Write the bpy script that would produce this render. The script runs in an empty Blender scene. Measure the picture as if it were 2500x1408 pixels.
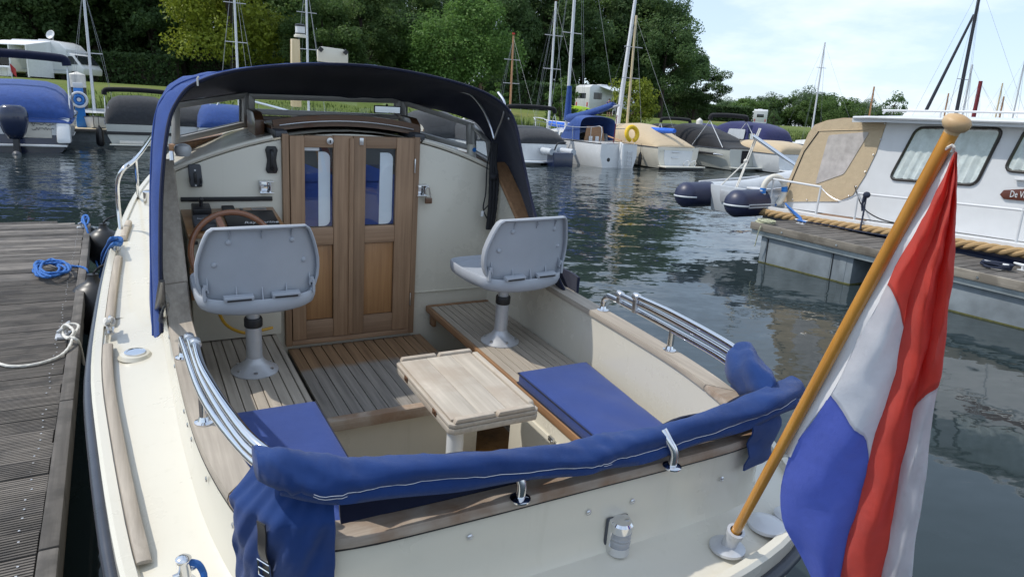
import bpy, bmesh, math, random
import numpy as np
from mathutils import Vector, Matrix
random.seed(7)
SC = bpy.context.scene
COL = SC.collection
# ------------------------------------------------------------------ camera, sky, sun, exposure
WATER = 0.0
CAMZ = 2.1
FPX = 1700.0; CX, CY = 1250.0, 704.0
PITCH = math.radians(14.0); ROLL = math.radians(2.9)
_fw = np.array([0, math.cos(PITCH), -math.sin(PITCH)]); _rt = np.array([1., 0, 0]); _up = np.cross(_rt, _fw)
_rx = _rt*math.cos(ROLL) + _up*math.sin(ROLL); _ux = -_rt*math.sin(ROLL) + _up*math.cos(ROLL)
CAM = np.array([0, 0, CAMZ])
cd = bpy.data.cameras.new('camera'); cam = bpy.data.objects.new('camera', cd); COL.objects.link(cam)
cam.matrix_world = Matrix(((_rx[0], _ux[0], -_fw[0], 0), (_rx[1], _ux[1], -_fw[1], 0), (_rx[2], _ux[2], -_fw[2], CAMZ), (0, 0, 0, 1)))
cd.sensor_fit = 'HORIZONTAL'; cd.sensor_width = 36.0; cd.lens = 36.0*FPX/2500.0
cd.clip_start = 0.05; cd.clip_end = 3000
SC.camera = cam
SUN_TO = Vector((-0.742, -0.013, 1.03)).normalized()      # direction towards the sun
w = bpy.data.worlds.new('World'); SC.world = w; w.use_nodes = True
nt = w.node_tree; nt.nodes.clear()
out = nt.nodes.new('ShaderNodeOutputWorld'); bg = nt.nodes.new('ShaderNodeBackground')
sky = nt.nodes.new('ShaderNodeTexSky'); sky.sky_type = 'NISHITA'; sky.sun_disc = False
sky.sun_elevation = math.asin(SUN_TO.z); sky.sun_rotation = math.atan2(SUN_TO.x, SUN_TO.y)
sky.altitude = 0; sky.air_density = 1.0; sky.dust_density = 0.7; sky.ozone_density = 2.0
# thin summer cloud: noise over the whole dome, a function of direction only
tc = nt.nodes.new('ShaderNodeTexCoord'); sep = nt.nodes.new('ShaderNodeSeparateXYZ')
nt.links.new(tc.outputs['Generated'], sep.inputs[0])
zc = nt.nodes.new('ShaderNodeMath'); zc.operation = 'MAXIMUM'; zc.inputs[1].default_value = 0.0
nt.links.new(sep.outputs[2], zc.inputs[0])
za = nt.nodes.new('ShaderNodeMath'); za.operation = 'ADD'; za.inputs[1].default_value = 0.22; nt.links.new(zc.outputs[0], za.inputs[0])
comb = nt.nodes.new('ShaderNodeCombineXYZ')
for i in (0, 1):
    dv = nt.nodes.new('ShaderNodeMath'); dv.operation = 'DIVIDE'
    nt.links.new(sep.outputs[i], dv.inputs[0]); nt.links.new(za.outputs[0], dv.inputs[1]); nt.links.new(dv.outputs[0], comb.inputs[i])
nz = nt.nodes.new('ShaderNodeTexNoise'); nz.inputs['Scale'].default_value = 1.35; nz.inputs['Detail'].default_value = 7; nz.inputs['Roughness'].default_value = 0.58
nt.links.new(comb.outputs[0], nz.inputs['Vector'])
cr_ = nt.nodes.new('ShaderNodeValToRGB'); cr_.color_ramp.elements[0].position = 0.46; cr_.color_ramp.elements[1].position = 0.70
cr_.color_ramp.elements[0].color = (0.0, 0.0, 0.0, 1); cr_.color_ramp.elements[1].color = (0.75, 0.75, 0.75, 1)
nt.links.new(nz.outputs[0], cr_.inputs[0])
hz = nt.nodes.new('ShaderNodeMix'); hz.data_type = 'RGBA'; hz.inputs[0].default_value = 0.72
nt.links.new(sky.outputs[0], hz.inputs[6]); hz.inputs[7].default_value = (2.75, 3.35, 4.2, 1)          # thin high haze over the whole dome
mx = nt.nodes.new('ShaderNodeMix'); mx.data_type = 'RGBA'
nt.links.new(cr_.outputs[0], mx.inputs[0]); nt.links.new(hz.outputs[2], mx.inputs[6]); mx.inputs[7].default_value = (4.7, 5.0, 5.3, 1)
nt.links.new(mx.outputs[2], bg.inputs[0]); bg.inputs[1].default_value = 0.15
nt.links.new(bg.outputs[0], out.inputs[0])
sd = bpy.data.lights.new('sun', 'SUN'); sd.energy = 2.0; sd.angle = math.radians(0.8); sd.color = (1.0, 0.95, 0.87)
sun = bpy.data.objects.new('sun', sd); COL.objects.link(sun)
sun.rotation_euler = (-SUN_TO).to_track_quat('-Z', 'Y').to_euler(); sun.location = (-20, 0, 30)
SC.view_settings.view_transform = 'Standard'; SC.view_settings.look = 'None'; SC.view_settings.gamma = 1.0
SC.view_settings.use_curve_mapping = False; SC.view_settings.exposure = 0.72
# ------------------------------------------------------------------ geometry helpers
def ray(px, py):
    d = _fw + _rx*(px-CX)/FPX - _ux*(py-CY)/FPX
    return d/np.linalg.norm(d)
def WZ(px, py, z):            # photo direction met with the level z
    d = ray(px, py); return CAM + d*((z-CAMZ)/d[2])
def WH(px, py, r):            # photo direction at horizontal range r
    d = ray(px, py); return CAM + d*(r/math.hypot(d[0], d[1]))
_F = ray(280, 85); _T = ray(4400, 425); _T = _T-_F*(_T@_F); _T /= np.linalg.norm(_T); _N = np.cross(_T, _F)
BM = np.array([_T, _F, _N])   # rows: starboard, forward, up of the moored boat
def BZ(px, py, z): d = BM@ray(px, py); return d*(z/d[2])
def BX(px, py, x): d = BM@ray(px, py); return d*(x/d[0])
def BY(px, py, y): d = BM@ray(px, py); return d*(y/d[1])
BOATM = Matrix(((_T[0], _F[0], _N[0], 0), (_T[1], _F[1], _N[1], 0), (_T[2], _F[2], _N[2], CAMZ), (0, 0, 0, 1)))
def b2w(p): return np.asarray(p)@BM + CAM
def V(*a): return np.array(a, float)
def crs(P, n=6, closed=False):      # Catmull-Rom through points
    P = [np.asarray(p, float) for p in P]; N = len(P); o = []
    R = range(N if closed else N-1)
    for i in R:
        if closed: a, b, c, d = P[i-1], P[i], P[(i+1) % N], P[(i+2) % N]
        else: a, b, c, d = P[max(i-1, 0)], P[i], P[i+1], P[min(i+2, N-1)]
        for k in range(n):
            t = k/n
            o.append(.5*((2*b)+(c-a)*t+(2*a-5*b+4*c-d)*t*t+(3*b-a-3*c+d)*t**3))
    if not closed: o.append(P[-1])
    return o
def rot(axis, a):
    return np.array(Matrix.Rotation(a, 3, axis))
class MB:
    def __init__(s): s.v = []; s.f = []
    def add(s, vs, fs):
        o = len(s.v); s.v += [tuple(map(float, p)) for p in vs]; s.f += [tuple(o+i for i in f) for f in fs]; return s
    def hexa(s, p):     # 8 points: bottom 4 ccw, top 4 ccw
        return s.add(p, [(3, 2, 1, 0), (4, 5, 6, 7), (0, 1, 5, 4), (1, 2, 6, 5), (2, 3, 7, 6), (3, 0, 4, 7)])
    def box(s, c, d, R=None):
        c = np.asarray(c, float); x, y, z = [k/2 for k in d]
        P = [(-x, -y, -z), (x, -y, -z), (x, y, -z), (-x, y, -z), (-x, -y, z), (x, -y, z), (x, y, z), (-x, y, z)]
        if R is not None: P = [R@np.array(p) for p in P]
        return s.hexa([c+np.array(p) for p in P])
    def bar(s, a, b, w, h, upv=(0, 0, 1)):     # rectangular bar from a to b
        a = np.asarray(a, float); b = np.asarray(b, float); t = b-a; t /= np.linalg.norm(t)
        sx = np.cross(t, upv); sx /= np.linalg.norm(sx); u = np.cross(sx, t)
        q = lambda p: [p-sx*w/2-u*h/2, p+sx*w/2-u*h/2, p+sx*w/2+u*h/2, p-sx*w/2+u*h/2]
        return s.loft([q(a), q(b)], True, True)
    def loft(s, rings, closed=True, caps=True):
        n = len(rings[0]); o = len(s.v)
        for r in rings: s.v += [tuple(map(float, p)) for p in r]
        m = n if closed else n-1
        for i in range(len(rings)-1):
            for j in range(m):
                k = (j+1) % n; s.f.append((o+i*n+j, o+i*n+k, o+(i+1)*n+k, o+(i+1)*n+j))
        if caps and closed:
            s.f.append(tuple(o+j for j in reversed(range(n)))); s.f.append(tuple(o+(len(rings)-1)*n+j for j in range(n)))
        return s
    def tube(s, P, r, n=8, caps=True, closed=False):
        P = [np.asarray(p, float) for p in P]; N = len(P)
        rr = r if hasattr(r, '__len__') else [r]*N
        T = []
        for i in range(N):
            a = P[i-1] if (i > 0 or closed) else P[i]; b = P[(i+1) % N] if (i < N-1 or closed) else P[i]
            t = b-a; T.append(t/(np.linalg.norm(t)+1e-12))
        u = np.cross(T[0], (0, 0, 1.)); 
        if np.linalg.norm(u) < 1e-3: u = np.cross(T[0], (1., 0, 0))
        u /= np.linalg.norm(u); rings = []
        for i in range(N):
            u = u-T[i]*(u@T[i]); u /= np.linalg.norm(u); w_ = np.cross(T[i], u)
            rings.append([P[i]+rr[i]*(u*math.cos(2*math.pi*k/n)+w_*math.sin(2*math.pi*k/n)) for k in range(n)])
        if closed: rings.append(rings[0]); caps = False
        return s.loft(rings, True, caps)
    def lathe(s, prof, n=20, c=(0, 0, 0), R=None):     # prof: (radius, z)
        c = np.asarray(c, float); rings = []
        for r, z in prof:
            ring = [np.array((r*math.cos(2*math.pi*k/n), r*math.sin(2*math.pi*k/n), z)) for k in range(n)]
            rings.append([c+(R@p if R is not None else p) for p in ring])
        return s.loft(rings, True, True)
    def prism(s, poly, off):       # polygon of 3d points pushed by off
        off = np.asarray(off, float); n = len(poly); A = [np.asarray(p, float) for p in poly]
        return s.add(A+[p+off for p in A], [tuple(reversed(range(n))), tuple(range(n, 2*n))]+[(i, (i+1) % n, n+(i+1) % n, n+i) for i in range(n)])
    def sheet(s, G, th=0.0):       # grid of points [i][j] -> surface, with thickness
        G = np.array(G, float); a, b = G.shape[:2]
        if th:
            du = np.gradient(G, axis=0); dv = np.gradient(G, axis=1); nn = np.cross(du, dv)
            nn /= (np.linalg.norm(nn, axis=2, keepdims=True)+1e-9)
            Q = G-nn*th; o = len(s.v)
            s.v += [tuple(p) for p in G.reshape(-1, 3)]+[tuple(p) for p in Q.reshape(-1, 3)]; k = a*b
            for i in range(a-1):
                for j in range(b-1):
                    q = (i*b+j, (i+1)*b+j, (i+1)*b+j+1, i*b+j+1)
                    s.f.append(tuple(o+x for x in q)); s.f.append(tuple(o+k+x for x in reversed(q)))
            rim = [i*b for i in range(a)]+[(a-1)*b+j for j in range(1, b)]+[i*b+b-1 for i in range(a-2, -1, -1)]+[j for j in range(b-2, 0, -1)]
            for x, y in zip(rim, rim[1:]+rim[:1]): s.f.append((o+y, o+x, o+k+x, o+k+y))
        else:
            o = len(s.v); s.v += [tuple(p) for p in G.reshape(-1, 3)]
            for i in range(a-1):
                for j in range(b-1): s.f.append((o+i*b+j, o+(i+1)*b+j, o+(i+1)*b+j+1, o+i*b+j+1))
        return s
    def ball(s, c, r, n=12, m=8):
        rx_, ry_, rz_ = r if hasattr(r, '__len__') else (r, r, r)
        rings = []
        for i in range(m+1):
            a = -math.pi/2+math.pi*(0.02+0.96*i/m)
            rings.append([np.asarray(c, float)+np.array((rx_*math.cos(a)*math.cos(2*math.pi*k/n), ry_*math.cos(a)*math.sin(2*math.pi*k/n), rz_*math.sin(a))) for k in range(n)])
        return s.loft(rings, True, True)
    def mesh(s, name, bev=0, seg=2, smooth=38, off=None):
        me = bpy.data.meshes.new(name)
        vs = s.v if off is None else [(a-off[0], b-off[1], c-off[2]) for a, b, c in s.v]
        me.from_pydata(vs, [], s.f); me.validate()
        bm = bmesh.new(); bm.from_mesh(me)
        bmesh.ops.recalc_face_normals(bm, faces=bm.faces)
        if bev:
            ed = [e for e in bm.edges if len(e.link_faces) == 2 and e.calc_face_angle(0) > 0.5]
            bmesh.ops.bevel(bm, geom=ed, offset=bev, segments=seg, affect='EDGES', profile=0.5, clamp_overlap=True)
        bm.to_mesh(me); bm.free()
        if smooth:
            me.polygons.foreach_set('use_smooth', [True]*len(me.polygons)); me.set_sharp_from_angle(angle=math.radians(smooth))
        return me
    def obj(s, name, mat, parent=None, bev=0, seg=2, smooth=38, off=None):
        return link(name, s.mesh(name, bev, seg, smooth, off), mat, parent)
def link(name, me, mat=None, parent=None, loc=None):
    o = bpy.data.objects.new(name, me); COL.objects.link(o)
    if mat is not None and me is not None and not me.materials: me.materials.append(mat)
    if parent is not None: o.parent = parent
    if loc is not None: o.location = loc
    return o
def tag(o, label=None, cat=None, group=None, kind=None):
    if label: o['label'] = label
    if cat: o['category'] = cat
    if group: o['group'] = group
    if kind: o['kind'] = kind
    return o
def root(name, label, cat, M, group=None):
    o = bpy.data.objects.new(name, None); COL.objects.link(o); o.empty_display_size = 0.1
    if not isinstance(M, Matrix): M = Matrix.Translation(Vector(M))
    o.matrix_world = M; return tag(o, label, cat, group)
def yawM(p, a): return Matrix.Translation(Vector([float(x) for x in p])) @ Matrix.Rotation(a, 4, 'Z')
def bootM(p):       # a frame with the boat's attitude, at boat point p
    return BOATM @ Matrix.Translation(Vector([float(x) for x in p]))
# ------------------------------------------------------------------ materials
def newmat(name):
    m = bpy.data.materials.new(name); m.use_nodes = True; return m, m.node_tree, m.node_tree.nodes['Principled BSDF']
def nd(t, k, **kw):
    n = t.nodes.new(k)
    for a, b in kw.items(): setattr(n, a, b)
    return n
def setin(n, d):
    for k, v in d.items(): n.inputs[k].default_value = v
def ramp(t, stops, fac):
    r = nd(t, 'ShaderNodeValToRGB'); e = r.color_ramp.elements
    while len(e) < len(stops): e.new(0.5)
    for i, (p, c) in enumerate(stops): e[i].position = p; e[i].color = (*c, 1) if len(c) == 3 else c
    t.links.new(fac, r.inputs[0]); return r
def mix(t, fac, a, b, mode='MIX'):
    m = nd(t, 'ShaderNodeMix', data_type='RGBA', blend_type=mode)
    for s_, v in ((0, fac), (6, a), (7, b)):
        if hasattr(v, 'is_linked') or isinstance(v, bpy.types.NodeSocket): t.links.new(v, m.inputs[s_])
        else: m.inputs[s_].default_value = v if s_ == 0 else (*v, 1)
    return m.outputs[2]
def coords(t, scale=(1, 1, 1), rnd=True, kind='Object'):
    c = nd(t, 'ShaderNodeTexCoord'); mp = nd(t, 'ShaderNodeMapping'); mp.inputs['Scale'].default_value = scale
    if rnd:
        oi = nd(t, 'ShaderNodeObjectInfo'); mu = nd(t, 'ShaderNodeMath', operation='MULTIPLY'); mu.inputs[1].default_value = 37.0
        t.links.new(oi.outputs['Random'], mu.inputs[0])
        ad = nd(t, 'ShaderNodeVectorMath', operation='ADD'); t.links.new(c.outputs[kind], ad.inputs[0]); t.links.new(mu.outputs[0], ad.inputs[1])
        t.links.new(ad.outputs[0], mp.inputs[0])
    else: t.links.new(c.outputs[kind], mp.inputs[0])
    return mp.outputs[0]
def noise(t, vec, scale, detail=4, rough=0.55):
    n = nd(t, 'ShaderNodeTexNoise'); setin(n, {'Scale': scale, 'Detail': detail, 'Roughness': rough}); t.links.new(vec, n.inputs['Vector']); return n.outputs[0]
def bump(t, b, h, strength, dist=0.01):
    bn = nd(t, 'ShaderNodeBump'); setin(bn, {'Strength': strength, 'Distance': dist}); t.links.new(h, bn.inputs['Height']); t.links.new(bn.outputs[0], b.inputs['Normal']); return bn
def plain(name, col, rough=0.45, metal=0, coat=0, var=0.08, vscale=6, spec=None, bmp=0, bscale=200, alpha=1):
    m, t, b = newmat(name); setin(b, {'Roughness': rough, 'Metallic': metal, 'Coat Weight': coat, 'Coat Roughness': 0.06})
    if spec is not None: b.inputs['Specular IOR Level'].default_value = spec
    v = coords(t)
    if var:
        n = noise(t, v, vscale, 5)
        r = ramp(t, [(0.3, [c*(1-var) for c in col]), (0.7, [min(c*(1+var), 1) for c in col])], n); t.links.new(r.outputs[0], b.inputs['Base Color'])
        rr = nd(t, 'ShaderNodeMapRange'); setin(rr, {'To Min': max(rough-0.06, 0.02), 'To Max': rough+0.08}); t.links.new(n, rr.inputs[0]); t.links.new(rr.outputs[0], b.inputs['Roughness'])
    else: b.inputs['Base Color'].default_value = (*col, 1)
    if bmp: bump(t, b, noise(t, v, bscale, 2), bmp, 0.002)
    return m
def wood(name, dark, light, axis=1, rough=0.6, scale=1.0, coat=0, blotch=None, bmp=0.25, randtint=0.25):
    m, t, b = newmat(name); setin(b, {'Roughness': rough, 'Coat Weight': coat})
    sc = [55*scale]*3; sc[axis] = 2.2*scale
    v = coords(t, tuple(sc)); n = noise(t, v, 1.0, 6, 0.62)
    v2 = coords(t, (3, 3, 3)); n2 = noise(t, v2, 1.3, 4)
    r = ramp(t, [(0.28, dark), (0.52, [(a+c)/2 for a, c in zip(dark, light)]), (0.72, light)], n)
    c = mix(t, 0.35, r.outputs[0], ramp(t, [(0.3, [x*0.75 for x in light]), (0.7, [min(1, x*1.15) for x in light])], n2).outputs[0], 'MIX')
    if blotch: c = mix(t, ramp(t, [(0.48, (0, 0, 0)), (0.62, (.75, .75, .75))], noise(t, coords(t, (5, 5, 5)), 1.0, 5)).outputs[0], c, blotch)
    oi = nd(t, 'ShaderNodeObjectInfo'); mr = nd(t, 'ShaderNodeMapRange'); setin(mr, {'To Min': 1-randtint, 'To Max': 1+randtint*0.6}); t.links.new(oi.outputs['Random'], mr.inputs[0])
    vm = nd(t, 'ShaderNodeVectorMath', operation='SCALE'); t.links.new(c, vm.inputs[0]); t.links.new(mr.outputs[0], vm.inputs['Scale'])
    t.links.new(vm.outputs[0], b.inputs['Base Color'])
    if bmp: bump(t, b, n, bmp, 0.002)
    return m
def fabric(name, col, rough=0.85, fold=0.0, weave=900, var=0.12):
    m, t, b = newmat(name); setin(b, {'Roughness': rough, 'Sheen Weight': 0.15, 'Specular IOR Level': 0.2})
    v = coords(t); n = noise(t, v, 9, 5, 0.6)
    r = ramp(t, [(0.25, [c*(1-var*2) for c in col]), (0.6, col), (0.85, [min(1, c*(1+var)+0.006) for c in col])], n); t.links.new(r.outputs[0], b.inputs['Base Color'])
    w1 = noise(t, v, weave, 1)
    if fold:
        f = noise(t, coords(t, (1, 1, 1)), 7, 3, 0.5)
        ad = nd(t, 'ShaderNodeMath', operation='MULTIPLY_ADD'); ad.inputs[1].default_value = 12*fold; t.links.new(f, ad.inputs[0]); t.links.new(w1, ad.inputs[2])
        bump(t, b, ad.outputs[0], 0.5, 0.004)
    else: bump(t, b, w1, 0.25, 0.001)
    return m
def glass(name, tint=(1, 1, 1), rough=0.02, alpha=0.12):
    m, t, b = newmat(name); t.nodes.remove(b)
    o = t.nodes['Material Output']; tr = nd(t, 'ShaderNodeBsdfTransparent'); gl = nd(t, 'ShaderNodeBsdfGlossy'); ms = nd(t, 'ShaderNodeMixShader')
    tr.inputs[0].default_value = (*tint, 1); gl.inputs['Roughness'].default_value = rough
    lw = nd(t, 'ShaderNodeLayerWeight'); lw.inputs[0].default_value = 0.5; pw = nd(t, 'ShaderNodeMath', operation='POWER'); pw.inputs[1].default_value = 4.0; t.links.new(lw.outputs['Facing'], pw.inputs[0])
    fr = nd(t, 'ShaderNodeMath', operation='MULTIPLY_ADD'); fr.inputs[1].default_value = 0.85; fr.inputs[2].default_value = 0.045; t.links.new(pw.outputs[0], fr.inputs[0])
    t.links.new(fr.outputs[0], ms.inputs[0]); t.links.new(tr.outputs[0], ms.inputs[1]); t.links.new(gl.outputs[0], ms.inputs[2]); t.links.new(ms.outputs[0], o.inputs[0])
    return m
M = {}
def gelcoat(name, col):
    m, t, b = newmat(name); setin(b, {'Roughness': 0.3, 'Coat Weight': 0.3, 'Coat Roughness': 0.08})
    v = coords(t, rnd=False); n1 = noise(t, v, 1.7, 6, 0.65); n2 = noise(t, v, 11, 6, 0.7); n3 = noise(t, coords(t, (30, 30, 2.5), False), 1.0, 4, 0.6)
    c = ramp(t, [(0.3, [x*0.955 for x in col]), (0.7, col)], n1).outputs[0]
    c = mix(t, ramp(t, [(0.60, (0, 0, 0)), (0.82, (0.14, 0.14, 0.14))], n2).outputs[0], c, (col[0]*0.74, col[1]*0.70, col[2]*0.60))
    c = mix(t, ramp(t, [(0.58, (0, 0, 0)), (0.75, (0.16, 0.16, 0.16))], n3).outputs[0], c, (col[0]*0.72, col[1]*0.70, col[2]*0.64))
    t.links.new(c, b.inputs['Base Color']); mr = nd(t, 'ShaderNodeMapRange'); setin(mr, {'From Min': 0.3, 'From Max': 0.7, 'To Min': 0.22, 'To Max': 0.36}); t.links.new(n1, mr.inputs[0]); t.links.new(mr.outputs[0], b.inputs['Roughness'])
    bump(t, b, n1, 0.015, 0.01); return m
M['gel'] = gelcoat('cream_gelcoat', (0.64, 0.605, 0.51))
M['gelw'] = plain('white_gelcoat', (0.68, 0.69, 0.69), 0.25, coat=0.3, var=0.04, vscale=3)
M['gelg'] = plain('grey_gelcoat', (0.50, 0.51, 0.47), 0.3, coat=0.3, var=0.04, vscale=3)
M['gelb'] = plain('beige_gelcoat', (0.70, 0.66, 0.56), 0.3, coat=0.3, var=0.04, vscale=3)
M['navyhull'] = plain('navy_hull_paint', (0.012, 0.02, 0.055), 0.2, coat=0.5, var=0.1)
M['strake'] = plain('grey_rubber_strake', (0.030, 0.036, 0.052), 0.28, var=0.12, vscale=12)
M['rubber'] = plain('black_rubber', (0.012, 0.012, 0.014), 0.38, var=0.2)
M['blackp'] = plain('black_plastic', (0.016, 0.016, 0.018), 0.42, var=0.1)
M['darkgrey'] = plain('dark_grey_plastic', (0.06, 0.065, 0.075), 0.5, var=0.1)
M['greyp'] = plain('grey_plastic', (0.345, 0.37, 0.41), 0.48, var=0.05, vscale=8, bmp=0.12, bscale=350)
M['chrome'] = plain('polished_steel', (0.72, 0.73, 0.75), 0.09, metal=1, var=0)
M['steel'] = plain('satin_steel', (0.62, 0.63, 0.65), 0.28, metal=1, var=0.05)
M['alu'] = plain('brushed_aluminium', (0.52, 0.53, 0.55), 0.38, metal=0.35, var=0.06, vscale=30)
M['aluframe'] = plain('grey_window_frame', (0.40, 0.39, 0.375), 0.4, metal=0.3, var=0.06)
M['galv'] = plain('galvanised_float', (0.20, 0.23, 0.25), 0.6, metal=0.25, var=0.3, vscale=3)
M['wpaint'] = plain('white_paint', (0.62, 0.63, 0.64), 0.3, var=0.03, coat=0.2)
M['teak'] = wood('weathered_teak', (0.21, 0.178, 0.145), (0.47, 0.41, 0.335), 1, 0.7, randtint=0.1)
M['teakx'] = wood('weathered_teak_across', (0.22, 0.17, 0.13), (0.50, 0.42, 0.34), 0, 0.7, blotch=(0.24, 0.13, 0.065))
M['teakp'] = wood('silver_teak_platform', (0.19, 0.17, 0.15), (0.40, 0.36, 0.31), 1, 0.7)
M['teakb'] = wood('brown_teak', (0.15, 0.075, 0.034), (0.36, 0.20, 0.10), 1, 0.55)
M['teakd'] = wood('dark_varnished_teak', (0.055, 0.024, 0.012), (0.15, 0.072, 0.034), 0, 0.35, coat=0.3)
M['doorv'] = wood('door_teak_upright', (0.145, 0.082, 0.044), (0.37, 0.235, 0.14), 2, 0.6, randtint=0.18)
M['doorh'] = wood('door_teak_rail', (0.16, 0.094, 0.052), (0.39, 0.25, 0.155), 0, 0.6, randtint=0.18)
M['doorp'] = wood('door_panel_teak', (0.20, 0.092, 0.035), (0.44, 0.235, 0.10), 2, 0.5, coat=0.15, randtint=0.1)
M['table'] = wood('bleached_table_teak', (0.27, 0.232, 0.185), (0.53, 0.47, 0.39), 1, 0.8, blotch=(0.37, 0.305, 0.24), randtint=0.06)
M['tray'] = wood('varnished_tray', (0.22, 0.10, 0.04), (0.40, 0.21, 0.09), 0, 0.35, coat=0.3)
M['wheelw'] = wood('varnished_wheel', (0.14, 0.045, 0.015), (0.30, 0.115, 0.045), 0, 0.22, coat=0.6)
M['polew'] = wood('varnished_pole', (0.40, 0.16, 0.022), (0.60, 0.29, 0.055), 2, 0.25, scale=0.6, coat=0.5, randtint=0)
M['knobw'] = wood('worn_knob', (0.30, 0.14, 0.04), (0.52, 0.31, 0.12), 0, 0.5, scale=0.5, randtint=0, blotch=(0.58, 0.44, 0.27))
M['dock'] = wood('grey_jetty_board', (0.020, 0.017, 0.015), (0.225, 0.20, 0.175), 0, 0.85, scale=0.8, bmp=0.5, randtint=0.35, blotch=(0.075, 0.068, 0.063))
M['docky'] = wood('grey_jetty_edge', (0.04, 0.036, 0.033), (0.17, 0.155, 0.14), 1, 0.85, scale=0.7, bmp=0.5, blotch=(0.06, 0.055, 0.05))
M['caulk'] = plain('black_caulk', (0.012, 0.012, 0.013), 0.6, var=0)
M['canvas'] = fabric('blue_canvas', (0.019, 0.060, 0.245), fold=0.25)
M['canvasroll'] = fabric('blue_canvas_folded', (0.013, 0.045, 0.175), fold=0.9)
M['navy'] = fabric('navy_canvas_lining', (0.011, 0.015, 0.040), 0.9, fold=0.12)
M['cushion'] = fabric('blue_cushion_vinyl', (0.027, 0.058, 0.225), 0.55, fold=0.3, weave=500, var=0.06)
M['blackcv'] = fabric('black_canvas', (0.014, 0.014, 0.016), 0.85, fold=0.3)
M['greycv'] = fabric('charcoal_canvas', (0.045, 0.047, 0.052), 0.85, fold=0.3)
M['beigecv'] = fabric('beige_canvas', (0.50, 0.395, 0.26), 0.85, fold=0.5, var=0.035)
M['royal'] = fabric('royal_blue_canvas', (0.03, 0.075, 0.26), 0.8, fold=0.5)
M['bright'] = fabric('bright_blue_tarpaulin', (0.02, 0.13, 0.62), 0.6, fold=0.6)
M['purple'] = fabric('indigo_canvas', (0.026, 0.03, 0.105), 0.8, fold=0.4)
M['stitch'] = plain('white_thread', (0.7, 0.7, 0.72), 0.8, var=0)
M['bluerope'] = plain('blue_rope_fibre', (0.03, 0.13, 0.40), 0.85, var=0.3, vscale=60, bmp=0.9, bscale=180)
M['whiterope'] = plain('white_rope_fibre', (0.62, 0.60, 0.55), 0.85, var=0.15, vscale=40, bmp=0.8, bscale=220)
M['blackrope'] = plain('black_rope_fibre', (0.012, 0.013, 0.016), 0.8, var=0.2, bmp=0.8, bscale=200)
M['hemp'] = plain('hemp_rope', (0.36, 0.24, 0.115), 0.9, var=0.10, vscale=50, bmp=0.6, bscale=120)
M['glass'] = glass('clear_glass', (0.97, 0.98, 0.98))
M['glasst'] = glass('tinted_glass', (0.25, 0.27, 0.28))
M['vinyl'] = glass('clear_vinyl', (0.80, 0.80, 0.78), 0.12)
M['darkglass'] = plain('dark_window', (0.02, 0.024, 0.028), 0.05, var=0, coat=0.5)
M['bluish'] = plain('bluish_window', (0.09, 0.12, 0.16), 0.06, var=0.1, coat=0.5)
M['curtain'] = fabric('pale_curtain', (0.74, 0.78, 0.77), 0.9, fold=0.0)
M['red'] = plain('red_paint', (0.5, 0.03, 0.02), 0.4)
M['maroon'] = plain('maroon_sailcover', (0.16, 0.012, 0.02), 0.7)
M['yellow'] = plain('yellow_foam', (0.75, 0.48, 0.01), 0.55)
M['lime'] = plain('lime_board', (0.50, 0.72, 0.03), 0.35, var=0.02)
M['bluepost'] = plain('blue_power_post', (0.02, 0.18, 0.55), 0.35)
M['mat'] = fabric('coir_mat', (0.30, 0.15, 0.045), 0.95, fold=0.4, weave=300, var=0.3)
M['woodmast'] = wood('varnished_mast', (0.30, 0.13, 0.05), (0.46, 0.24, 0.11), 2, 0.35, coat=0.3, randtint=0.2)
M['ywoodmast'] = wood('pale_mast', (0.5, 0.38, 0.20), (0.66, 0.54, 0.33), 2, 0.35, coat=0.3, randtint=0.1)
M['pile'] = plain('mooring_pile_dark', (0.045, 0.042, 0.04), 0.7, var=0.25, vscale=4)
M['pilew'] = plain('pile_white_sleeve', (0.60, 0.58, 0.53), 0.5, var=0.15, vscale=4)
M['skin'] = plain('skin', (0.45, 0.26, 0.18), 0.55, var=0.05)
M['inside'] = plain('cabin_interior_shade', (0.10, 0.09, 0.08), 0.7)
def lens(c): return plain('lens', c, 0.1, coat=0.6, var=0)
M['mirror'] = plain('mirror_face', (0.85, 0.86, 0.87), 0.03, metal=1, var=0)
M['yhose'] = plain('yellow_hose', (0.55, 0.30, 0.02), 0.4)

M['galv2'] = plain('zinc_channel', (0.32, 0.36, 0.37), 0.5, metal=0.3, var=0.25, vscale=6)
M['algae'] = plain('algae', (0.075, 0.075, 0.018), 0.9, var=0.4, vscale=25, bmp=0.8, bscale=60)
M['dockl'] = wood('pale_weathered_beam', (0.10, 0.088, 0.07), (0.30, 0.27, 0.225), 0, 0.85, scale=0.6, bmp=0.5, blotch=(0.12, 0.105, 0.085))
M['navyrope'] = plain('navy_rope_fibre', (0.012, 0.018, 0.04), 0.8, var=0.2, bmp=0.8, bscale=200)
M['winframe'] = plain('dark_window_frame', (0.03, 0.025, 0.022), 0.35, var=0.1)
M['nameboard'] = plain('brown_name_board', (0.10, 0.028, 0.016), 0.35, var=0.1)
M['tentwin'] = plain('hazy_vinyl_window', (0.46, 0.42, 0.40), 0.12, var=0.18, vscale=7, coat=0.6)
M['cream'] = plain('cream_foam', (0.62, 0.59, 0.52), 0.6, var=0.06)
M['navytube'] = plain('navy_inflatable', (0.022, 0.027, 0.065), 0.42, var=0.1)
M['greytube'] = plain('grey_inflatable', (0.46, 0.49, 0.52), 0.45, var=0.06)
M['sail'] = plain('white_sailcloth', (0.75, 0.76, 0.78), 0.7, var=0.05)
M['orange'] = plain('orange_plastic', (0.7, 0.2, 0.02), 0.4)

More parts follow.
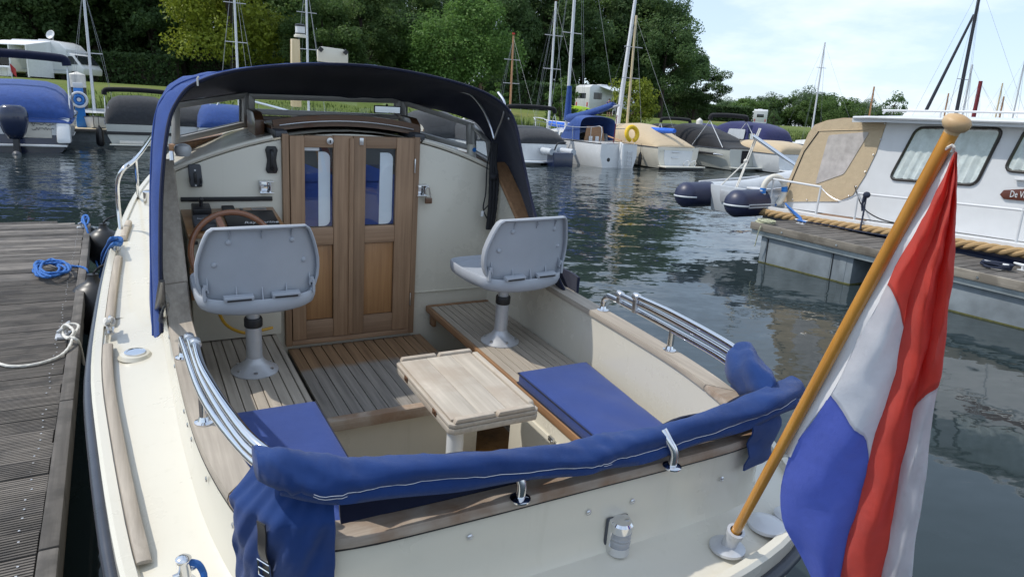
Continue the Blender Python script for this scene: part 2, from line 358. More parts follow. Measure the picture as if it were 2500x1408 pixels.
M['darkmast'] = plain('dark_mast', (0.02, 0.02, 0.028), 0.4)
m, t, b = newmat('striped_awning'); wv0 = nd(t, 'ShaderNodeTexWave'); wv0.inputs['Scale'].default_value = 2.5; t.links.new(coords(t, (1, 1, 1), False), wv0.inputs[0])
t.links.new(ramp(t, [(0.35, (0.36, 0.41, 0.46)), (0.6, (0.62, 0.65, 0.68))], wv0.outputs['Fac']).outputs[0], b.inputs['Base Color']); b.inputs['Roughness'].default_value = 0.8
M['awn'] = m

M['lensclear'] = plain('clear_lens', (0.30, 0.31, 0.33), 0.08, coat=0.7, var=0.1)
M['stay'] = plain('wire_stay', (0.30, 0.31, 0.32), 0.4, metal=0.5, var=0)
# ================================================================== setting: water, ground, sky air, trees
NB = np.array([-0.45, 0.893]); TB = np.array([-0.893, -0.45])      # across and along the far bank
def htop(t): return 2.91+0.0077*max(min(t, 40), -110)
def gz(x, y):
    s = NB@(x, y); t = TB@(x, y); h = htop(t)
    k = [(-1e9, -1.5), (40.5, -1.2), (43.0, 0.15), (44.5, 0.55), (48, 1.1), (56, h-0.35), (63, h), (400, h+0.3), (1e9, h+0.3)]
    for (a, za), (b, zb) in zip(k, k[1:]):
        if a <= s < b:
            f = (s-a)/(b-a); return za+(zb-za)*f+0.06*math.sin(x*0.7)*math.sin(y*0.5)*(s > 44)
    return h
def bank(px, s):            # a spot on the far side: photo column px, distance s across the basin
    d = ray(px, 280+0.0507*(px-1250)); u = np.array([d[0], d[1]]); u = u*(s/(NB@u)); return np.array([u[0], u[1], gz(u[0], u[1])])
# water
m, t, b = newmat('harbour_water')
setin(b, {'Base Color': (0.020, 0.030, 0.032, 1), 'Roughness': 0.03, 'IOR': 1.333, 'Specular IOR Level': 0.5})
g = nd(t, 'ShaderNodeNewGeometry')
mp = nd(t, 'ShaderNodeMapping'); mp.inputs['Scale'].default_value = (1, 1.7, 1); mp.inputs['Rotation'].default_value = (0, 0, 0.25); t.links.new(g.outputs['Position'], mp.inputs[0])
mpb = nd(t, 'ShaderNodeMapping'); mpb.inputs['Scale'].default_value = (0.6, 1.5, 1); mpb.inputs['Rotation'].default_value = (0, 0, 0.12); t.links.new(g.outputs['Position'], mpb.inputs[0])
def slopes(vec, scale, detail, amt):
    n_ = nd(t, 'ShaderNodeTexNoise'); setin(n_, {'Scale': scale, 'Detail': detail, 'Roughness': 0.55}); t.links.new(vec, n_.inputs['Vector'])
    s1 = nd(t, 'ShaderNodeVectorMath', operation='SUBTRACT'); s1.inputs[1].default_value = (0.5, 0.5, 0.5); t.links.new(n_.outputs['Color'], s1.inputs[0])
    s2 = nd(t, 'ShaderNodeVectorMath', operation='MULTIPLY'); s2.inputs[1].default_value = (amt*0.7, amt, 0); t.links.new(s1.outputs[0], s2.inputs[0]); return s2.outputs[0]
sA = slopes(mp.outputs[0], 7.0, 3, 0.40); sB = slopes(mpb.outputs[0], 2.3, 3, 0.52); sC = slopes(mpb.outputs[0], 0.35, 2, 0.10)
ab = nd(t, 'ShaderNodeVectorMath', operation='ADD'); t.links.new(sA, ab.inputs[0]); t.links.new(sB, ab.inputs[1])
patch = ramp(t, [(0.40, (0.10, 0.10, 0.10)), (0.60, (1, 1, 1))], noise(t, g.outputs['Position'], 0.14, 3)).outputs[0]
sp = nd(t, 'ShaderNodeSeparateXYZ'); t.links.new(g.outputs['Position'], sp.inputs[0])
near = nd(t, 'ShaderNodeMapRange'); setin(near, {'From Min': 6.0, 'From Max': 20.0, 'To Min': 0.26, 'To Max': 1.0}); t.links.new(sp.outputs[1], near.inputs[0])
am = nd(t, 'ShaderNodeMath', operation='MULTIPLY_ADD'); am.inputs[1].default_value = 0.75; am.inputs[2].default_value = 0.25; t.links.new(patch, am.inputs[0])
a2 = nd(t, 'ShaderNodeMath', operation='MULTIPLY'); t.links.new(am.outputs[0], a2.inputs[0]); t.links.new(near.outputs[0], a2.inputs[1])
sc_ = nd(t, 'ShaderNodeVectorMath', operation='SCALE'); t.links.new(ab.outputs[0], sc_.inputs[0]); t.links.new(a2.outputs[0], sc_.inputs['Scale'])
ac = nd(t, 'ShaderNodeVectorMath', operation='ADD'); t.links.new(sc_.outputs[0], ac.inputs[0]); t.links.new(sC, ac.inputs[1])
az = nd(t, 'ShaderNodeVectorMath', operation='ADD'); az.inputs[1].default_value = (0, 0, 1); t.links.new(ac.outputs[0], az.inputs[0])
nm = nd(t, 'ShaderNodeVectorMath', operation='NORMALIZE'); t.links.new(az.outputs[0], nm.inputs[0]); t.links.new(nm.outputs[0], b.inputs['Normal'])
M['water'] = m
wv = MB(); wv.add([(-260, -60, 0), (260, -60, 0), (260, 240, 0), (-260, 240, 0)], [(0, 1, 2, 3)])
tag(wv.obj('water', M['water'], smooth=0), kind='structure', label='dark rippled harbour water of the marina basin')
# ground
m, t, b = newmat('meadow_grass'); setin(b, {'Roughness': 0.9, 'Specular IOR Level': 0.1})
g = nd(t, 'ShaderNodeNewGeometry'); mp = nd(t, 'ShaderNodeMapping'); mp.inputs['Scale'].default_value = (1, 1, 1); t.links.new(g.outputs['Position'], mp.inputs[0])
na = noise(t, mp.outputs[0], 0.16, 5, 0.6); nb_ = noise(t, mp.outputs[0], 3.0, 5, 0.7)
c1 = ramp(t, [(0.35, (0.085, 0.125, 0.030)), (0.52, (0.125, 0.165, 0.042)), (0.68, (0.22, 0.20, 0.075))], na).outputs[0]
c2 = ramp(t, [(0.3, (0.06, 0.095, 0.022)), (0.7, (0.165, 0.195, 0.058))], nb_).outputs[0]
t.links.new(mix(t, 0.5, c1, c2), b.inputs['Base Color']); bump(t, b, nb_, 0.8, 0.08)
M['grass'] = m
S = [30, 40.5, 42, 43, 44.5, 46, 48, 50, 53, 56, 60, 63, 70, 80, 110, 160, 240, 400, 900]; TT = list(np.linspace(-420, 260, 80))
G = []
for s_ in S:
    rowp = []
    for t_ in TT:
        x, y = NB*s_+TB*t_; rowp.append((x, y, gz(x, y)))
    G.append(rowp)
gm = MB().sheet(G); tag(gm.obj('ground', M['grass']), kind='structure', label='green grassy bank rising behind the moored boats')
# foliage ----------------------------------------------------------
def leafmat(name, dark, light, trans=0.3):
    m, t, b = newmat(name); setin(b, {'Roughness': 0.55, 'Specular IOR Level': 0.25})
    at = nd(t, 'ShaderNodeAttribute', attribute_name='tint')
    r = ramp(t, [(0.0, dark), (1.0, light)], at.outputs['Fac']); oi = nd(t, 'ShaderNodeObjectInfo')
    hs = nd(t, 'ShaderNodeHueSaturation'); mr = nd(t, 'ShaderNodeMapRange'); setin(mr, {'To Min': 0.8, 'To Max': 1.2}); t.links.new(oi.outputs['Random'], mr.inputs[0]); t.links.new(mr.outputs[0], hs.inputs['Value'])
    t.links.new(r.outputs[0], hs.inputs['Color']); t.links.new(hs.outputs[0], b.inputs['Base Color'])
    tl = nd(t, 'ShaderNodeBsdfTranslucent'); t.links.new(hs.outputs[0], tl.inputs[0]); ms = nd(t, 'ShaderNodeMixShader'); ms.inputs[0].default_value = trans
    o = t.nodes['Material Output']; t.links.new(b.outputs[0], ms.inputs[1]); t.links.new(tl.outputs[0], ms.inputs[2]); t.links.new(ms.outputs[0], o.inputs[0]); return m
M['lf_dark'] = leafmat('leaf_dark', (0.055, 0.105, 0.042), (0.13, 0.205, 0.072), 0.5)
M['lf_mid'] = leafmat('leaf_mid', (0.068, 0.125, 0.038), (0.15, 0.23, 0.066), 0.5)
M['lf_yel'] = leafmat('leaf_yellow_green', (0.15, 0.20, 0.022), (0.34, 0.39, 0.05), 0.42)
M['lf_light'] = leafmat('leaf_fresh_green', (0.065, 0.13, 0.030), (0.15, 0.26, 0.065), 0.48)
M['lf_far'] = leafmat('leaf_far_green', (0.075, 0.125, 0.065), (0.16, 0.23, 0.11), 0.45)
M['reed'] = leafmat('reed_blade', (0.04, 0.075, 0.015), (0.15, 0.20, 0.045), 0.25)
M['bark'] = plain('bark', (0.055, 0.042, 0.032), 0.9, var=0.35, vscale=8, bmp=0.6, bscale=20)
def leaves_mesh(name, C, N, size, tint, rng):
    n = len(C); th = rng.uniform(0, 2*np.pi, n)
    a = np.cross(N, np.array([0.3, 0.5, 0.8])); a /= np.linalg.norm(a, axis=1, keepdims=True)+1e-9
    c = np.cross(N, a); U = a*np.cos(th)[:, None]+c*np.sin(th)[:, None]; W = np.cross(N, U)
    L = size*rng.uniform(0.6, 1.35, n); l = L[:, None]; k = (L*rng.uniform(0.45, 0.7, n))[:, None]
    P = np.stack([C-U*l*.5, C+W*k*.5+N*l*.06, C+U*l*.5-N*l*.12, C-W*k*.5+N*l*.06], axis=1).reshape(-1, 3)
    me = bpy.data.meshes.new(name); me.vertices.add(4*n); me.vertices.foreach_set('co', P.astype(np.float32).ravel())
    me.loops.add(4*n); me.loops.foreach_set('vertex_index', np.arange(4*n, dtype=np.int32)); me.polygons.add(n)
    me.polygons.foreach_set('loop_start', np.arange(0, 4*n, 4, dtype=np.int32)); me.polygons.foreach_set('loop_total', np.full(n, 4, dtype=np.int32))
    at = me.attributes.new('tint', 'FLOAT', 'FACE'); at.data.foreach_set('value', np.clip(tint, 0, 1).astype(np.float32)); me.update(); return me
def crown(name, R, H0, H1, nclump, nleaf, size, seed, droop=0.0, flat=0.0):
    rng = np.random.default_rng(seed); zc = (H0+H1)/2; hz = (H1-H0)/2
    # clump centres: towards the outside of an uneven egg
    d = rng.normal(size=(nclump, 3)); d /= np.linalg.norm(d, axis=1, keepdims=True)
    ph = rng.uniform(0, 6.28, 4); az = np.arctan2(d[:, 1], d[:, 0])
    wob = 1+0.16*np.sin(2*az+ph[0])+0.12*np.sin(3*az+ph[1]+2*d[:, 2])+0.10*np.sin(5*d[:, 2]+ph[2])
    rad = (rng.uniform(0.25, 1.0, nclump)**0.45)*wob
    taper = 1-0.30*np.clip(d[:, 2], 0, 1)**2
    cc = np.stack([d[:, 0]*R*rad*taper, d[:, 1]*R*rad*taper, zc+d[:, 2]*hz*rad*0.92], axis=1)
    cr = R*rng.uniform(0.16, 0.34, nclump)*(1 if flat == 0 else 1)
    ci = rng.integers(0, nclump, nleaf); q = rng.normal(size=(nleaf, 3)); q /= np.linalg.norm(q, axis=1, keepdims=True)
    rr = rng.uniform(0.2, 1.0, nleaf)**0.5
    off = q*(cr[ci]*rr)[:, None]; off[:, 2] *= 0.72; P = cc[ci]+off
    P[:, 2] -= droop*np.hypot(P[:, 0], P[:, 1])*rng.uniform(0, 1, nleaf)
    N = q*0.55+rng.normal(size=(nleaf, 3))*0.5+np.array([0, 0, 0.35]); N /= np.linalg.norm(N, axis=1, keepdims=True)
    ct = rng.uniform(0, 1, nclump); tint = 0.45*ct[ci]+0.55*rng.uniform(0, 1, nleaf)
    return leaves_mesh(name, P, N, size, tint, rng), cc
def trunk_mesh(H, r, cc, seed, forks=9):
    rng = random.Random(seed); mb = MB(); pts = [(0.0, 0, -0.4)]
    for i in range(1, 6): pts.append((rng.uniform(-.12, .12)*i*.4, rng.uniform(-.12, .12)*i*.4, H*0.72*i/5))
    P = crs(pts, 3); mb.tube(P, [r*(1.25 if k == 0 else 1)*(1-0.75*k/len(P)) for k in range(len(P))], 8)
    for k in range(forks):
        c = cc[rng.randrange(len(cc))]; i = rng.randrange(3, len(P)-1); a = P[i]
        if c[2] < a[2]: continue
        mid = a*0.5+np.array(c)*0.5+np.array((0, 0, rng.uniform(-.3, .4)))
        mb.tube(crs([a, mid, c], 3), [r*.42, r*.38, r*.34, r*.28, r*.2, r*.14, r*.08][:7], 6)
    return mb.mesh('trunk')
SPEC = {}
def species(key, R, H0, H1, ncl, nl, size, mat, seed, **kw):
    me, cc = crown('crown', R, H0, H1, ncl, nl, size, seed, **kw); tm = trunk_mesh(H1, max(R*0.055, 0.09), cc, seed)
    me.materials.append(M[mat]); tm.materials.append(M['bark']); SPEC[key] = (me, tm, H1)
species('dark1', 5.2, 2.0, 15, 90, 30000, 0.30, 'lf_dark', 1)
species('dark2', 4.6, 1.2, 14, 80, 28000, 0.30, 'lf_dark', 2)
species('dark3', 6.0, 1.0, 16, 100, 34000, 0.30, 'lf_dark', 3)
species('mid1', 4.6, 0.8, 12.5, 85, 28000, 0.28, 'lf_mid', 4)
species('mid2', 4.2, 0.6, 11, 80, 26000, 0.27, 'lf_mid', 5)
species('yel', 5.0, 1.0, 13, 95, 30000, 0.27, 'lf_yel', 6)
species('light', 4.8, 0.7, 10, 110, 32000, 0.24, 'lf_light', 7, droop=0.25)
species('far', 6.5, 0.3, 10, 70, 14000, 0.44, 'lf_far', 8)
species('far2', 6.0, 0.3, 9, 65, 13000, 0.44, 'lf_mid', 18)
species('bush', 2.0, 0.1, 3.4, 45, 4500, 0.20, 'lf_yel', 9)
species('willow', 1.3, 0.1, 3.0, 40, 3200, 0.15, 'lf_light', 10, droop=0.2)
species('twig', 1.5, 0.6, 3.2, 26, 800, 0.20, 'lf_dark', 11)
def tree(key, px, s, H, label, group=None, wide=1.0, rz=None, sink=0.0, cat='tree', name='tree'):
    p = bank(px, s); me, tm, h = SPEC[key]; k = H/h; a = random.uniform(0, 6.28) if rz is None else rz
    r = root(name, label, cat, Matrix.Translation((p[0], p[1], p[2]-sink)) @ Matrix.Rotation(a, 4, 'Z') @ Matrix.Diagonal((k*wide, k*wide, k, 1)), group)
    link('trunk', tm, None, r); link('crown', me, None, r); return r
gl_ = 'tall dark trees of the wood behind the camping field'
ORD = ['first', 'second', 'third', 'fourth', 'fifth', 'sixth', 'seventh', 'eighth', 'ninth', 'tenth', 'eleventh']
for k, (px, s, H, key, wd) in enumerate( [(-60, 70, 17, 'dark3', 1), (25, 74, 18, 'dark1', 1), (95, 66, 15, 'dark2', 1), (165, 76, 19, 'dark3', 1), (245, 68, 16, 'dark1', 1), (320, 74, 18, 'mid1', 1), (385, 66, 15, 'dark2', 1), (450, 76, 18, 'dark1', 1),
                  (30, 84, 20, 'dark2', 1.1), (200, 86, 21, 'dark1', 1.1), (350, 86, 21, 'dark3', 1)]):
    tree(key, px, s+12, H*1.12, ('tall dark tree in the front of the left wood, %s from the left' % ORD[k]) if k < 8 else ('tallest dark tree at the back of the left wood, %s from the left' % ORD[k-8]), gl_, wd)
for k, (px, s, H, key) in enumerate([(640, 88, 17, 'dark2'), (725, 84, 16.5, 'mid1'), (800, 90, 16, 'dark1'), (905, 84, 17, 'mid2'), (1000, 90, 17.5, 'dark3'), (1080, 92, 18.5, 'dark1')]):
    tree(key, px, s, H, 'dark back-row tree above the spray hood, %s from the left' % ORD[k], 'back row trees above the spray hood')
for k, (px, s, H, key) in enumerate([(1190, 78, 17.5, 'dark2'), (1255, 84, 19, 'dark3'), (1340, 80, 18, 'dark1'), (1415, 86, 20, 'dark3'), (1490, 82, 19, 'mid1')]):
    tree(key, px, s, H, 'tall dark tree in the wood behind the masts, %s from the left' % ORD[k], 'wood behind the sailboat masts')
tree('yel', 572, 68, 16.2, 'bright yellow-green leafy tree left of the slim white mast', wide=0.92)
tree('mid2', 790, 64, 9.2, 'rounded green tree with olive top behind the deck light post', wide=1.0)
tree('mid1', 880, 66, 9.6, 'dense dark green tree left of the big fresh green tree', wide=1.0)
tree('dark2', 965, 70, 10.5, 'narrow dark tree tucked behind the big fresh green tree')
tree('light', 1105, 67, 10.8, 'big fresh green drooping tree above the right half of the spray hood', wide=1.0)
tree('dark3', 1610, 76, 14.6, 'broad dark tree standing at the right end of the wood against the sky', wide=1.05)
tree('dark1', 1545, 80, 16.5, 'tall dark tree right behind the furled white sail')
tree('dark2', 1690, 84, 9.5, 'lower dark tree at the right foot of the wood', wide=1.25)
for k, (px, s, H, key) in enumerate([(1770, 190, 8.5, 'far'), (1815, 175, 9.5, 'far2'), (1870, 185, 10.5, 'far'), (1920, 180, 11.5, 'far2'), (1965, 175, 12.5, 'far'), (2010, 165, 12.0, 'far2'), (2060, 150, 9.5, 'far2'), (2105, 160, 9.5, 'far'), (2150, 150, 7.0, 'far')]):
    tree(key, px, s, H, 'far rounded tree in the distant row on the right, %s from the left' % ORD[k], 'distant row of trees on the right')
tree('bush', 1540, 50, 4.2, 'yellow-green bush on the bank right of the middle camper', cat='bush', name='bush', wide=0.95)
tree('willow', 1368, 51, 3.5, 'slim willow shrub on the bank left of the middle camper', cat='shrub', name='shrub')
tree('twig', 1888, 48, 2.9, 'thin twiggy sapling on the bank below the far right camper', cat='sapling', name='sapling', wide=0.55)
tree('twig', 2172, 62, 5.6, 'sparse leafy shrub showing above the white cruiser roof', cat='shrub', name='shrub', wide=0.8)
tree('willow', 1210, 54, 2.3, 'low green shrub on the bank right of the spray hood', cat='shrub', name='shrub')
# clipped hedge
def hedge(a, b_, w_, h, n, label):
    rng = np.random.default_rng(5); A = np.array(a[:2]); B_ = np.array(b_[:2]); L = np.linalg.norm(B_-A); e = (B_-A)/L; q = np.array([-e[1], e[0]])
    u = rng.uniform(0, L, n); f = rng.integers(0, 3, n); z = rng.uniform(0, h, n); v = np.where(f == 0, -w_/2, np.where(f == 1, w_/2, rng.uniform(-w_/2, w_/2, n))); z = np.where(f == 2, h, z)
    v = v+rng.normal(size=n)*0.14; z = z+rng.normal(size=n)*0.10
    P = np.stack([u*e[0]+v*q[0], u*e[1]+v*q[1], z], axis=1); N = rng.normal(size=(n, 3))+np.array([0, 0, .4]); N /= np.linalg.norm(N, axis=1, keepdims=True)
    r = root('hedge', label, 'hedge', (A[0], A[1], a[2]-0.1)); me = leaves_mesh('foliage', P, N, 0.34, rng.uniform(0, 1, n), rng); link('foliage', me, M['lf_dark'], r)
    mb = MB(); mb.box((e[0]*L/2, e[1]*L/2, h*.47), (L*.98, w_*.7, h*.94), rot('Z', math.atan2(e[1], e[0]))); mb.obj('branch_core', M['bark'], r)
hedge(bank(1690, 90), bank(1828, 88), 1.6, 2.7, 9000, 'dark clipped hedge left of the far right camper')
hedge(bank(1170, 66), bank(1420, 66), 2.0, 2.6, 9000, 'low dark hedge of undergrowth behind the masts')
hedge(bank(215, 74), bank(440, 72), 1.6, 2.6, 6000, 'low dark hedge at the wood edge right of the left camper')
# reeds and long grass along the waterline
def reeds(n, s0, s1, h0, h1, t0, t1, name, label, seed):
    rng = np.random.default_rng(seed); s_ = rng.uniform(s0, s1, n); t_ = rng.uniform(t0, t1, n)
    X = NB[0]*s_+TB[0]*t_; Y = NB[1]*s_+TB[1]*t_; Z = np.array([gz(a, c) for a, c in zip(X, Y)])-0.05
    H = rng.uniform(h0, h1, n)*(0.75+0.35*np.sin(t_*0.9)*np.sin(t_*0.37+1)); az = rng.uniform(0, 6.28, n); lean = rng.uniform(0.05, 0.35, n)*H; wd = rng.uniform(0.015, 0.04, n)
    D = np.stack([np.cos(az), np.sin(az), 0*az], 1); Q = np.stack([-np.sin(az), np.cos(az), 0*az], 1); B0 = np.stack([X, Y, Z], 1); up = np.array([0, 0, 1.])
    P = np.stack([B0-Q*wd[:, None], B0+Q*wd[:, None], B0+D*(lean*.35)[:, None]+up*(H*.6)[:, None]+Q*(wd*.8)[:, None], B0+D*(lean*.35)[:, None]+up*(H*.6)[:, None]-Q*(wd*.8)[:, None], B0+D*lean[:, None]+up*H[:, None]], 1).reshape(-1, 3)
    me = bpy.data.meshes.new(name); F = []
    for i in range(n): o = 5*i; F += [(o, o+1, o+2, o+3), (o+3, o+2, o+4)]
    me.from_pydata(P.tolist(), [], F); at = me.attributes.new('tint', 'FLOAT', 'FACE'); at.data.foreach_set('value', np.repeat(rng.uniform(0, 1, n), 2).astype(np.float32))
    tag(link(name, me, M['reed']), label, 'reeds', kind='stuff')
reeds(20000, 43.3, 47.5, 0.6, 1.35, -85, 26, 'reeds', 'band of green reeds and tall grass along the far waterline', 3)
reeds(9000, 47.5, 54, 0.12, 0.35, -85, 26, 'long_grass', 'loose long grass on the slope of the far bank', 4)

hedge(bank(-160, 96), bank(480, 94), 3.0, 4.6, 16000, 'dark undergrowth closing the wood behind the left motorhome')
hedge(bank(470, 80), bank(1010, 80), 3.0, 4.4, 14000, 'dark undergrowth below the trees above the spray hood')
hedge(bank(1180, 92), bank(1700, 90), 3.0, 4.2, 14000, 'dark undergrowth below the wood behind the masts')
# ================================================================== the moored boat with the open cockpit
C0 = 0.97                      # centre line in boat-frame X
OB = (C0, 2.3, -2.1)           # origin of the boat object
boat = root('motor_boat', 'cream motor boat with open teak cockpit and blue spray hood beside the jetty', 'boat', bootM(OB))
def bo(mb, name, mat, parent=None, bev=0, **k): return mb.obj(name, M[mat] if isinstance(mat, str) else mat, parent or boat, bev=bev, off=OB, **k)
def U(u, y, z): return np.array((C0+u, y, z), float)
def interp(x, T):
    for (a, va), (b, vb) in zip(T, T[1:]):
        if x <= b: 
            f = min(max((x-a)/(b-a), 0), 1); return va+(vb-va)*f
    return T[-1][1]
# ---- plan curves (half), from stern centre forward
GUN = crs([V(0, .995), V(.35, 1.015), V(.67, 1.085), V(.90, 1.22), V(1.015, 1.43), V(1.065, 1.65), V(1.115, 2.24), V(1.145, 2.83), V(1.13, 3.6), V(1.09, 4.4), V(1.03, 5.07), V(.90, 6.1), V(.66, 7.2), V(.36, 8.1), V(.05, 8.7)], 4)
CAPO = crs([V(0, 1.252), V(.35, 1.252), V(.60, 1.262), V(.735, 1.31), V(.80, 1.45), V(.85, 1.75), V(.868, 2.1), V(.872, 2.5), V(.872, 2.9), V(.865, 3.42)], 4)
CAPI = crs([V(0, 1.304), V(.33, 1.304), V(.565, 1.312), V(.67, 1.355), V(.733, 1.49), V(.782, 1.77), V(.797, 2.1), V(.801, 2.5), V(.801, 2.9), V(.793, 3.42)], 4)
def full(h): return [V(-p[0], p[1]) for p in reversed(h)][:-1]+list(h)
def capz(y): return interp(y, [(0, -1.0), (2.74, -1.0), (3.40, -0.50), (9, -0.50)])
def deckz(y): return interp(y, [(0, -1.255), (1.25, -1.255), (1.9, -1.20), (3.4, -1.20), (6, -1.13), (9, -1.0)])
# hull side and deck edge
gun = full(GUN); rings = []
for k, p in enumerate(gun):
    pr = gun[max(k-1, 0)]; nx = gun[min(k+1, len(gun)-1)]; tn = nx-pr; tn /= np.linalg.norm(tn); nrm = V(-tn[1], tn[0]) * -1
    z = deckz(p[1]); q = lambda o, zz: U(p[0]+nrm[0]*-o, p[1]+nrm[1]*-o, zz)
    sgn = 1
    rings.append([q(0.040, z-.03), q(0.034, z+.018), q(0.010, z+.020), q(0.0, z+.010), q(0.0, z), q(0.0, z-.05), q(.03, z-.35), q(.09, z-.75), q(.25, z-1.05)])
test = rings[len(rings)//2][4]
mb = MB().sheet(rings, 0.0); bo(mb, 'hull', 'gel')
mb = MB().tube([U(p[0]*1.003+(0.006 if p[0] > 0 else -0.006), p[1]-(0.008 if p[1] < 1.4 else 0), deckz(p[1])-.055) for p in gun], 0.020, 12); bo(mb, 'rubbing_strake', 'strake')
# side deck and stern ledge: from gunwale in to the coaming foot
def station(y, tab, n=200):
    return np.interp(y, [p[1] for p in tab], [p[0] for p in tab])
dG = []
gp = np.array(GUN); cpo = np.array(CAPO)
ts = np.linspace(0, 1, 60)
def along(P, tt):
    P = np.array(P); L = np.r_[0, np.cumsum(np.linalg.norm(np.diff(P, axis=0), axis=1))]; L /= L[-1]
    return np.stack([np.interp(tt, L, P[:, 0]), np.interp(tt, L, P[:, 1])], 1)
gcut = [p for p in GUN if p[1] <= 3.43]; ga = along(gcut, ts); ca = along(CAPO, ts)
rowsD = []
for side in (-1, 1):
    R_ = []
    for g_, c_ in zip(ga, ca):
        r = []
        for f, dz in ((0.035, 0.004), (0.05, 0.006), (0.16, 0.008), (0.19, -0.006), (0.5, 0.006), (0.80, 0.012), (0.93, 0.022), (0.985, 0.05), (1.0, 0.10), (1.0, 0.168)):
            xy = g_*(1-f)+c_*f; zz = deckz(xy[1])+(dz if f < .9 else dz*min(1, max(.05, (3.42-xy[1])/.3)))
            if f == 1.0 and dz > .15: zz = min(max(capz(xy[1])-.025, zz), 9)
            r.append(U(side*xy[0], xy[1], zz))
        R_.append(r)
    rowsD.append(R_)
bo(MB().sheet(list(reversed(rowsD[0]))+rowsD[1][1:]), 'deck', 'gel')
# fore deck, cabin trunk and roof
fd = []
for y in [3.36, 3.5, 3.8]+list(np.linspace(4.2, 8.65, 12)):
    g_ = station(y, GUN[8:]); r = [U(g_*f, y, deckz(y)+.002+.03*(1-f*f)*min(1, max(0, y-3.4))) for f in np.linspace(-1, 1, 9)]; fd.append(r)
bo(MB().sheet(fd), 'fore_deck', 'gel')
def roofz(u): return -0.355-0.19*(abs(u)/0.8)**2
cab = []
for y, kx, dz in ((3.385, 1, 0), (3.9, .99, 0.0), (4.1, .98, -.10), (4.6, .95, -.14), (5.6, .82, -.20), (6.1, .74, -.27), (6.5, .66, -.50)):
    r = [U(-.87*kx, y, -1.19), U(-.83*kx, y, -.60+dz)]+[U(u*kx, y, roofz(u)+dz) for u in np.linspace(-.79, .79, 13)]+[U(.83*kx, y, -.60+dz), U(.87*kx, y, -1.19)]
    cab.append(r)
bo(MB().sheet(cab), 'cabin_trunk', 'gel')
# coaming inner lining and cockpit tub
lin = []
ci = along(CAPI, ts)
for side in (-1, 1):
    R_ = []
    for c_ in ci:
        zt = capz(c_[1])-.025
        R_.append([U(side*(c_[0]+.0), c_[1], zt), U(side*c_[0], c_[1]+.004, zt-.12), U(side*c_[0]*.995, c_[1]+.008, -1.285), U(side*c_[0]*.985, c_[1]+.012, -1.80)])
    lin.append(R_)
bo(MB().sheet(list(reversed(lin[0]))+lin[1][1:]), 'cockpit_lining', 'gel')
bo(MB().box(U(0, 2.35, -1.815), (1.6, 2.1, .03)), 'cockpit_floor', 'caulk')
# teak capping: sides, stern, and the risers up to the windscreen
def cap(name, mat, tt, side, z0=0.0):
    O_ = along(CAPO, tt); I_ = along(CAPI, tt); rg = []
    for o_, i_ in zip(O_, I_):
        z = capz((o_[1]+i_[1])/2)+z0; d_ = o_-i_; d_ = d_/np.linalg.norm(d_)
        P = [(i_-d_*.008, -.024), (o_+d_*.008, -.024), (o_+d_*.010, -.012), (o_+d_*.004, 0), (i_-d_*.004, 0), (i_-d_*.010, -.012)]
        rg.append([U(side*p[0], p[1], z+dz) for p, dz in P])
    return MB().loft(rg)
tA = np.linspace(0.34, 0.805, 40); tB = np.linspace(0.807, 1.0, 14)
for s_ in (-1, 1):
    bo(cap('c', 0, tA, s_), 'coaming_cap', 'teak'); bo(cap('c', 0, tB, s_), 'coaming_riser', 'teak' if s_ < 0 else 'teakb')
tt = np.linspace(0, 0.338, 14); O_ = along(CAPO, tt); I_ = along(CAPI, tt); rg = []
for sgn, idx in ((-1, range(13, 0, -1)), (1, range(0, 14))):
    for i in idx:
        o_, i_ = O_[i], I_[i]; d_ = (o_-i_)/np.linalg.norm(o_-i_)
        rg.append([U(sgn*p[0], p[1], -1.0+dz) for p, dz in [(i_-d_*.008, -.024), (o_+d_*.008, -.024), (o_+d_*.010, -.012), (o_+d_*.004, 0), (i_-d_*.004, 0), (i_-d_*.010, -.012)]])
bo(MB().loft(rg), 'stern_cap', 'teakx')
# dark sealant line under the caps
for s_ in (-1, 1):
    O_ = along(CAPO, np.linspace(0, .86, 60)); bo(MB().tube([U(s_*p[0]*1.004, p[1]-.004, capz(p[1])-.027) for p in O_], .0035, 5), 'sealant_line', 'caulk')
# screw heads on the coaming outside
scr = MB().lathe([(.0075, 0), (.0085, .0015), (.0055, .004), (.0025, .0042), (.002, .0032)], 10); scm = scr.mesh('screw_head'); scm.materials.append(M['steel'])
def screw(p, n):
    o = link('screw_head', scm, None, boat); q = Vector([float(x) for x in n]).to_track_quat('Z', 'Y'); o.location = [p[i]-OB[i] for i in range(3)]; o.rotation_euler = q.to_euler()
for px, py in ((1147, 1310), (1437, 1250), (1544, 1223), (1762, 1168)): screw(BY(px, py, 1.2495), (0, -1, 0))
for y in (2.75, 2.47, 2.12, 2.03, 1.94, 1.72, 1.50): screw(U(-station(y, [p for p in CAPO if p[1] > 1.3])-.003, y, -1.075), (-1, 0, 0))
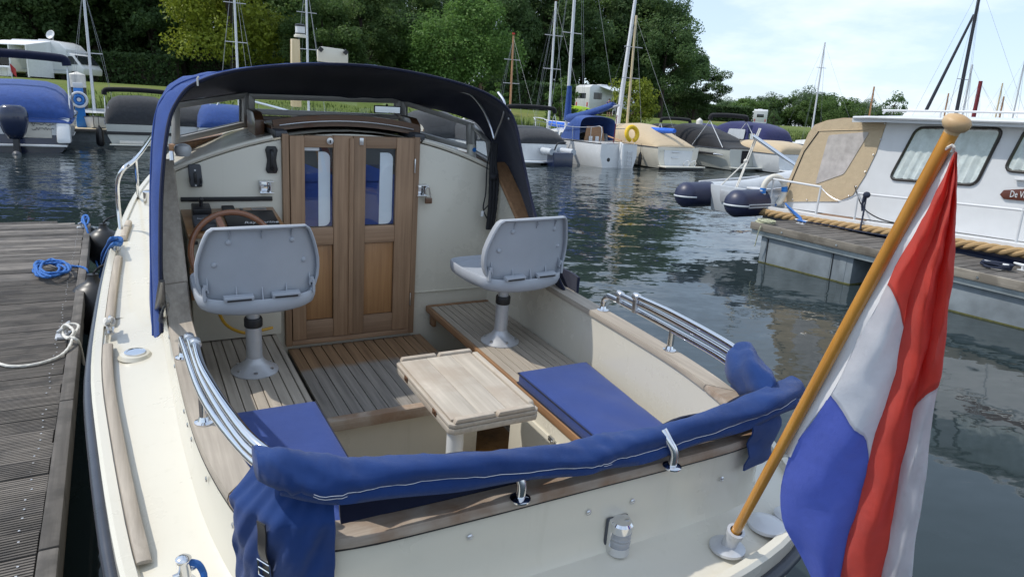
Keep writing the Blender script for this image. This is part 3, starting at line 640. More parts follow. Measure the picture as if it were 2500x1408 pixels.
# toe rail strips of bare teak and their moulded lips
def strip(y0, y1, side):
    pts = []
    for y in np.linspace(y0, y1, 26):
        g_ = station(y, GUN[8:]); pts.append((g_-.055, y, deckz(y)+.010))
    rg = []
    for k, p in enumerate(pts):
        e_ = .35 if k in (0, len(pts)-1) else 1
        rg.append([U(side*(p[0]-.018), p[1], p[2]), U(side*(p[0]+.018), p[1], p[2]), U(side*(p[0]+.016), p[1], p[2]+.022*e_), U(side*(p[0]+.008), p[1], p[2]+.028*e_), U(side*(p[0]-.008), p[1], p[2]+.028*e_), U(side*(p[0]-.016), p[1], p[2]+.022*e_)])
    return MB().loft(rg)
for s_ in (-1, 1):
    bo(strip(1.62, 3.02, s_), 'toe_rail', 'teak'); bo(strip(3.26, 4.25, s_), 'toe_rail', 'teak'); bo(strip(4.6, 5.0, s_), 'toe_rail', 'teak')
# ---- benches of fore-and-aft planks
def planks(parent_name, x0, x1, y0, y1, z, n, mat, gap=.0035, th=.018, slab=.022, front=None, backtrim=None):
    b_ = bo(MB().box(((x0+x1)/2, (y0+y1)/2, z-th-slab/2+.006), (x1-x0-.002, y1-y0-.002, slab)), parent_name, 'caulk')
    pw = (x1-x0)/n; me = MB().box((0, 0, 0), (pw-gap, y1-y0, th)).mesh('plank', bev=.0015, seg=1); me.materials.append(M[mat])
    for i in range(n):
        o = link('plank', me, None, b_); o.location = (x0+pw*(i+.5)-OB[0], (y0+y1)/2-OB[1], z-th/2-OB[2])
    return b_
lb = planks('bench_deck', .185, .535, 1.36, 3.365, -1.28, 8, 'teak')
bo(MB().box((.548, 2.36, -1.294), (.022, 2.0, .034)), 'edge_trim', 'teak', lb, bev=.003)
rb = planks('bench_deck', 1.405, 1.762, 1.36, 3.34, -1.28, 9, 'teak')
bo(MB().box((1.393, 2.36, -1.294), (.018, 2.0, .034)), 'edge_trim', 'teakb', rb, bev=.003)
bo(MB().box((1.58, 3.353, -1.292), (.37, .022, .032)), 'edge_trim', 'teakb', rb, bev=.003)
bo(MB().box((1.405, 3.30, -1.345), (.02, .05, .06)), 'bracket', 'teakb', rb, bev=.003)
bo(MB().box((.375, 2.36, -1.55), (.33, 2.0, .485)), 'bench_locker', 'gel', bev=.01)
lk = bo(MB().box((1.59, 1.83, -1.55), (.40, 1.06, .485)), 'bench_locker', 'gel', bev=.01)
bo(MB().box((1.386, 2.02, -1.52), (.012, .40, .30)), 'locker_hatch', 'gel', lk, bev=.004)
bo(MB().box((1.374, 2.0, -1.365), (.012, .035, .02)).box((1.37, 1.99, -1.37), (.012, .01, .012)), 'hatch_latch', 'steel', lk, bev=.002)
# ---- platform in front of the doors
m, t, b = newmat('two_tone_platform_teak')
v = coords(t, (55, 2.2, 55)); n = noise(t, v, 1.0, 6, .62); g1 = ramp(t, [(.28, (.15, .138, .125)), (.72, (.34, .31, .275))], n).outputs[0]; g2 = ramp(t, [(.28, (.14, .080, .042)), (.72, (.32, .20, .11))], n).outputs[0]
c = nd(t, 'ShaderNodeTexCoord'); sx = nd(t, 'ShaderNodeSeparateXYZ'); t.links.new(c.outputs['Object'], sx.inputs[0]); nn = noise(t, coords(t, (9, 9, 9)), 1.0, 4)
ma = nd(t, 'ShaderNodeMath', operation='MULTIPLY_ADD'); ma.inputs[1].default_value = .12; t.links.new(nn, ma.inputs[0]); t.links.new(sx.outputs[1], ma.inputs[2])
f_ = ramp(t, [(.14, (0, 0, 0)), (.20, (1, 1, 1))], ma.outputs[0]).outputs[0]; t.links.new(mix(t, f_, g1, g2), b.inputs['Base Color']); b.inputs['Roughness'].default_value = .6; bump(t, b, n, .25, .002)
M['plat'] = m
pf = planks('platform', .645, 1.36, 2.575, 3.36, -1.44, 13, 'plat')
bo(MB().box((1.0, 2.552, -1.452), (.715, .045, .05)), 'edge_trim', 'teakx', pf, bev=.005)
bo(MB().box((1.0, 2.60, -1.64), (.70, .03, .33)), 'step_riser', 'gel')
pl = planks('floor_deck', .56, 1.76, 1.34, 3.30, -1.765, 18, 'teak'); 
# ---- bulkhead
bk = [U(-.80, 3.40, -1.80), U(.80, 3.40, -1.80)]+[U(u, 3.40, roofz(u)-.012) for u in np.linspace(.80, -.80, 21)]
bo(MB().prism(bk, (0, -.03, 0)), 'bulkhead', 'gel', bev=.004)
for ua, ub in ((-.80, -.37), (.36, .80)): bo(MB().tube([U(u, 3.372, roofz(u)+.004) for u in np.linspace(ua, ub, 9)], .012, 8), 'roof_edge', 'gel')
YB = 3.37
# door frame and the two leaves
df = bo(MB().box((.650, YB-.012, -.895), (.030, .04, 1.05)), 'door_frame', 'doorv', bev=.003)
bo(MB().box((1.293, YB-.012, -.895), (.030, .04, 1.05)), 'jamb', 'doorv', df, bev=.003)
bo(MB().box((.9715, YB-.012, -1.405), (.613, .04, .028)), 'sill', 'doorh', df, bev=.003)
def leaf(x0, x1, sw0, sw1, zt0, zt1):
    zb = -1.388; y = YB-.022
    d_ = bo(MB().box(((x0+x1)/2, y+.012, (zt0+zb)/2-.01), (x1-x0-.03, .004, abs(zt0-zb)-.06)), 'door', 'blackp')
    for xa, xb, ztop in ((x0, x0+sw0, zt0), (x1-sw1, x1, zt1)):
        bo(MB().box(((xa+xb)/2, y, (ztop+zb)/2), (xb-xa, .03, ztop-zb)), 'stile', 'doorv', d_, bev=.002)
    xa, xb = x0+sw0, x1-sw1
    for za, zc in (((zt0+zt1)/2, -.428), (-.815, -.902), (-1.292, zb)):
        bo(MB().box(((xa+xb)/2, y+.001, (za+zc)/2), (xb-xa-.001, .026, abs(za-zc))), 'rail', 'doorh', d_, bev=.002)
    bo(MB().box(((xa+xb)/2, y+.004, -1.097), (xb-xa-.004, .012, .384)), 'panel', 'doorp', d_, bev=.003)
    bo(MB().box(((xa+xb)/2, y+.002, -.6215), (xb-xa-.002, .004, .384)), 'pane', 'glass', d_)
    # white curtain strip over a blue sheet that paints in the pane's reflection
    xm = xa+(xb-xa)*.50; cw = xb-.012-xm; r_ = .03
    poly = [(xm, y+.0075, -.45), (xm+cw-r_, y+.0075, -.45)]+[(xm+cw-r_+r_*math.sin(a), y+.0075, -.45-r_+r_*math.cos(a)) for a in (.4, .8, 1.2)]+[(xm+cw, y+.0075, -.48), (xm+cw, y+.0075, -.78)]+[(xm+cw-r_+r_*math.cos(a), y+.0075, -.78-r_*math.sin(a)) for a in (.4, .8, 1.2)]+[(xm+cw-r_, y+.0075, -.81), (xm, y+.0075, -.81)]
    bo(MB().prism(poly, (0, .0015, 0)), 'curtain', 'curtainw', d_)
    bo(MB().box(((xa+xb)/2, y+.0095, -.70), (xb-xa-.002, .002, .22)).prism([(xa+.001, y+.0085, -.60), (xa+.001, y+.0085, -.505), (xb-.001, y+.0085, -.56), (xb-.001, y+.0085, -.60)], (0, .002, 0)), 'blue_reflection', 'cushion', d_)
    return d_
M['curtainw'] = plain('white_curtain', (.75, .80, .86), .7, var=.04)
dL = leaf(.668, .962, .066, .092, -.378, -.372); dR = leaf(.965, 1.276, .062, .092, -.372, -.374)
bo(MB().box((.955, YB-.041, -.88), (.022, .012, 1.0)), 'meeting_strip', 'doorv', dL, bev=.004)
es = MB().lathe([(.016, 0), (.016, .003), (.010, .004)], 14, (.852, YB-.038, -.397), rot('X', math.pi/2)); bo(es, 'keyhole_plate', 'steel', dL)
bo(MB().box((.852, YB-.0445, -.399), (.005, .003, .014)), 'keyhole', 'blackp', dL)
bo(MB().box((1.003, YB-.04, -.395), (.02, .006, .034)), 'latch_plate', 'steel', dR, bev=.002)
for z in (-.51, -1.22): bo(MB().box((1.279, YB-.042, z), (.006, .008, .07)), 'hinge', 'steel', dR, bev=.001)
bo(MB().box((.768, YB-.0255, -.437), (.072, .0015, .014)), 'sticker', 'wpaint', dL)
# sliding hatch and companionway surround on the roof
bo(MB().box((.635, 3.53, -.372), (.055, .36, .03)), 'hatch_slide', 'darkgrey', bev=.006)
bo(MB().box((1.31, 3.53, -.370), (.055, .36, .03)), 'hatch_slide', 'darkgrey', bev=.006)
hh = []
for y, dz in ((3.44, 0), (3.90, -.03)):
    hh.append([U(u, y, -.372+.035*(1-(u/.36)**2)+dz) for u in np.linspace(-.36, .36, 11)])
ht = bo(MB().sheet(hh, .03), 'sliding_hatch', 'teakd')
hx = []
for y in (3.425, 3.448): hx.append([U(u, y, -.352+.035*(1-(u/.36)**2)) for u in np.linspace(-.355, .355, 11)])
bo(MB().sheet(hx, .035), 'hatch_lip', 'teakd', ht)
bo(MB().tube([U(u, 3.42, -.346+.035*(1-(u/.36)**2)) for u in np.linspace(-.33, .33, 15)], .003, 6), 'lip_trim', 'steel', ht)
for x in (.575, 1.372): bo(MB().prism([(x-.022, 3.56, -.42), (x-.022, 3.80, -.42), (x-.022, 3.80, -.30), (x-.022, 3.62, -.30), (x-.022, 3.56, -.33)], (.044, 0, 0)), 'hatch_cheek', 'teakd', bev=.006)
bo(MB().box((.97, 3.93, -.372), (.80, .03, .055)), 'hatch_coaming', 'teakd', bev=.004)
# ---- windscreen
ws = bo(MB().box((.97, 3.96, -.405), (.82, .04, .05)), 'windscreen_base', 'teakd', bev=.004)
YC = 3.97
def wpanel(P4, inset=.028, dep=.028, name='window_frame', lowdark=True):
    P4 = [np.asarray(p, float) for p in P4]; cc = sum(P4)/4
    nrm = np.cross(P4[1]-P4[0], P4[3]-P4[0]); nrm /= np.linalg.norm(nrm)
    I_ = []
    for k in range(4):
        a = P4[k-1]-P4[k]; b_ = P4[(k+1) % 4]-P4[k]; I_.append(P4[k]+a/np.linalg.norm(a)*inset+b_/np.linalg.norm(b_)*inset)
    mb = MB(); of = nrm*dep
    for k in range(4):
        j = (k+1) % 4; mb.hexa([P4[k], P4[j], I_[j], I_[k], P4[k]+of, P4[j]+of, I_[j]+of, I_[k]+of])
    f = bo(mb, name, 'aluframe', ws, bev=.002)
    g_ = MB(); g_.hexa([p+of*.35 for p in I_]+[p+of*.5 for p in I_]); bo(g_, 'pane', 'glass', ws)
    gk = MB()
    for k in range(4):
        j = (k+1) % 4; d_ = (cc-I_[k])/np.linalg.norm(cc-I_[k])*.006; e_ = (cc-I_[j])/np.linalg.norm(cc-I_[j])*.006
        gk.hexa([I_[k]-of*.05, I_[j]-of*.05, I_[j]+e_-of*.05, I_[k]+d_-of*.05, I_[k]+of*.3, I_[j]+of*.3, I_[j]+e_+of*.3, I_[k]+d_+of*.3])
    bo(gk, 'gasket', 'rubber', ws)
def bp(px, py, y): return BY(px, py, y)
wpanel([bp(605, 278, YC), bp(975, 292, YC), bp(975, 240, YC), bp(605, 228, YC)])
wpanel([bp(418, 350, 3.72), bp(596, 308, YC), bp(596, 224, YC), bp(418, 250, 3.72)])
wpanel([bp(982, 322, YC), bp(1152, 368, 3.74), bp(1152, 298, 3.74), bp(982, 243, YC)])
wpanel([bp(1158, 372, 3.73), bp(1205, 398, 3.52), bp(1198, 345, 3.52), bp(1158, 302, 3.73)], .016)
def post(a, b_): bo(MB().tube([a, b_], .011, 8), 'corner_post', 'aluframe', ws)
post(bp(600, 305, YC-.01), bp(600, 222, YC-.01)); post(bp(978, 318, YC-.01), bp(978, 240, YC-.01)); post(bp(1155, 372, 3.72), bp(1155, 300, 3.72))
bo(MB().bar(bp(420, 362, 3.715), bp(600, 325, YC-.01), .05, .035), 'windscreen_sill', 'teakb', ws, bev=.003)
bo(MB().bar(bp(985, 340, YC-.01), bp(1158, 385, 3.72), .05, .032), 'windscreen_sill', 'teakb', ws, bev=.003)
bo(MB().bar(bp(1158, 385, 3.71), bp(1206, 408, 3.50), .05, .03), 'windscreen_sill', 'teakb', ws, bev=.003)
# chrome horn on the roof, deck light dome, vent on the right sill
hn = MB().lathe([(.012, .0), (.014, .10), (.022, .16), (.045, .19), (.047, .192), (.040, .188), (.018, .15), (.006, .12)], 20, BY(991, 312, 4.25), rot('X', math.pi/2)); bo(hn, 'horn', 'chrome')
p = BY(446, 364, 3.45); bo(MB().lathe([(.028, -.03), (.036, -.01), (.036, .004), (.030, .016), (.016, .022), (.003, .024)], 18, p), 'dome_light', 'wpaint')
p = BY(1150, 372, 3.52); bo(MB().lathe([(.034, -.03), (.026, -.02), (.022, .04), (.018, .046)], 16, p), 'post_foot', 'gel')
bo(MB().lathe([(.012, 0), (.012, .002)], 14, BY(1158, 366, 3.495), rot('X', math.pi/2)), 'blue_badge', 'bluepost')
# ---- fittings on the bulkhead
def byb(px, py, d=.0): return BY(px, py, YB-d)
hd = MB(); a = byb(660, 355); b_ = byb(665, 424); 
outl = [(-.020, .062), (.020, .062), (.028, .045), (.024, .028), (.020, 0), (.024, -.028), (.028, -.045), (.020, -.062), (-.020, -.062), (-.028, -.045), (-.024, -.028), (-.020, 0), (-.024, .028), (-.028, .045)]
cH = (a+b_)/2; hd.prism([cH+V(x, 0, z) for x, z in outl], (0, -.012, 0)); h_ = bo(hd, 'flush_handle', 'blackp', bev=.004)
bo(MB().tube(crs([cH+V(0, -.012, .045), cH+V(0, -.024, .03), cH+V(0, -.026, 0), cH+V(0, -.024, -.03), cH+V(0, -.012, -.045)], 4), .0085, 8), 'grip', 'rubber', h_)
c = byb(476, 428); ph = bo(MB().prism([c+V(x, 0, z) for x, z in ((-.027, .044), (-.022, .050), (.020, .050), (.025, .044), (.029, -.03), (.025, -.05), (-.020, -.05), (-.025, -.03))], (0, -.016, 0)), 'handset_holder', 'darkgrey', bev=.003)
bo(MB().box(c+V(0, -.018, -.008), (.012, .006, .045)).box(c+V(.022, -.02, -.02), (.006, .01, .02)).box(c+V(-.022, -.02, -.01), (.006, .01, .02)).box(c+V(.02, -.02, -.04), (.01, .01, .012)), 'clip', 'blackp', ph, bev=.001)
for dz in (.025, -.042): bo(MB().lathe([(.004, 0), (.004, .002)], 8, c+V(0, -.016, dz), rot('X', math.pi/2)), 'screw', 'steel', ph)
def dcleat(px, py):
    c = byb(px, py); r = bo(MB().box(c+V(0, -.003, 0), (.052, .006, .05)), 'chrome_bracket', 'chrome', bev=.002)
    for dz in (.026, -.026): bo(MB().box(c+V(.004, -.022, dz), (.062, .042, .004)), 'lip', 'chrome', r, bev=.0015)
    for dx in (-.022, .022): bo(MB().tube([c+V(dx, -.02, -.024), c+V(dx, -.02, .024)], .006, 8), 'post', 'chrome', r)
    return c
dcleat(646, 454); cR = dcleat(1024, 462)
bo(MB().bar(byb(441, 487, .004), byb(665, 485, .004), .010, .020), 'black_rail', 'blackp', bev=.002)
# instrument tray and console
tray = [(.195, 3.352, -.712), (.590, 3.352, -.708), (.600, 3.07, -.752), (.200, 3.07, -.757)]
tr_ = bo(MB().prism(tray, (0, 0, -.022)), 'instrument_tray', 'tray', bev=.003)
TN = V(0, -.155, .988)
def ontray(x, y, h=0): return V(x, y, -.712-(3.352-y)*.155)+TN*h
def tbox(x0, x1, y0, y1, h0, h1): return MB().hexa([ontray(x0, y0, h0), ontray(x1, y0, h0), ontray(x1, y1, h0), ontray(x0, y1, h0), ontray(x0, y0, h1), ontray(x1, y0, h1), ontray(x1, y1, h1), ontray(x0, y1, h1)])
bo(tbox(.360, .575, 3.11, 3.285, .0005, .016), 'plotter_cover', 'blackp', tr_, bev=.005)
pc = bo(tbox(.228, .315, 3.09, 3.20, .0005, .035), 'instrument_cover', 'darkgrey', tr_, bev=.008)
bo(tbox(.235, .31, 3.22, 3.30, .0005, .05), 'instrument_head', 'blackp', tr_, bev=.006)
bo(MB().tube([ontray(.272, 3.26, .05), ontray(.272, 3.26, .075)], .008, 8).ball(ontray(.272, 3.26, .08), .011, 8, 6), 'ball_mount', 'blackp', tr_)
bo(tbox(.362, .415, 3.30, 3.342, .0005, .02), 'gauge', 'blackp', tr_, bev=.004)
bo(MB().lathe([(.009, 0), (.009, .012), (.004, .014)], 10, ontray(.445, 3.318)), 'switch', 'steel', tr_)
bo(tbox(.49, .555, 3.318, 3.338, .0005, .006), 'name_plate', 'steel', tr_, bev=.001)
def text(s_, size, M4, mat, parent, name='lettering', shear=0.0, extr=.0004):
    cu = bpy.data.curves.new('lettering', 'FONT'); cu.body = s_; cu.size = size; cu.extrude = extr; cu.shear = shear; cu.align_x = 'CENTER'; cu.align_y = 'CENTER'; cu.resolution_u = 2
    tmp = bpy.data.objects.new('tmp', cu); COL.objects.link(tmp); dg = bpy.context.evaluated_depsgraph_get(); me = bpy.data.meshes.new_from_object(tmp.evaluated_get(dg)); bpy.data.objects.remove(tmp)
    me.name = name; me.transform(M4); me.materials.clear(); return link(name, me, mat, parent)
def tM(p, ex, ey, off=OB):      # matrix: text x axis, y axis at p
    ex = Vector([float(k) for k in ex]).normalized(); ey = Vector([float(k) for k in ey]).normalized(); ez = ex.cross(ey)
    return Matrix(((ex.x, ey.x, ez.x, p[0]-off[0]), (ex.y, ey.y, ez.y, p[1]-off[1]), (ex.z, ey.z, ez.z, p[2]-off[2]), (0, 0, 0, 1)))
text('Raymarine', .034, tM(ontray(.50, 3.135, .0165), (1, 0, 0), (0, 1, .155)), M['wpaint'], tr_, shear=.25)
text('Raymarine', .013, tM(ontray(.272, 3.15, .0355), (1, 0, 0), (0, 1, .155)), M['wpaint'], tr_)
cs = bo(MB().prism([(.205, 3.10, -.765), (.205, 3.345, -.735), (.205, 3.345, -1.275), (.205, 3.16, -1.275), (.205, 3.13, -1.0)], (.375, 0, 0)), 'helm_console', 'gel', bev=.008)
bo(MB().lathe([(.011, 0), (.011, .012), (.006, .014)], 10, (.25, 3.10, -.82), rot('X', math.pi/2)).box((.228, 3.09, -.80), (.02, .01, .012)), 'ignition_switch', 'blackp', cs)
bo(MB().box((.215, 3.10, -.98), (.03, .03, .14)), 'teak_block', 'tray', cs, bev=.003)
bo(MB().tube(crs([(.30, 3.12, -1.10), (.33, 3.08, -1.17), (.40, 3.06, -1.21), (.47, 3.08, -1.215), (.53, 3.1, -1.215)], 5), .007, 8), 'yellow_hose', 'yhose', cs)
# steering wheel
wc = V(.372, 3.03, -.83); Rw = rot('X', math.radians(70)); ringp = [wc+Rw@V(.168*math.cos(a), .168*math.sin(a), 0) for a in np.linspace(0, 2*math.pi, 40, endpoint=False)]
wh = bo(MB().tube(ringp, .0125, 10, closed=True), 'steering_wheel', 'wheelw')
for a in (math.pi/2+.35, math.pi/2+.35+2.094, math.pi/2+.35+4.188): bo(MB().bar(wc+Rw@V(.02*math.cos(a), .02*math.sin(a), 0), wc+Rw@V(.162*math.cos(a), .162*math.sin(a), 0), .024, .012, (0, -1, .3)), 'spoke', 'wheelw', wh, bev=.003)
bo(MB().lathe([(.035, -.012), (.038, 0), (.03, .012), (.01, .016)], 16, wc, Rw@rot('X', math.pi)), 'hub', 'steel', wh); bo(MB().tube([wc, wc+V(0, .10, .02)], .014, 8), 'column', 'blackp', wh)
# ---- stern rail with stanchions
def stan(p, h, lean=(0, 0)):
    bo(MB().lathe([(.024, 0), (.024, .004), (.016, .007)], 16, p), 'rail_foot', 'chrome')
Lz = -.925
railL = [U(-.852, 2.36, -1.0), U(-.852, 2.36, -.955), U(-.852, 2.335, -.93), U(-.852, 2.29, -.922), U(-.835, 1.88, -.915), U(-.785, 1.55, -.900), U(-.735, 1.40, -.890), U(-.60, 1.295, -.872), U(-.3, 1.275, -.888), U(0, 1.27, -.905)]
sternc = [BY(a_, b_, 1.272) for a_, b_ in ((780, 1165), (1060, 1147), (1230, 1130), (1400, 1116), (1560, 1088), (1680, 1052), (1800, 1012), (1880, 978))]
railP = crs(railL[:7]+sternc+[V(2*C0-p[0], p[1], p[2]) for p in reversed(railL[:6])], 5)
rl = bo(MB().tube(railP, .0125, 12), 'stern_rail', 'chrome')
for s_ in (-1, 1):
    for y, u in ((2.36, .852), (1.888, .835)):
        bo(MB().lathe([(.026, 0), (.026, .004), (.017, .008), (.0125, .02)], 16, U(s_*u, y, -1.0)), 'rail_foot', 'chrome', rl)
    bo(MB().tube([U(s_*.835, 1.888, -1.0), U(s_*.835, 1.888, -.915)], .0125, 10), 'stanchion', 'chrome', rl)
for px, py in ((1270, 1218), (1640, 1139)):
    p = BZ(px, py, -1.0); bo(MB().lathe([(.026, 0), (.026, .004), (.017, .008)], 16, p), 'rail_foot', 'chrome', rl)
    bo(MB().tube(crs([p, p+V(0, 0, .045), p+V(-.012, .015, .075), p+V(-.02, .035, .10)], 4), .0125, 10), 'stanchion', 'chrome', rl)
# folded hood tubes clamped on the rail
for s_ in (-1, 1):
    for y0, u0, dz, du in ((2.24, .845, .040, -.006), (2.12, .838, .070, -.008)):
        P = crs([U(s_*(u0+du), y0, Lz+dz), U(s_*(.835+du), 1.88, Lz+dz+.008), U(s_*(.785+du), 1.50, Lz+dz+.016), U(s_*(.715+du), 1.36, Lz+dz*.5+.03)], 6)
        bo(MB().tube(P, .0115, 10), 'hood_tube', 'chrome', rl)
        for k in (0,):
            bo(MB().tube([P[0]+V(0, .012, 0), P[0]-V(0, .018, 0)], .017, 10).box(P[0]+V(0, 0, -dz*.5), (.014, .022, dz)), 'rail_clamp', 'steel', rl, bev=.002)
# ---- stern light on the transom
c = BY(1500, 1296, 1.250); sl = MB()
outl = [(-.033, .050), (.0, .058), (.034, .050), (.036, -.052), (.0, -.060), (-.033, -.052)]
s0 = bo(MB().prism([c+V(x, 0, z) for x, z in [(-.036, .054), (.036, .050), (.036, -.054), (-.036, -.050)]], (0, -.008, 0)), 'stern_light', 'darkgrey', bev=.004)
bo(MB().lathe([(.031, .022), (.032, .045), (.026, .052), (.004, .055)], 20, c+V(0, -.024, 0)), 'light_cap', 'chrome', s0)
bo(MB().lathe([(.004, -.055), (.026, -.052), (.032, -.045), (.031, -.022)], 20, c+V(0, -.024, 0)), 'light_foot', 'chrome', s0)
bo(MB().box(c+V(0, -.012, 0), (.064, .024, .104)), 'light_back', 'chrome', s0, bev=.006)
bo(MB().lathe([(.028, -.022), (.030, -.008), (.028, -.004), (.030, .004), (.028, .008), (.030, .022)], 20, c+V(0, -.026, 0)), 'lens', 'lensclear', s0)
# ---- deck fittings
p = BZ(330, 865, -1.185); fc = bo(MB().lathe([(.062, -.008), (.052, .006), (.045, .008)], 28, p), 'filler_boss', 'gel'); bo(MB().lathe([(.038, .008), (.038, .013), (.030, .014), (.029, .0125), (.004, .0125)], 28, p), 'filler_cap', 'chrome', fc)
p = BZ(1870, 1283, -1.245); bo(MB().lathe([(.055, 0), (.055, .010), (.045, .016), (.01, .018)], 24, p), 'hatch_cap', 'wpaint', bev=.0); p2 = BZ(1925, 1262, -1.24); bo(MB().lathe([(.045, 0), (.045, .010), (.035, .016), (.01, .018)], 24, p2), 'hatch_cap', 'wpaint')
p = BZ(452, 1420, -1.20); bl = bo(MB().lathe([(.026, 0), (.024, .004), (.015, .008), (.015, .056), (.0175, .060), (.0175, .066), (.013, .070), (.003, .072)], 20, p), 'bollard', 'chrome'); bo(MB().tube([p+V(-.025, -.01, .03), p+V(.035, .01, .03)], .005, 8), 'cross_pin', 'chrome', bl)
bo(MB().tube(crs([p+V(.012, 0, .052), p+V(.03, -.006, .045), p+V(.04, -.016, .02), p+V(.036, -.03, .006)], 4), .008, 8), 'lashing', 'bluerope', bl)
# cleats
def cleat(parent, p, d, s=1.0, mat='steel', off=OB, nm='cleat'):
    d = np.asarray(d, float); d /= np.linalg.norm(d); up = V(0, 0, 1); q = np.cross(up, d)
    mb = MB(); mb.bar(p-d*.045*s, p+d*.045*s, .03*s, .008*s)
    for k in (-1, 1): mb.tube([p+d*.022*s*k+up*.004*s, p+d*.022*s*k+up*.03*s], .008*s, 8)
    mb.tube(crs([p-d*.075*s+up*.036*s, p-d*.03*s+up*.031*s, p+d*.03*s+up*.031*s, p+d*.075*s+up*.036*s], 4), [x*s for x in (.005, .007, .008, .009, .0095, .0095, .0095, .0095, .0095, .009, .008, .007, .005)], 8)
    return mb.obj(nm, M[mat], parent, off=off)
pC1 = BZ(268, 806, -1.175); cleat(boat, pC1, (0.05, 1, 0)); pC2 = BZ(287, 606, -1.165); cleat(boat, pC2, (.1, 1, 0))
p = BZ(366, 505, -1.15); bo(MB().lathe([(.045, 0), (.042, .01), (.038, .012), (.038, .10), (.042, .11), (.03, .116)], 18, p), 'deck_vent', 'chrome')
# bow rail
def onrail(px, py, z): return BZ(px, py, z)
a0 = BZ(295, 566, -1.16); a1 = U(-1.03, a0[1]+.03, -.80); 
br = crs([a0, U(a0[0]-C0, a0[1]+.02, -.95), BZ(288, 440, -.78), BZ(304, 410, -.70), BZ(343, 373, -.66), U(-.55, 7.3, -.60), U(-.25, 8.1, -.56), U(0, 8.4, -.55), U(.25, 8.1, -.56), U(.55, 7.3, -.60), U(.9, 6.0, -.66), U(1.02, 5.1, -.8), U(1.03, 5.0, -1.16)], 5)
bro = bo(MB().tube(br, .0125, 10), 'bow_rail', 'chrome')
q = BZ(338, 483, -1.13); bo(MB().tube([q, BZ(330, 385, -.69)], .0105, 8), 'stanchion', 'chrome', bro); bo(MB().lathe([(.03, 0), (.028, .006), (.012, .01)], 14, a0), 'rail_foot', 'chrome', bro)
bo(MB().tube([U(.75, 6.6, -1.1), U(.78, 6.6, -.63)], .0105, 8), 'stanchion', 'chrome', bro)
# mirror on the windscreen
mc = BY(946, 268, 3.80); mr = bo(MB().box(mc, (.155, .016, .042)), 'rear_mirror', 'blackp', bev=.006); bo(MB().box(mc+V(-.002, -.0088, 0), (.142, .001, .032)), 'mirror_glass', 'mirror', mr)
bo(MB().tube([mc+V(0, .01, 0), mc+V(.03, .10, .02)], .006, 6), 'mirror_arm', 'blackp', mr)
# timber lamp post and roof board on the fore cabin
c = BY(724, 205, 5.4); zb_ = -.40
lp = bo(MB().prism([(c[0]-.035, 5.40, zb_), (c[0]+.035, 5.40, zb_), (c[0]+.028, 5.40, BY(724, 96, 5.4)[2]), (c[0]-.028, 5.40, BY(724, 96, 5.4)[2])], (0, .06, 0)), 'lamp_post', 'ywoodmast', bev=.004)
c2 = BY(733, 92, 5.43); bo(MB().lathe([(.044, 0), (.044, .014), (.036, .018), (.036, .026)], 18, c2), 'collar', 'gel', lp); bo(MB().lathe([(.034, .026), (.034, .075)], 18, c2), 'lens', M['lensw'] if 'lensw' in M else 'wpaint', lp); bo(MB().lathe([(.036, .075), (.036, .088), (.02, .092)], 18, c2).lathe([(.037, .024), (.037, .03)], 18, c2), 'cap', 'blackp', lp)
bp_ = [BY(x, y, 5.2) for x, y in ((776, 150), (776, 122), (787, 114), (838, 121), (850, 131), (850, 158))]
rbd = bo(MB().prism(bp_, (0, .03, 0)), 'roof_board', 'gel', bev=.003)
for x, y in ((783, 121), (844, 128)): bo(MB().box(BY(x, y, 5.18), (.028, .02, .028), rot('Y', .7)), 'corner_guard', 'blackp', rbd)
# ================================================================== things on and around the boat
def rope(mb, P, r, pitch=0.05, n=9, amp=0.16, step=None):
    P = np.array(P, float); L = np.r_[0, np.cumsum(np.linalg.norm(np.diff(P, axis=0), axis=1))]
    m_ = max(4, int(L[-1]/(step or r*1.6))); s_ = np.linspace(0, L[-1], m_); Q = np.stack([np.interp(s_, L, P[:, k]) for k in range(3)], 1)
    T = np.gradient(Q, axis=0); T /= np.linalg.norm(T, axis=1, keepdims=True)+1e-9
    u = np.cross(T[0], (0.1, 0.2, 1.)); u /= np.linalg.norm(u); rg = []
    for i in range(m_):
        u = u-T[i]*(u@T[i]); u /= np.linalg.norm(u); w_ = np.cross(T[i], u); ring = []
        for k in range(n):
            a = 2*math.pi*k/n; rr = r*(1+amp*math.cos(3*a+2*math.pi*s_[i]/pitch)); ring.append(Q[i]+rr*(u*math.cos(a)+w_*math.sin(a)))
        rg.append(ring)
    return mb.loft(rg)
def bthing(name, label, cat, base, group=None):
    return root(name, label, cat, bootM(base), group)
# ---- spray hood
H2 = [(.89, 2.66, -1.02), (.862, 2.82, -.78), (.838, 2.98, -.55), (.805, 3.12, -.335), (.77, 3.18, -.235), (.70, 3.215, -.165), (.54, 3.235, -.105), (.28, 3.25, -.062), (0, 3.26, -.045)]
H1 = [(.945, 2.74, -1.06), (.92, 2.96, -.76), (.892, 3.13, -.50), (.852, 3.26, -.30), (.79, 3.32, -.205), (.70, 3.35, -.152), (.52, 3.375, -.102), (.26, 3.39, -.060), (0, 3.40, -.045)]
Hm = [(.93, 3.10, -1.03), (.905, 3.22, -.76), (.875, 3.36, -.48), (.825, 3.50, -.27), (.77, 3.56, -.19), (.66, 3.63, -.15), (.48, 3.68, -.12), (.25, 3.69, -.105), (0, 3.70, -.10)]
H0 = [(.905, 3.42, -1.0), (.89, 3.46, -.75), (.865, 3.54, -.48), (.835, 3.67, -.335), (.765, 3.75, -.290), (.61, 3.90, -.258), (.43, 3.985, -.245), (.22, 3.99, -.243), (0, 3.99, -.243)]
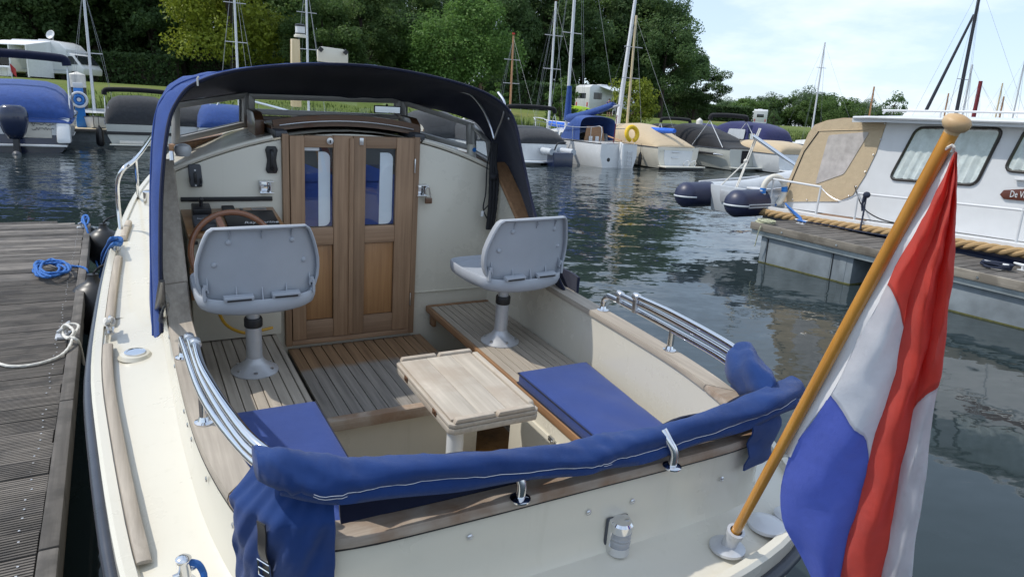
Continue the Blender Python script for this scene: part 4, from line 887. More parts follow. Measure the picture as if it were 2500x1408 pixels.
RS = {0: [(.838, 2.66, -1.0), (.828, 2.82, -.86), (.815, 2.98, -.66), (.795, 3.10, -.42), (.77, 3.17, -.25)], 1: [(.852, 2.74, -1.03), (.842, 2.96, -.80), (.83, 3.12, -.52), (.812, 3.25, -.32), (.775, 3.31, -.215)]}
LS = {0: [(.905, 2.66, -1.02), (.885, 2.82, -.78), (.858, 2.98, -.55), (.815, 3.12, -.335)], 1: [(.932, 2.72, -1.05), (.912, 2.93, -.76), (.886, 3.11, -.50), (.85, 3.26, -.30)]}
def hoop(h, k=5, idx=None):
    l_ = [V(*p) for p in h]; r_ = [V(*p) for p in h]
    if idx in RS:
        for i, p in enumerate(RS[idx]): r_[i] = V(*p)
        for i, p in enumerate(LS[idx]): l_[i] = V(*p)
    a = [V(-p[0], p[1], p[2]) for p in l_]+[p for p in reversed(r_[:-1])]
    return [V(C0+p[0], p[1], p[2]) for p in crs(a, k)]
OH = (C0, 3.2, -1.0)
hood = bthing('spray_hood', 'blue canvas spray hood with dark lining over the cabin entrance', 'spray hood', OH)
hp = [hoop(h, 5, i) for i, h in enumerate((H2, H1, Hm, H0))]; Gh = []
for j in range(len(hp[0])): Gh.append(crs([h[j] for h in hp], 5))
Gh = np.array(Gh)
rngh = np.random.default_rng(2)
for i in range(Gh.shape[0]):
    for j in range(1, Gh.shape[1]-1): Gh[i, j] += V(0, 0, .004*math.sin(i*.55+j*.9)+.003*math.sin(i*1.7))
ctr = np.stack([np.full(Gh.shape[:2], C0), Gh[:, :, 1], np.full(Gh.shape[:2], -.75)], 2); dirn = ctr-Gh; dirn /= np.linalg.norm(dirn, axis=2, keepdims=True)
MB().sheet(Gh+dirn*.002).obj('canvas_top', M['canvas'], hood, off=OH, smooth=60)
MB().sheet(Gh+dirn*.009).obj('lining', M['navy'], hood, off=OH, smooth=60)
MB().tube(hp[0], .007, 8).obj('edge_piping', M['navy'], hood, off=OH); MB().tube([p for p in hp[1]], .0035, 6).obj('seam', M['canvas'], hood, off=OH)
zz = crs([BX(1115, 222, 1.62), BX(1150, 232, 1.66), BX(1180, 268, 1.70), BX(1198, 310, 1.72), BX(1206, 338, 1.73)], 5); MB().tube(zz, .006, 6).obj('zip', M['steel'], hood, off=OH)
zz = crs([BX(1216, 226, 1.72), BX(1232, 252, 1.73), BX(1228, 285, 1.73), BX(1215, 318, 1.73), BX(1207, 340, 1.73)], 5); MB().tube(zz, .006, 6).obj('zip', M['steel'], hood, off=OH)
MB().tube([BX(1245, 268, 1.74), BX(1246, 286, 1.74)], .006, 6).ball(BX(1243, 290, 1.74), .008, 6, 5).obj('zip_pull', M['steel'], hood, off=OH)
MB().tube(crs([BY(486, 188, 3.2), BY(482, 192, 3.2), BY(483, 210, 3.2)], 3), .004, 6).obj('toggle_cord', M['whiterope'], hood, off=OH)
MB().tube([BX(418, 370, .135), BX(420, 392, .135)], .007, 6).obj('zip_pull', M['steel'], hood, off=OH)
for y_, zf in ((2.70, -1.05), (2.95, -1.08)):
    pass
# folded tent foot of the left leg: black plastic bundle with clear vinyl
fl = bthing('hood_side_flap', 'dark folded clear-window flap at the left foot of the spray hood', 'canvas flap', (.06, 2.66, -1.05))
rg = []
for k, (px, py, w_) in enumerate([(394, 680, 4), (391, 715, 7), (387, 750, 11), (380, 785, 14), (373, 806, 13), (370, 814, 7)]):
    c = BX(px, py, .055+.006*k); r_ = w_*.0016; rg.append([c+V(r_*math.cos(a)*(1+.25*math.sin(3*a+k)), .4*r_*math.sin(a)-.02, r_*.5*math.sin(a)) for a in np.linspace(0, 6.283, 12, endpoint=False)])
MB().loft(rg).obj('black_bundle', M['rubber'], fl, off=(.06, 2.66, -1.05)); q = BX(398, 745, .075); MB().tube(crs([q+V(0, -.02, .05), q+V(.01, -.03, .02), q+V(0, -.03, -.02), q+V(-.01, -.02, -.05)], 4), .012, 8).obj('vinyl_fold', M['vinyl'], fl, off=(.06, 2.66, -1.05))
# right leg tail of the hood
fr = bthing('hood_side_flap', 'dark canvas tail hanging outside the right coaming behind the chair', 'canvas flap', (1.87, 2.72, -1.0))
MB().sheet([[V(1.865+.012*math.sin(3*a), 2.62+.20*a, -1.0+.12*b_-.08*(1-a)*0) for b_ in np.linspace(-.45, .6, 6)] for a in np.linspace(0, 1, 8)], .012).obj('canvas', M['navy'], fr, off=(1.87, 2.72, -1.0))
# ---- folded canopy along the stern rail
ORc = (C0, 1.28, -1.0)
rollc = bthing('folded_canopy', 'blue canvas canopy folded in a roll along the stern rail', 'folded canopy', ORc)
YR = 1.27
cl = [(622, 1128, 1.34, .046), (680, 1140, 1.30, .055), (780, 1163, YR, .056), (900, 1160, YR, .050), (1060, 1143, YR, .047), (1230, 1126, YR, .044), (1400, 1112, YR, .042), (1470, 1098, YR, .050), (1560, 1082, YR, .046), (1680, 1046, YR, .046), (1800, 1006, YR, .046), (1890, 968, YR, .046), (1945, 945, 1.31, .042)]
P = crs([BY(a, b_, c) for a, b_, c, d in cl], 8); Rr = [p[0] for p in crs([V(d, 0) for *_, d in cl], 8)]; N_ = len(P); rg = []
rng = np.random.default_rng(12); ph = rng.uniform(0, 6.28, 8)
def rollr(i, a):
    s_ = i/N_*40
    return 1+.045*math.sin(s_*4.1+3*a+ph[4])*math.sin(s_*.8+ph[5])+.03*math.sin(s_*6.3-4*a+ph[6])*math.sin(s_*.5+a)+.10*math.sin(2*a+s_*.35+ph[0])+.07*math.sin(3*a-s_*.5+ph[1])+.05*math.sin(s_*.9+a+ph[2])+.035*math.sin(5*a+s_*1.3+ph[3])+.03*math.sin(s_*2.3+2*a)
for i, p in enumerate(P):
    ring = []
    for k in range(28):
        a = 2*math.pi*k/28; r_ = .84*Rr[i]*rollr(i, a); ring.append(p+V(0, -r_*math.cos(a), r_*math.sin(a)*.88))
    rg.append(ring)
rr_ = MB().loft(rg).obj('roll', M['canvasroll'], rollc, off=ORc, smooth=70)
# stitched lines on the near face of the roll and the hem below
for a in (-.35, -.58):
    MB().tube([P[i]+V(0, -.84*Rr[i]*rollr(i, a)*math.cos(a)*1.012, .84*Rr[i]*rollr(i, a)*math.sin(a)*.88*1.01) for i in range(14, N_-4)], .0008, 4).obj('stitching', M['stitch'], rr_, off=ORc)
hem = []
for i in range(8, N_-3):
    p = P[i]; f = i/N_; dr = .009+.006*math.sin(f*7+.6)+.004*math.sin(f*23)
    hem.append([p+V(0, -.026, -.014), p+V(0, -.035, -.024), p+V(0, -.032-.004*math.sin(f*40), -.032-dr*.6), p+V(0, -.016+.004*math.sin(f*31), -.032-dr)])
hm = MB().sheet(hem, .005).obj('hem_flap', M['canvasroll'], rollc, off=ORc, smooth=70)
MB().tube([h[2]*.35+h[3]*.65+V(0, -.005, 0) for h in hem], .0008, 4).obj('stitching', M['stitch'], hm, off=ORc)
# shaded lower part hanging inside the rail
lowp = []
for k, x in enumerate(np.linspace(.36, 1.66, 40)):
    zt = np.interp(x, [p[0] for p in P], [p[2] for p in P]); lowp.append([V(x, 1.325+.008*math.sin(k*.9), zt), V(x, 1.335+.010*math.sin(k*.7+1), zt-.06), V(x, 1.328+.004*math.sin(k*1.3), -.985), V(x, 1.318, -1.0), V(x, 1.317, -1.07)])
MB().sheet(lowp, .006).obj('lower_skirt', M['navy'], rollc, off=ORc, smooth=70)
# hump at the right corner
hpz = []
c0_ = BX(1905, 905, 1.80)
for i in range(19):
    f = i/18; ring = []
    for k in range(24):
        a = 2*math.pi*k/24; r_ = .048*(.35+math.sin(math.pi*(.15+.8*f))**.7)*(1+.16*math.sin(2*a+f*4)+.10*math.sin(3*a-9*f)+.06*math.sin(5*a+13*f)); ring.append(V(1.755-.085*f, 1.53-.25*f, -.875-.01*f)+V(r_*math.cos(a)*.8, -.0*a, r_*math.sin(a)*1.25))
    hpz.append(ring)
MB().loft(hpz).obj('corner_bunch', M['canvasroll'], rollc, off=ORc, smooth=70)
# flap hanging outside the left corner, with black strap and buckle
def flap(side, t0, t1, ztop, zbot, seed, n=26, m=18, outo=.026, thick=.006):
    tt = np.linspace(t0, t1, n); Cp = along(CAPO, tt); G = []
    for i in range(n):
        p = Cp[i]; tn = Cp[min(i+1, n-1)]-Cp[max(i-1, 0)]; tn /= np.linalg.norm(tn); nr = V(tn[1], -tn[0]); r = []
        for j in range(m):
            g_ = j/(m-1); z = ztop(i/(n-1))*(1-g_)+zbot*g_; bulge = .006*math.sin(math.pi*min(g_*1.3, 1))
            o_ = outo+bulge+.007*math.sin(i*.42+g_*5.4+seed)*math.sin(math.pi*g_)+.006*math.sin(i*.62-g_*13+seed*2)*min(1, g_*2)*(1-.5*g_)+.003*math.sin(i*1.3-g_*19+seed)+(-.05*(1-g_*5) if g_ < .2 else 0)
            r.append(U(side*(p[0]+nr[0]*o_), p[1]+nr[1]*o_, z))
        G.append(r)
    return G
tcorn = .25; Gf = flap(-1, .222, .312, lambda f: -.872-.02*f, -1.19, 1.0, n=34, m=26, outo=.022)
fl2 = MB().sheet(Gf, .005).obj('corner_flap', M['canvasroll'], rollc, off=ORc, smooth=70)
Gf = np.array(Gf)
if True:
    col_ = 17; sp_ = [Gf[col_, j]+(Gf[col_, j]-U(0, 2.0, Gf[col_, j][2]))/np.linalg.norm(Gf[col_, j]-U(0, 2.0, Gf[col_, j][2]))*.012 for j in range(5, 26)]
    e_ = Gf[col_+2, 10]-Gf[col_-2, 10]; e_ /= np.linalg.norm(e_)
    stp = MB().sheet([[p-e_*.013 for p in sp_], [p for p in sp_], [p+e_*.013 for p in sp_]], .003).obj('strap', M['blackp'], rollc, off=ORc)
    bc_ = sp_[10]; up_ = sp_[8]-sp_[12]; up_ /= np.linalg.norm(up_); nb2 = np.cross(up_, e_)*-1
    if nb2@(bc_-U(0, 2, bc_[2])) < 0: nb2 = -nb2
    MB().tube([bc_+e_*.019+up_*.021+nb2*.006, bc_-e_*.019+up_*.021+nb2*.006, bc_-e_*.019-up_*.021+nb2*.006, bc_+e_*.019-up_*.021+nb2*.006], .0026, 6, closed=True).tube([bc_+e_*.019+nb2*.006, bc_-e_*.019+nb2*.006], .0022, 6).obj('buckle', M['chrome'], stp, off=ORc)
Gr = flap(1, .20, .36, lambda f: -.90, -1.09, 2.5, 16, 12); MB().sheet(Gr, .005).obj('corner_flap', M['canvasroll'], rollc, off=ORc, smooth=70)
# ---- pedestal chairs
def chair_meshes():
    d = {}
    d['base'] = MB().lathe([(.094, 0), (.094, .004), (.080, .012), (.05, .034), (.037, .05), (.034, .058), (.033, .06)], 32)
    d['post'] = MB().lathe([(.0315, .055), (.0315, .205)], 24); d['upper_tube'] = MB().lathe([(.0255, .20), (.0255, .30)], 20)
    d['collar'] = MB().lathe([(.034, .195), (.036, .20), (.036, .228), (.033, .234)], 24)
    d['swivel'] = MB().box((0, 0, .298), (.095, .10, .03)).box((.06, -.01, .300), (.03, .014, .012)).box((.078, -.012, .292), (.022, .03, .026)).tube([(-.05, 0, .30), (-.02, 0, .30)], .012, 8)
    # seat pan
    def outl(k, z, dy=0.0):
        P = []
        for x, y in [(.06, .215), (.15, .21), (.198, .185), (.214, .12), (.218, 0), (.2195, -.09), (.212, -.145), (.18, -.186), (.13, -.208), (.06, -.218)]: P.append((x, y))
        full_ = P+[(-x, y) for x, y in reversed(P)]
        return [V(x*k, y*k+dy, z+.012*max(0, abs(x)/.218-.3)*(1 if y < -.02 else .2)) for x, y in full_]
    def sm(r): return crs(r, 3, closed=True)
    d['seat_pan'] = MB().loft([sm(outl(.55, .312)), sm(outl(.90, .318)), sm(outl(.97, .33)), sm(outl(1.0, .352)), sm(outl(1.0, .378)), sm(outl(.985, .382)), sm(outl(.955, .380)), sm(outl(.93, .362)), sm(outl(.5, .350))])
    W = [(.372, .172), (.385, .188), (.41, .204), (.445, .215), (.48, .2175), (.515, .2155), (.55, .208), (.59, .196), (.62, .185), (.64, .175), (.652, .160)]
    def yb_(x, z): return -.185-.10*(z-.37)+.055*(x/.21)**2
    G = []
    for z, w_ in W: G.append([V(w_*f, yb_(w_*f, z), z+.006*(1-f*f)*(1 if z > .64 else 0)-.01*(1-f*f)*(1 if z < .38 else 0)) for f in np.linspace(-1, 1, 17)])
    d['backrest'] = MB().sheet(G, .008)
    ol = [g[-1] for g in G]+[G[-1][k] for k in range(15, 0, -1)]+[g[0] for g in reversed(G)]
    rg = []
    for k, p in enumerate(ol):
        c_ = V(0, 0, .51); o_ = V(p[0], 0, p[2]-.51); o_ /= np.linalg.norm(o_)
        rg.append([p+V(0, .012, 0)+o_*.001, p+V(0, -.004, 0)+o_*.007, p+V(0, -.026, 0)+o_*.008, p+V(0, -.031, 0)+o_*.003, p+V(0, -.028, 0)-o_*.003, p+V(0, -.010, 0)-o_*.004])
    d['rim'] = MB().loft(rg)
    for q, (x, z) in enumerate(((-.112, .603), (.112, .603), (-.160, .515), (.160, .515))): d['rivet%d' % q] = MB().ball((x, yb_(x, z)-.009, z), (.0105, .007, .0105), 12, 8)
    for q, (x, z, h) in enumerate(((-.185, .43, .045), (-.09, .402, .04), (0, .398, .035), (.09, .402, .04), (.185, .43, .045))):
        y = yb_(x, z)-.008; d['ribl%d' % q] = MB().add([(x-.002, y, z-.02), (x+.002, y, z-.02), (x+.002, y-.020, z-.02), (x-.002, y-.020, z-.02), (x-.002, y, z+h), (x+.002, y, z+h)], [(0, 1, 2, 3), (0, 4, 5, 1), (3, 2, 5, 4), (0, 3, 4), (1, 5, 2)])
    for q, x in enumerate((-.11, 0, .11)):
        y = yb_(x, .635)-.008; d['ribt%d' % q] = MB().add([(x-.0015, y, .645), (x+.0015, y, .645), (x+.0015, y-.016, .645), (x-.0015, y-.016, .645), (x-.0015, y, .615), (x+.0015, y, .615)], [(0, 3, 2, 1), (0, 1, 5, 4), (3, 4, 5, 2), (0, 4, 3), (1, 2, 5)])
    for q, x in enumerate((-.085, .085)):
        d['cover%d' % q] = MB().box((x, -.206, .392), (.105, .030, .018), rot('X', .2)); d['slot%d' % q] = MB().box((x, -.2215, .387), (.085, .004, .006))
    for nm_, x in (('hinge', -.199), ('hinge2', .199)): d[nm_] = MB().box((x, -.165, .405), (.010, .03, .05)).box((x*.97, -.166, .43), (.014, .02, .02))
    return d
CM = chair_meshes(); CMAT = dict(base='alu', post='alu', upper_tube='alu', collar='blackp', swivel='blackp')
CME = {k: v.mesh(k, bev=.003 if k.startswith(('swivel', 'cover')) else 0, smooth=45) for k, v in CM.items()}
for k in CME: CME[k].materials.append(M['blackp' if k.startswith('slot') else CMAT.get(k, 'greyp')])
NICE = dict(base='base_plate', post='pedestal_tube', upper_tube='upper_tube', collar='height_collar', swivel='swivel_plate', seat_pan='seat_pan', backrest='backrest', rim='backrest_rim', hinge='side_hinge', hinge2='side_hinge')
def nice(k): return NICE.get(k) or ('rivet' if k.startswith('rivet') else 'stiffening_rib' if k.startswith('rib') else 'hinge_cover' if k.startswith('cover') else 'slot')
def chair(p, a, label):
    r = root('boat_seat', label, 'boat seat', bootM(p) @ Matrix.Rotation(a, 4, 'Z'), 'grey pedestal seats in the cockpit'); ob = {}
    for k in CME:
        par = ob.get('backrest') if k == 'rim' or k.startswith(('rivet', 'rib', 'cover', 'slot')) else r
        ob[k] = link(nice(k), CME[k], None, par)
    bs = MB()
    for q in range(6): bs.lathe([(.008, 0), (.008, .004), (.004, .006)], 8, (.074*math.cos(q*1.047+.4), .074*math.sin(q*1.047+.4), .016))
    tag(bs.obj('base_bolts', M['steel'], ob['base']), kind='stuff')
chair((.405, 2.805, -1.2795), math.radians(2), 'grey plastic pedestal seat at the steering wheel, left of the doors')
chair((1.545, 2.785, -1.2795), math.radians(5), 'grey plastic pedestal seat on the right bench near the coaming')
# ---- table
OT = (1.035, 2.115, -1.765); tb = bthing('cockpit_table', 'bleached folding teak table with raised rims in the middle of the cockpit', 'table', OT)
X0, X1, Y0, Y1, ZT = .865, 1.208, 1.845, 2.39, -1.12
def ch(x0, x1, y0, y1, c): return [(x0+c, y0), (x1-c, y0), (x1, y0+c*1.1), (x1, y1-c), (x1-c, y1), (x0+c, y1), (x0, y1-c), (x0, y0+c)]
MB().prism([(x, y, ZT-.048) for x, y in ch(X0, X1, Y0, Y1, .016)], (0, 0, .022)).obj('lower_leaf', M['table'], tb, off=OT, bev=.003)
ul = MB().prism([(x, y, ZT-.024) for x, y in ch(X0, X1, Y0, Y1, .016)], (0, 0, .014)).obj('upper_leaf', M['table'], tb, off=OT, bev=.002)
xs = [X0+.012, .985, 1.09, X1-.03]
for a, b_ in zip(xs, xs[1:]): MB().box(((a+b_)/2, (Y0+Y1)/2, ZT-.006), (b_-a-.0012, Y1-Y0-.052, .010)).obj('board', M['table'], ul, off=OT, bev=.001)
def rimp(x0, x1, y0, y1, name='rim', tap='x'):
    if tap == 'x': pl_ = [(x0, (y0+y1)/2, ZT-.008), (x1, (y0+y1)/2, ZT-.008), (x1-.008, (y0+y1)/2, ZT+.008), (x0+.008, (y0+y1)/2, ZT+.008)]; MB().prism([(p[0], y0, p[2]) for p in pl_], (0, y1-y0, 0)).obj(name, M['table'], ul, off=OT, bev=.004)
    else: pl_ = [(y0, ZT-.008), (y1, ZT-.008), (y1-.012, ZT+.007), (y0+.012, ZT+.007)]; MB().prism([(x0, a, z) for a, z in pl_], (x1-x0, 0, 0)).obj(name, M['table'], ul, off=OT, bev=.004)
rimp(X0+.016, 1.037, Y1-.024, Y1-.001); rimp(1.039, X1-.016, Y1-.024, Y1-.001); rimp(X0+.016, 1.037, Y0+.001, Y0+.024); rimp(1.039, X1-.016, Y0+.001, Y0+.024); rimp(X1-.028, X1-.006, Y0+.03, Y1-.03, tap='y')
for y in (2.26, 1.98): MB().box((X0-.001, y, ZT-.026), (.004, .032, .020)).box((X0-.003, y, ZT-.026), (.006, .012, .012)).obj('hinge', M['teakd'], tb, off=OT, bev=.001)
MB().tube([(.925, 1.93, ZT-.048), (.925, 1.93, -1.765)], .030, 16).obj('leg', M['gelw'], tb, off=OT); MB().lathe([(.07, 0), (.07, .006), (.035, .016)], 20, (.925, 1.93, -1.764)).obj('foot_flange', M['alu'], tb, off=OT)
# ---- cushions and mat
def cushion(x0, x1, y0, y1, z0, h, label, x0b=None, x1b=None):
    o_ = ((x0+x1)/2, (y0+y1)/2, z0); r = bthing('bench_cushion', label, 'cushion', o_, 'blue bench cushions'); x0b = x0 if x0b is None else x0b; x1b = x1 if x1b is None else x1b
    n, m_ = 22, 30; G = []
    mb = MB(); mb.hexa([V(x0b, y0, z0), V(x1b, y0, z0), V(x1, y1, z0), V(x0, y1, z0), V(x0b, y0, z0+h), V(x1b, y0, z0+h), V(x1, y1, z0+h), V(x0, y1, z0+h)])
    cme = mb.mesh('cushion_body', bev=.012, seg=2, off=o_); bmc = bmesh.new(); bmc.from_mesh(cme)
    bmesh.ops.subdivide_edges(bmc, edges=[e_ for e_ in bmc.edges if e_.calc_length() > .2], cuts=14, use_grid_fill=True)
    for v_ in bmc.verts:
        fx = v_.co.x/((x1-x0)/2); fy = v_.co.y/((y1-y0)/2); k_ = max(0, 1-fx*fx)*max(0, 1-fy*fy)
        if v_.co.z > h*.6: v_.co.z += k_*(.010+.004*math.sin(v_.co.x*31+v_.co.y*17)+.0025*math.sin(v_.co.y*47-v_.co.x*23))
        elif v_.co.z > h*.25: v_.co.x += .002*math.sin(v_.co.y*60); v_.co.y += .002*math.sin(v_.co.x*60)
    bmc.to_mesh(cme); bmc.free(); cme.polygons.foreach_set('use_smooth', [True]*len(cme.polygons)); link('cushion_body', cme, M['cushion'], r)
    for zz_ in (z0+h-.009, z0+.008):
        e = .001; mb = MB(); mb.tube([(x0b-e, y0-e, zz_), (x1b+e, y0-e, zz_), (x1+e, y1+e, zz_), (x0-e, y1+e, zz_)], .0032, 6, closed=True); mb.obj('piping', M['navy'], r, off=o_)
cushion(1.392, 1.738, 1.44, 2.325, -1.2795, .06, 'blue vinyl cushion on the right bench beside the table', 1.392, 1.66)
cushion(.195, .545, 1.47, 2.345, -1.2795, .06, 'blue vinyl cushion on the left bench behind the chrome rail', .26, .56)
mt = MB().box((1.42, 2.66, -1.754), (.34, .30, .02)); tag(mt.obj('door_mat', M['mat'], bev=.004), 'brown coir mat on the cockpit floor under the table', 'mat')
mo = bpy.data.objects['door_mat']; mo.data.transform(Matrix.Translation((-1.42, -2.66, 1.764))); mo.matrix_world = bootM((1.42, 2.66, -1.764))
# ---- flag staff and flag
PB = BZ(1775, 1336, -1.243); 
PT = (BM@ray(2336, 300))*1.49
fs = root('flag_staff', 'varnished wooden flag staff with round knob leaning from the stern', 'flag staff', bootM(PB))
ax = (PT-PB); Lp = np.linalg.norm(ax); ax /= Lp
MB().tube([PB+ax*.03, PB+ax*(Lp*.5), PT-ax*.010], [.0132, .0136, .0130], 18).obj('staff', M['polew'], fs, off=PB)
Rk = np.array(Vector([float(k) for k in ax]).to_track_quat('Z', 'Y').to_matrix())
MB().lathe([(.0125, -.024), (.0135, -.014), (.019, -.011), (.0235, -.004), (.0235, .004), (.019, .010), (.010, .0135), (.004, .0145)], 24, PT, Rk).obj('knob', M['knobw'], fs, off=PB)
so = MB().lathe([(.021, -.012), (.021, .060), (.025, .065), (.025, .080), (.017, .081), (.017, .04)], 20, PB, Rk).obj('socket', M['alu'], fs, off=PB); MB().lathe([(.05, -.002), (.05, .006), (.030, .016)], 24, PB).obj('socket_flange', M['alu'], fs, off=PB)
sg = MB()
for a in (0.3, 1.87, 3.44, 5.0): sg.lathe([(.006, 0), (.005, .003)], 8, PB+V(.039*math.cos(a), .039*math.sin(a), .006))
tag(sg.obj('flange_screws', M['steel'], fs, off=PB), kind='stuff')
# the flag: pleats hanging from the staff, each curve goes down the cloth
def onpole(px, py):       # a point near the staff axis plane seen at px,py: same boat-frame plane through the staff, facing the camera
    d = BM@ray(px, py); nrm = np.cross(ax, np.cross(V(.8, .55, -.3), ax)); return d*((PB@nrm)/(d@nrm))
def cur(pts, dd):         # pts (px,py), depth shift
    o = []
    for px, py in pts:
        d = BM@ray(px, py); q = onpole(px, py); o.append(q+d*dd)
    return o
YS = [372, 470, 580, 690, 830, 960, 1115, 1260, 1420, 1640]
def cxy(xs): return list(zip(xs, YS))
curves = [
 (cxy([2330, 2285, 2225, 2166, 2093, 2026, 1928, 1908, 1985, 2040]), -.012, [.0, .33, .68, 1.0, 1.55, 2.0, 2.45, 2.7, 2.95, 3.0]),
 (cxy([2331, 2298, 2250, 2196, 2150, 2105, 2040, 1990, 2015, 2050]), -.045, [.0, .30, .62, .92, 1.32, 1.80, 2.20, 2.5, 2.85, 3.0]),
 (cxy([2332, 2308, 2268, 2222, 2196, 2168, 2120, 2082, 2050, 2030]), -.012, [.0, .28, .55, .80, 1.12, 1.50, 2.02, 2.3, 2.6, 2.9]),
 (cxy([2333, 2316, 2290, 2262, 2240, 2212, 2180, 2150, 2110, 2080]), .040, [.0, .22, .45, .60, .75, .85, .90, .92, .95, .97]),
 (cxy([2333, 2312, 2276, 2228, 2196, 2164, 2118, 2080, 2046, 2020]), .004, [.0, .2, .35, .5, .6, .7, .78, .82, .86, .9]),
 (cxy([2334, 2324, 2300, 2268, 2246, 2214, 2172, 2140, 2102, 2075]), -.055, [.0, .15, .28, .4, .48, .55, .6, .64, .68, .7]),
 (cxy([2334, 2328, 2312, 2292, 2270, 2240, 2206, 2180, 2150, 2120]), .002, [.0, .15, .28, .42, .55, .62, .66, .68, .7, .72]),
 (cxy([2335, 2330, 2316, 2300, 2284, 2262, 2240, 2225, 2210, 2190]), .030, [.0, .2, .36, .55, .74, .9, 1.2, 1.4, 1.6, 1.8]),
 (cxy([2335, 2329, 2310, 2288, 2262, 2236, 2204, 2178, 2148, 2120]), .010, [.0, .2, .38, .56, .76, .93, 1.15, 1.35, 1.6, 1.8]),
 (cxy([2336, 2333, 2322, 2308, 2288, 2262, 2232, 2208, 2186, 2160]), -.040, [.0, .2, .4, .6, .80, 1.0, 1.25, 1.5, 1.7, 1.9]),
 (cxy([2337, 2336, 2332, 2325, 2308, 2288, 2264, 2246, 2222, 2196]), -.010, [.0, .22, .42, .62, .84, 1.04, 1.3, 1.5, 1.75, 1.95]),
 (cxy([2337, 2335, 2328, 2316, 2298, 2276, 2252, 2232, 2208, 2180]), .035, [.0, .25, .45, .66, .9, 1.1, 1.35, 1.55, 1.8, 2.0])]
colsP = [crs(cur(p, dd), 6) for p, dd, q in curves]; colsQ = [[v_[0] for v_ in crs([V(x, 0) for x in q], 6)] for p, dd, q in curves]
nr = len(colsP[0]); G = []; Q = []
for i in range(nr):
    r4 = [V(*colsP[j][i], colsQ[j][i]) for j in range(len(curves))]; rr4 = crs(r4, 5); wob = []
    for k, p in enumerate(rr4): 
        f = i/nr; q = p[:3]+V(.0035, .0045, 0)*math.sin(i*.55+k*.8)*min(1, f*2)+V(.002, .002, .001)*math.sin(i*1.3-k*.5); wob.append(q); 
    G.append(wob); Q.append([p[3] for p in rr4])
fm = MB().sheet(G); OF = PT
m, t, b = newmat('tricolour_cloth'); setin(b, {'Roughness': .8, 'Specular IOR Level': .15, 'Sheen Weight': .2})
at = nd(t, 'ShaderNodeAttribute', attribute_name='stripe'); dv = nd(t, 'ShaderNodeMath', operation='DIVIDE'); dv.inputs[1].default_value = 3.0; t.links.new(at.outputs['Fac'], dv.inputs[0])
rp = ramp(t, [(0.0, (.84, .10, .07)), (1/3, (.80, .81, .84)), (2/3, (.11, .16, .60))], dv.outputs[0]); rp.color_ramp.interpolation = 'CONSTANT'
wv_ = noise(t, coords(t), 1200, 1); vv = ramp(t, [(.3, (.93, .93, .93)), (.7, (1, 1, 1))], noise(t, coords(t), 30, 4)).outputs[0]
pg = nd(t, 'ShaderNodeMath', operation='PINGPONG'); pg.inputs[1].default_value = 0.5; t.links.new(at.outputs['Fac'], pg.inputs[0])
sm_ = ramp(t, [(0.008, (.72, .72, .74)), (0.022, (1, 1, 1))], pg.outputs[0]).outputs[0]
cc_ = mix(t, 1.0, mix(t, 1.0, rp.outputs[0], vv, 'MULTIPLY'), sm_, 'MULTIPLY'); t.links.new(cc_, b.inputs['Base Color']); wf = noise(t, coords(t), 16, 4, .6); wa = nd(t, 'ShaderNodeMath', operation='MULTIPLY_ADD'); wa.inputs[1].default_value = 5.0; t.links.new(wf, wa.inputs[0]); t.links.new(wv_, wa.inputs[2]); bump(t, b, wa.outputs[0], .5, .004)
tl = nd(t, 'ShaderNodeBsdfTranslucent'); t.links.new(cc_, tl.inputs[0]); ms = nd(t, 'ShaderNodeMixShader'); ms.inputs[0].default_value = .5; o_ = t.nodes['Material Output']; t.links.new(b.outputs[0], ms.inputs[1]); t.links.new(tl.outputs[0], ms.inputs[2]); t.links.new(ms.outputs[0], o_.inputs[0])
fr_ = root('flag', 'red, white and blue tricolour flag hanging in folds from the staff', 'flag', bootM(OF))
fme = fm.mesh('cloth', off=OF, smooth=80); at = fme.attributes.new('stripe', 'FLOAT', 'POINT')
# vertex order survives (no bevel): write the stripe coordinate
at.data.foreach_set('value', np.array(Q, dtype=np.float32).ravel()); link('cloth', fme, m, fr_)
hbc = crs(cur(list(zip([2316, 2240, 2178, 2114, 2046, 1982, 1914], YS[:7])), .012), 6); nh = len(hbc)
hb = [[a_*(1-g_)+b2_*g_+V(.003, .003, 0)*math.sin(k*.7+g_*3) for g_ in (0, .35, .7, 1.06)] for k, (a_, b2_) in enumerate(zip(hbc, colsP[0][:nh]))]
MB().sheet(hb, .002).obj('hoist_band', M['stitch'], fr_, off=OF)
MB().tube(crs([PT-ax*.06, colsP[0][0]+V(-.012, 0, .012), colsP[0][0]], 3), .003, 6).obj('halyard', M['whiterope'], fr_, off=OF); MB().tube(crs([onpole(1900, 1120)-V(0, 0, 0), onpole(1912, 1112), onpole(1924, 1112)], 4), .004, 6).obj('halyard', M['whiterope'], fr_, off=OF)
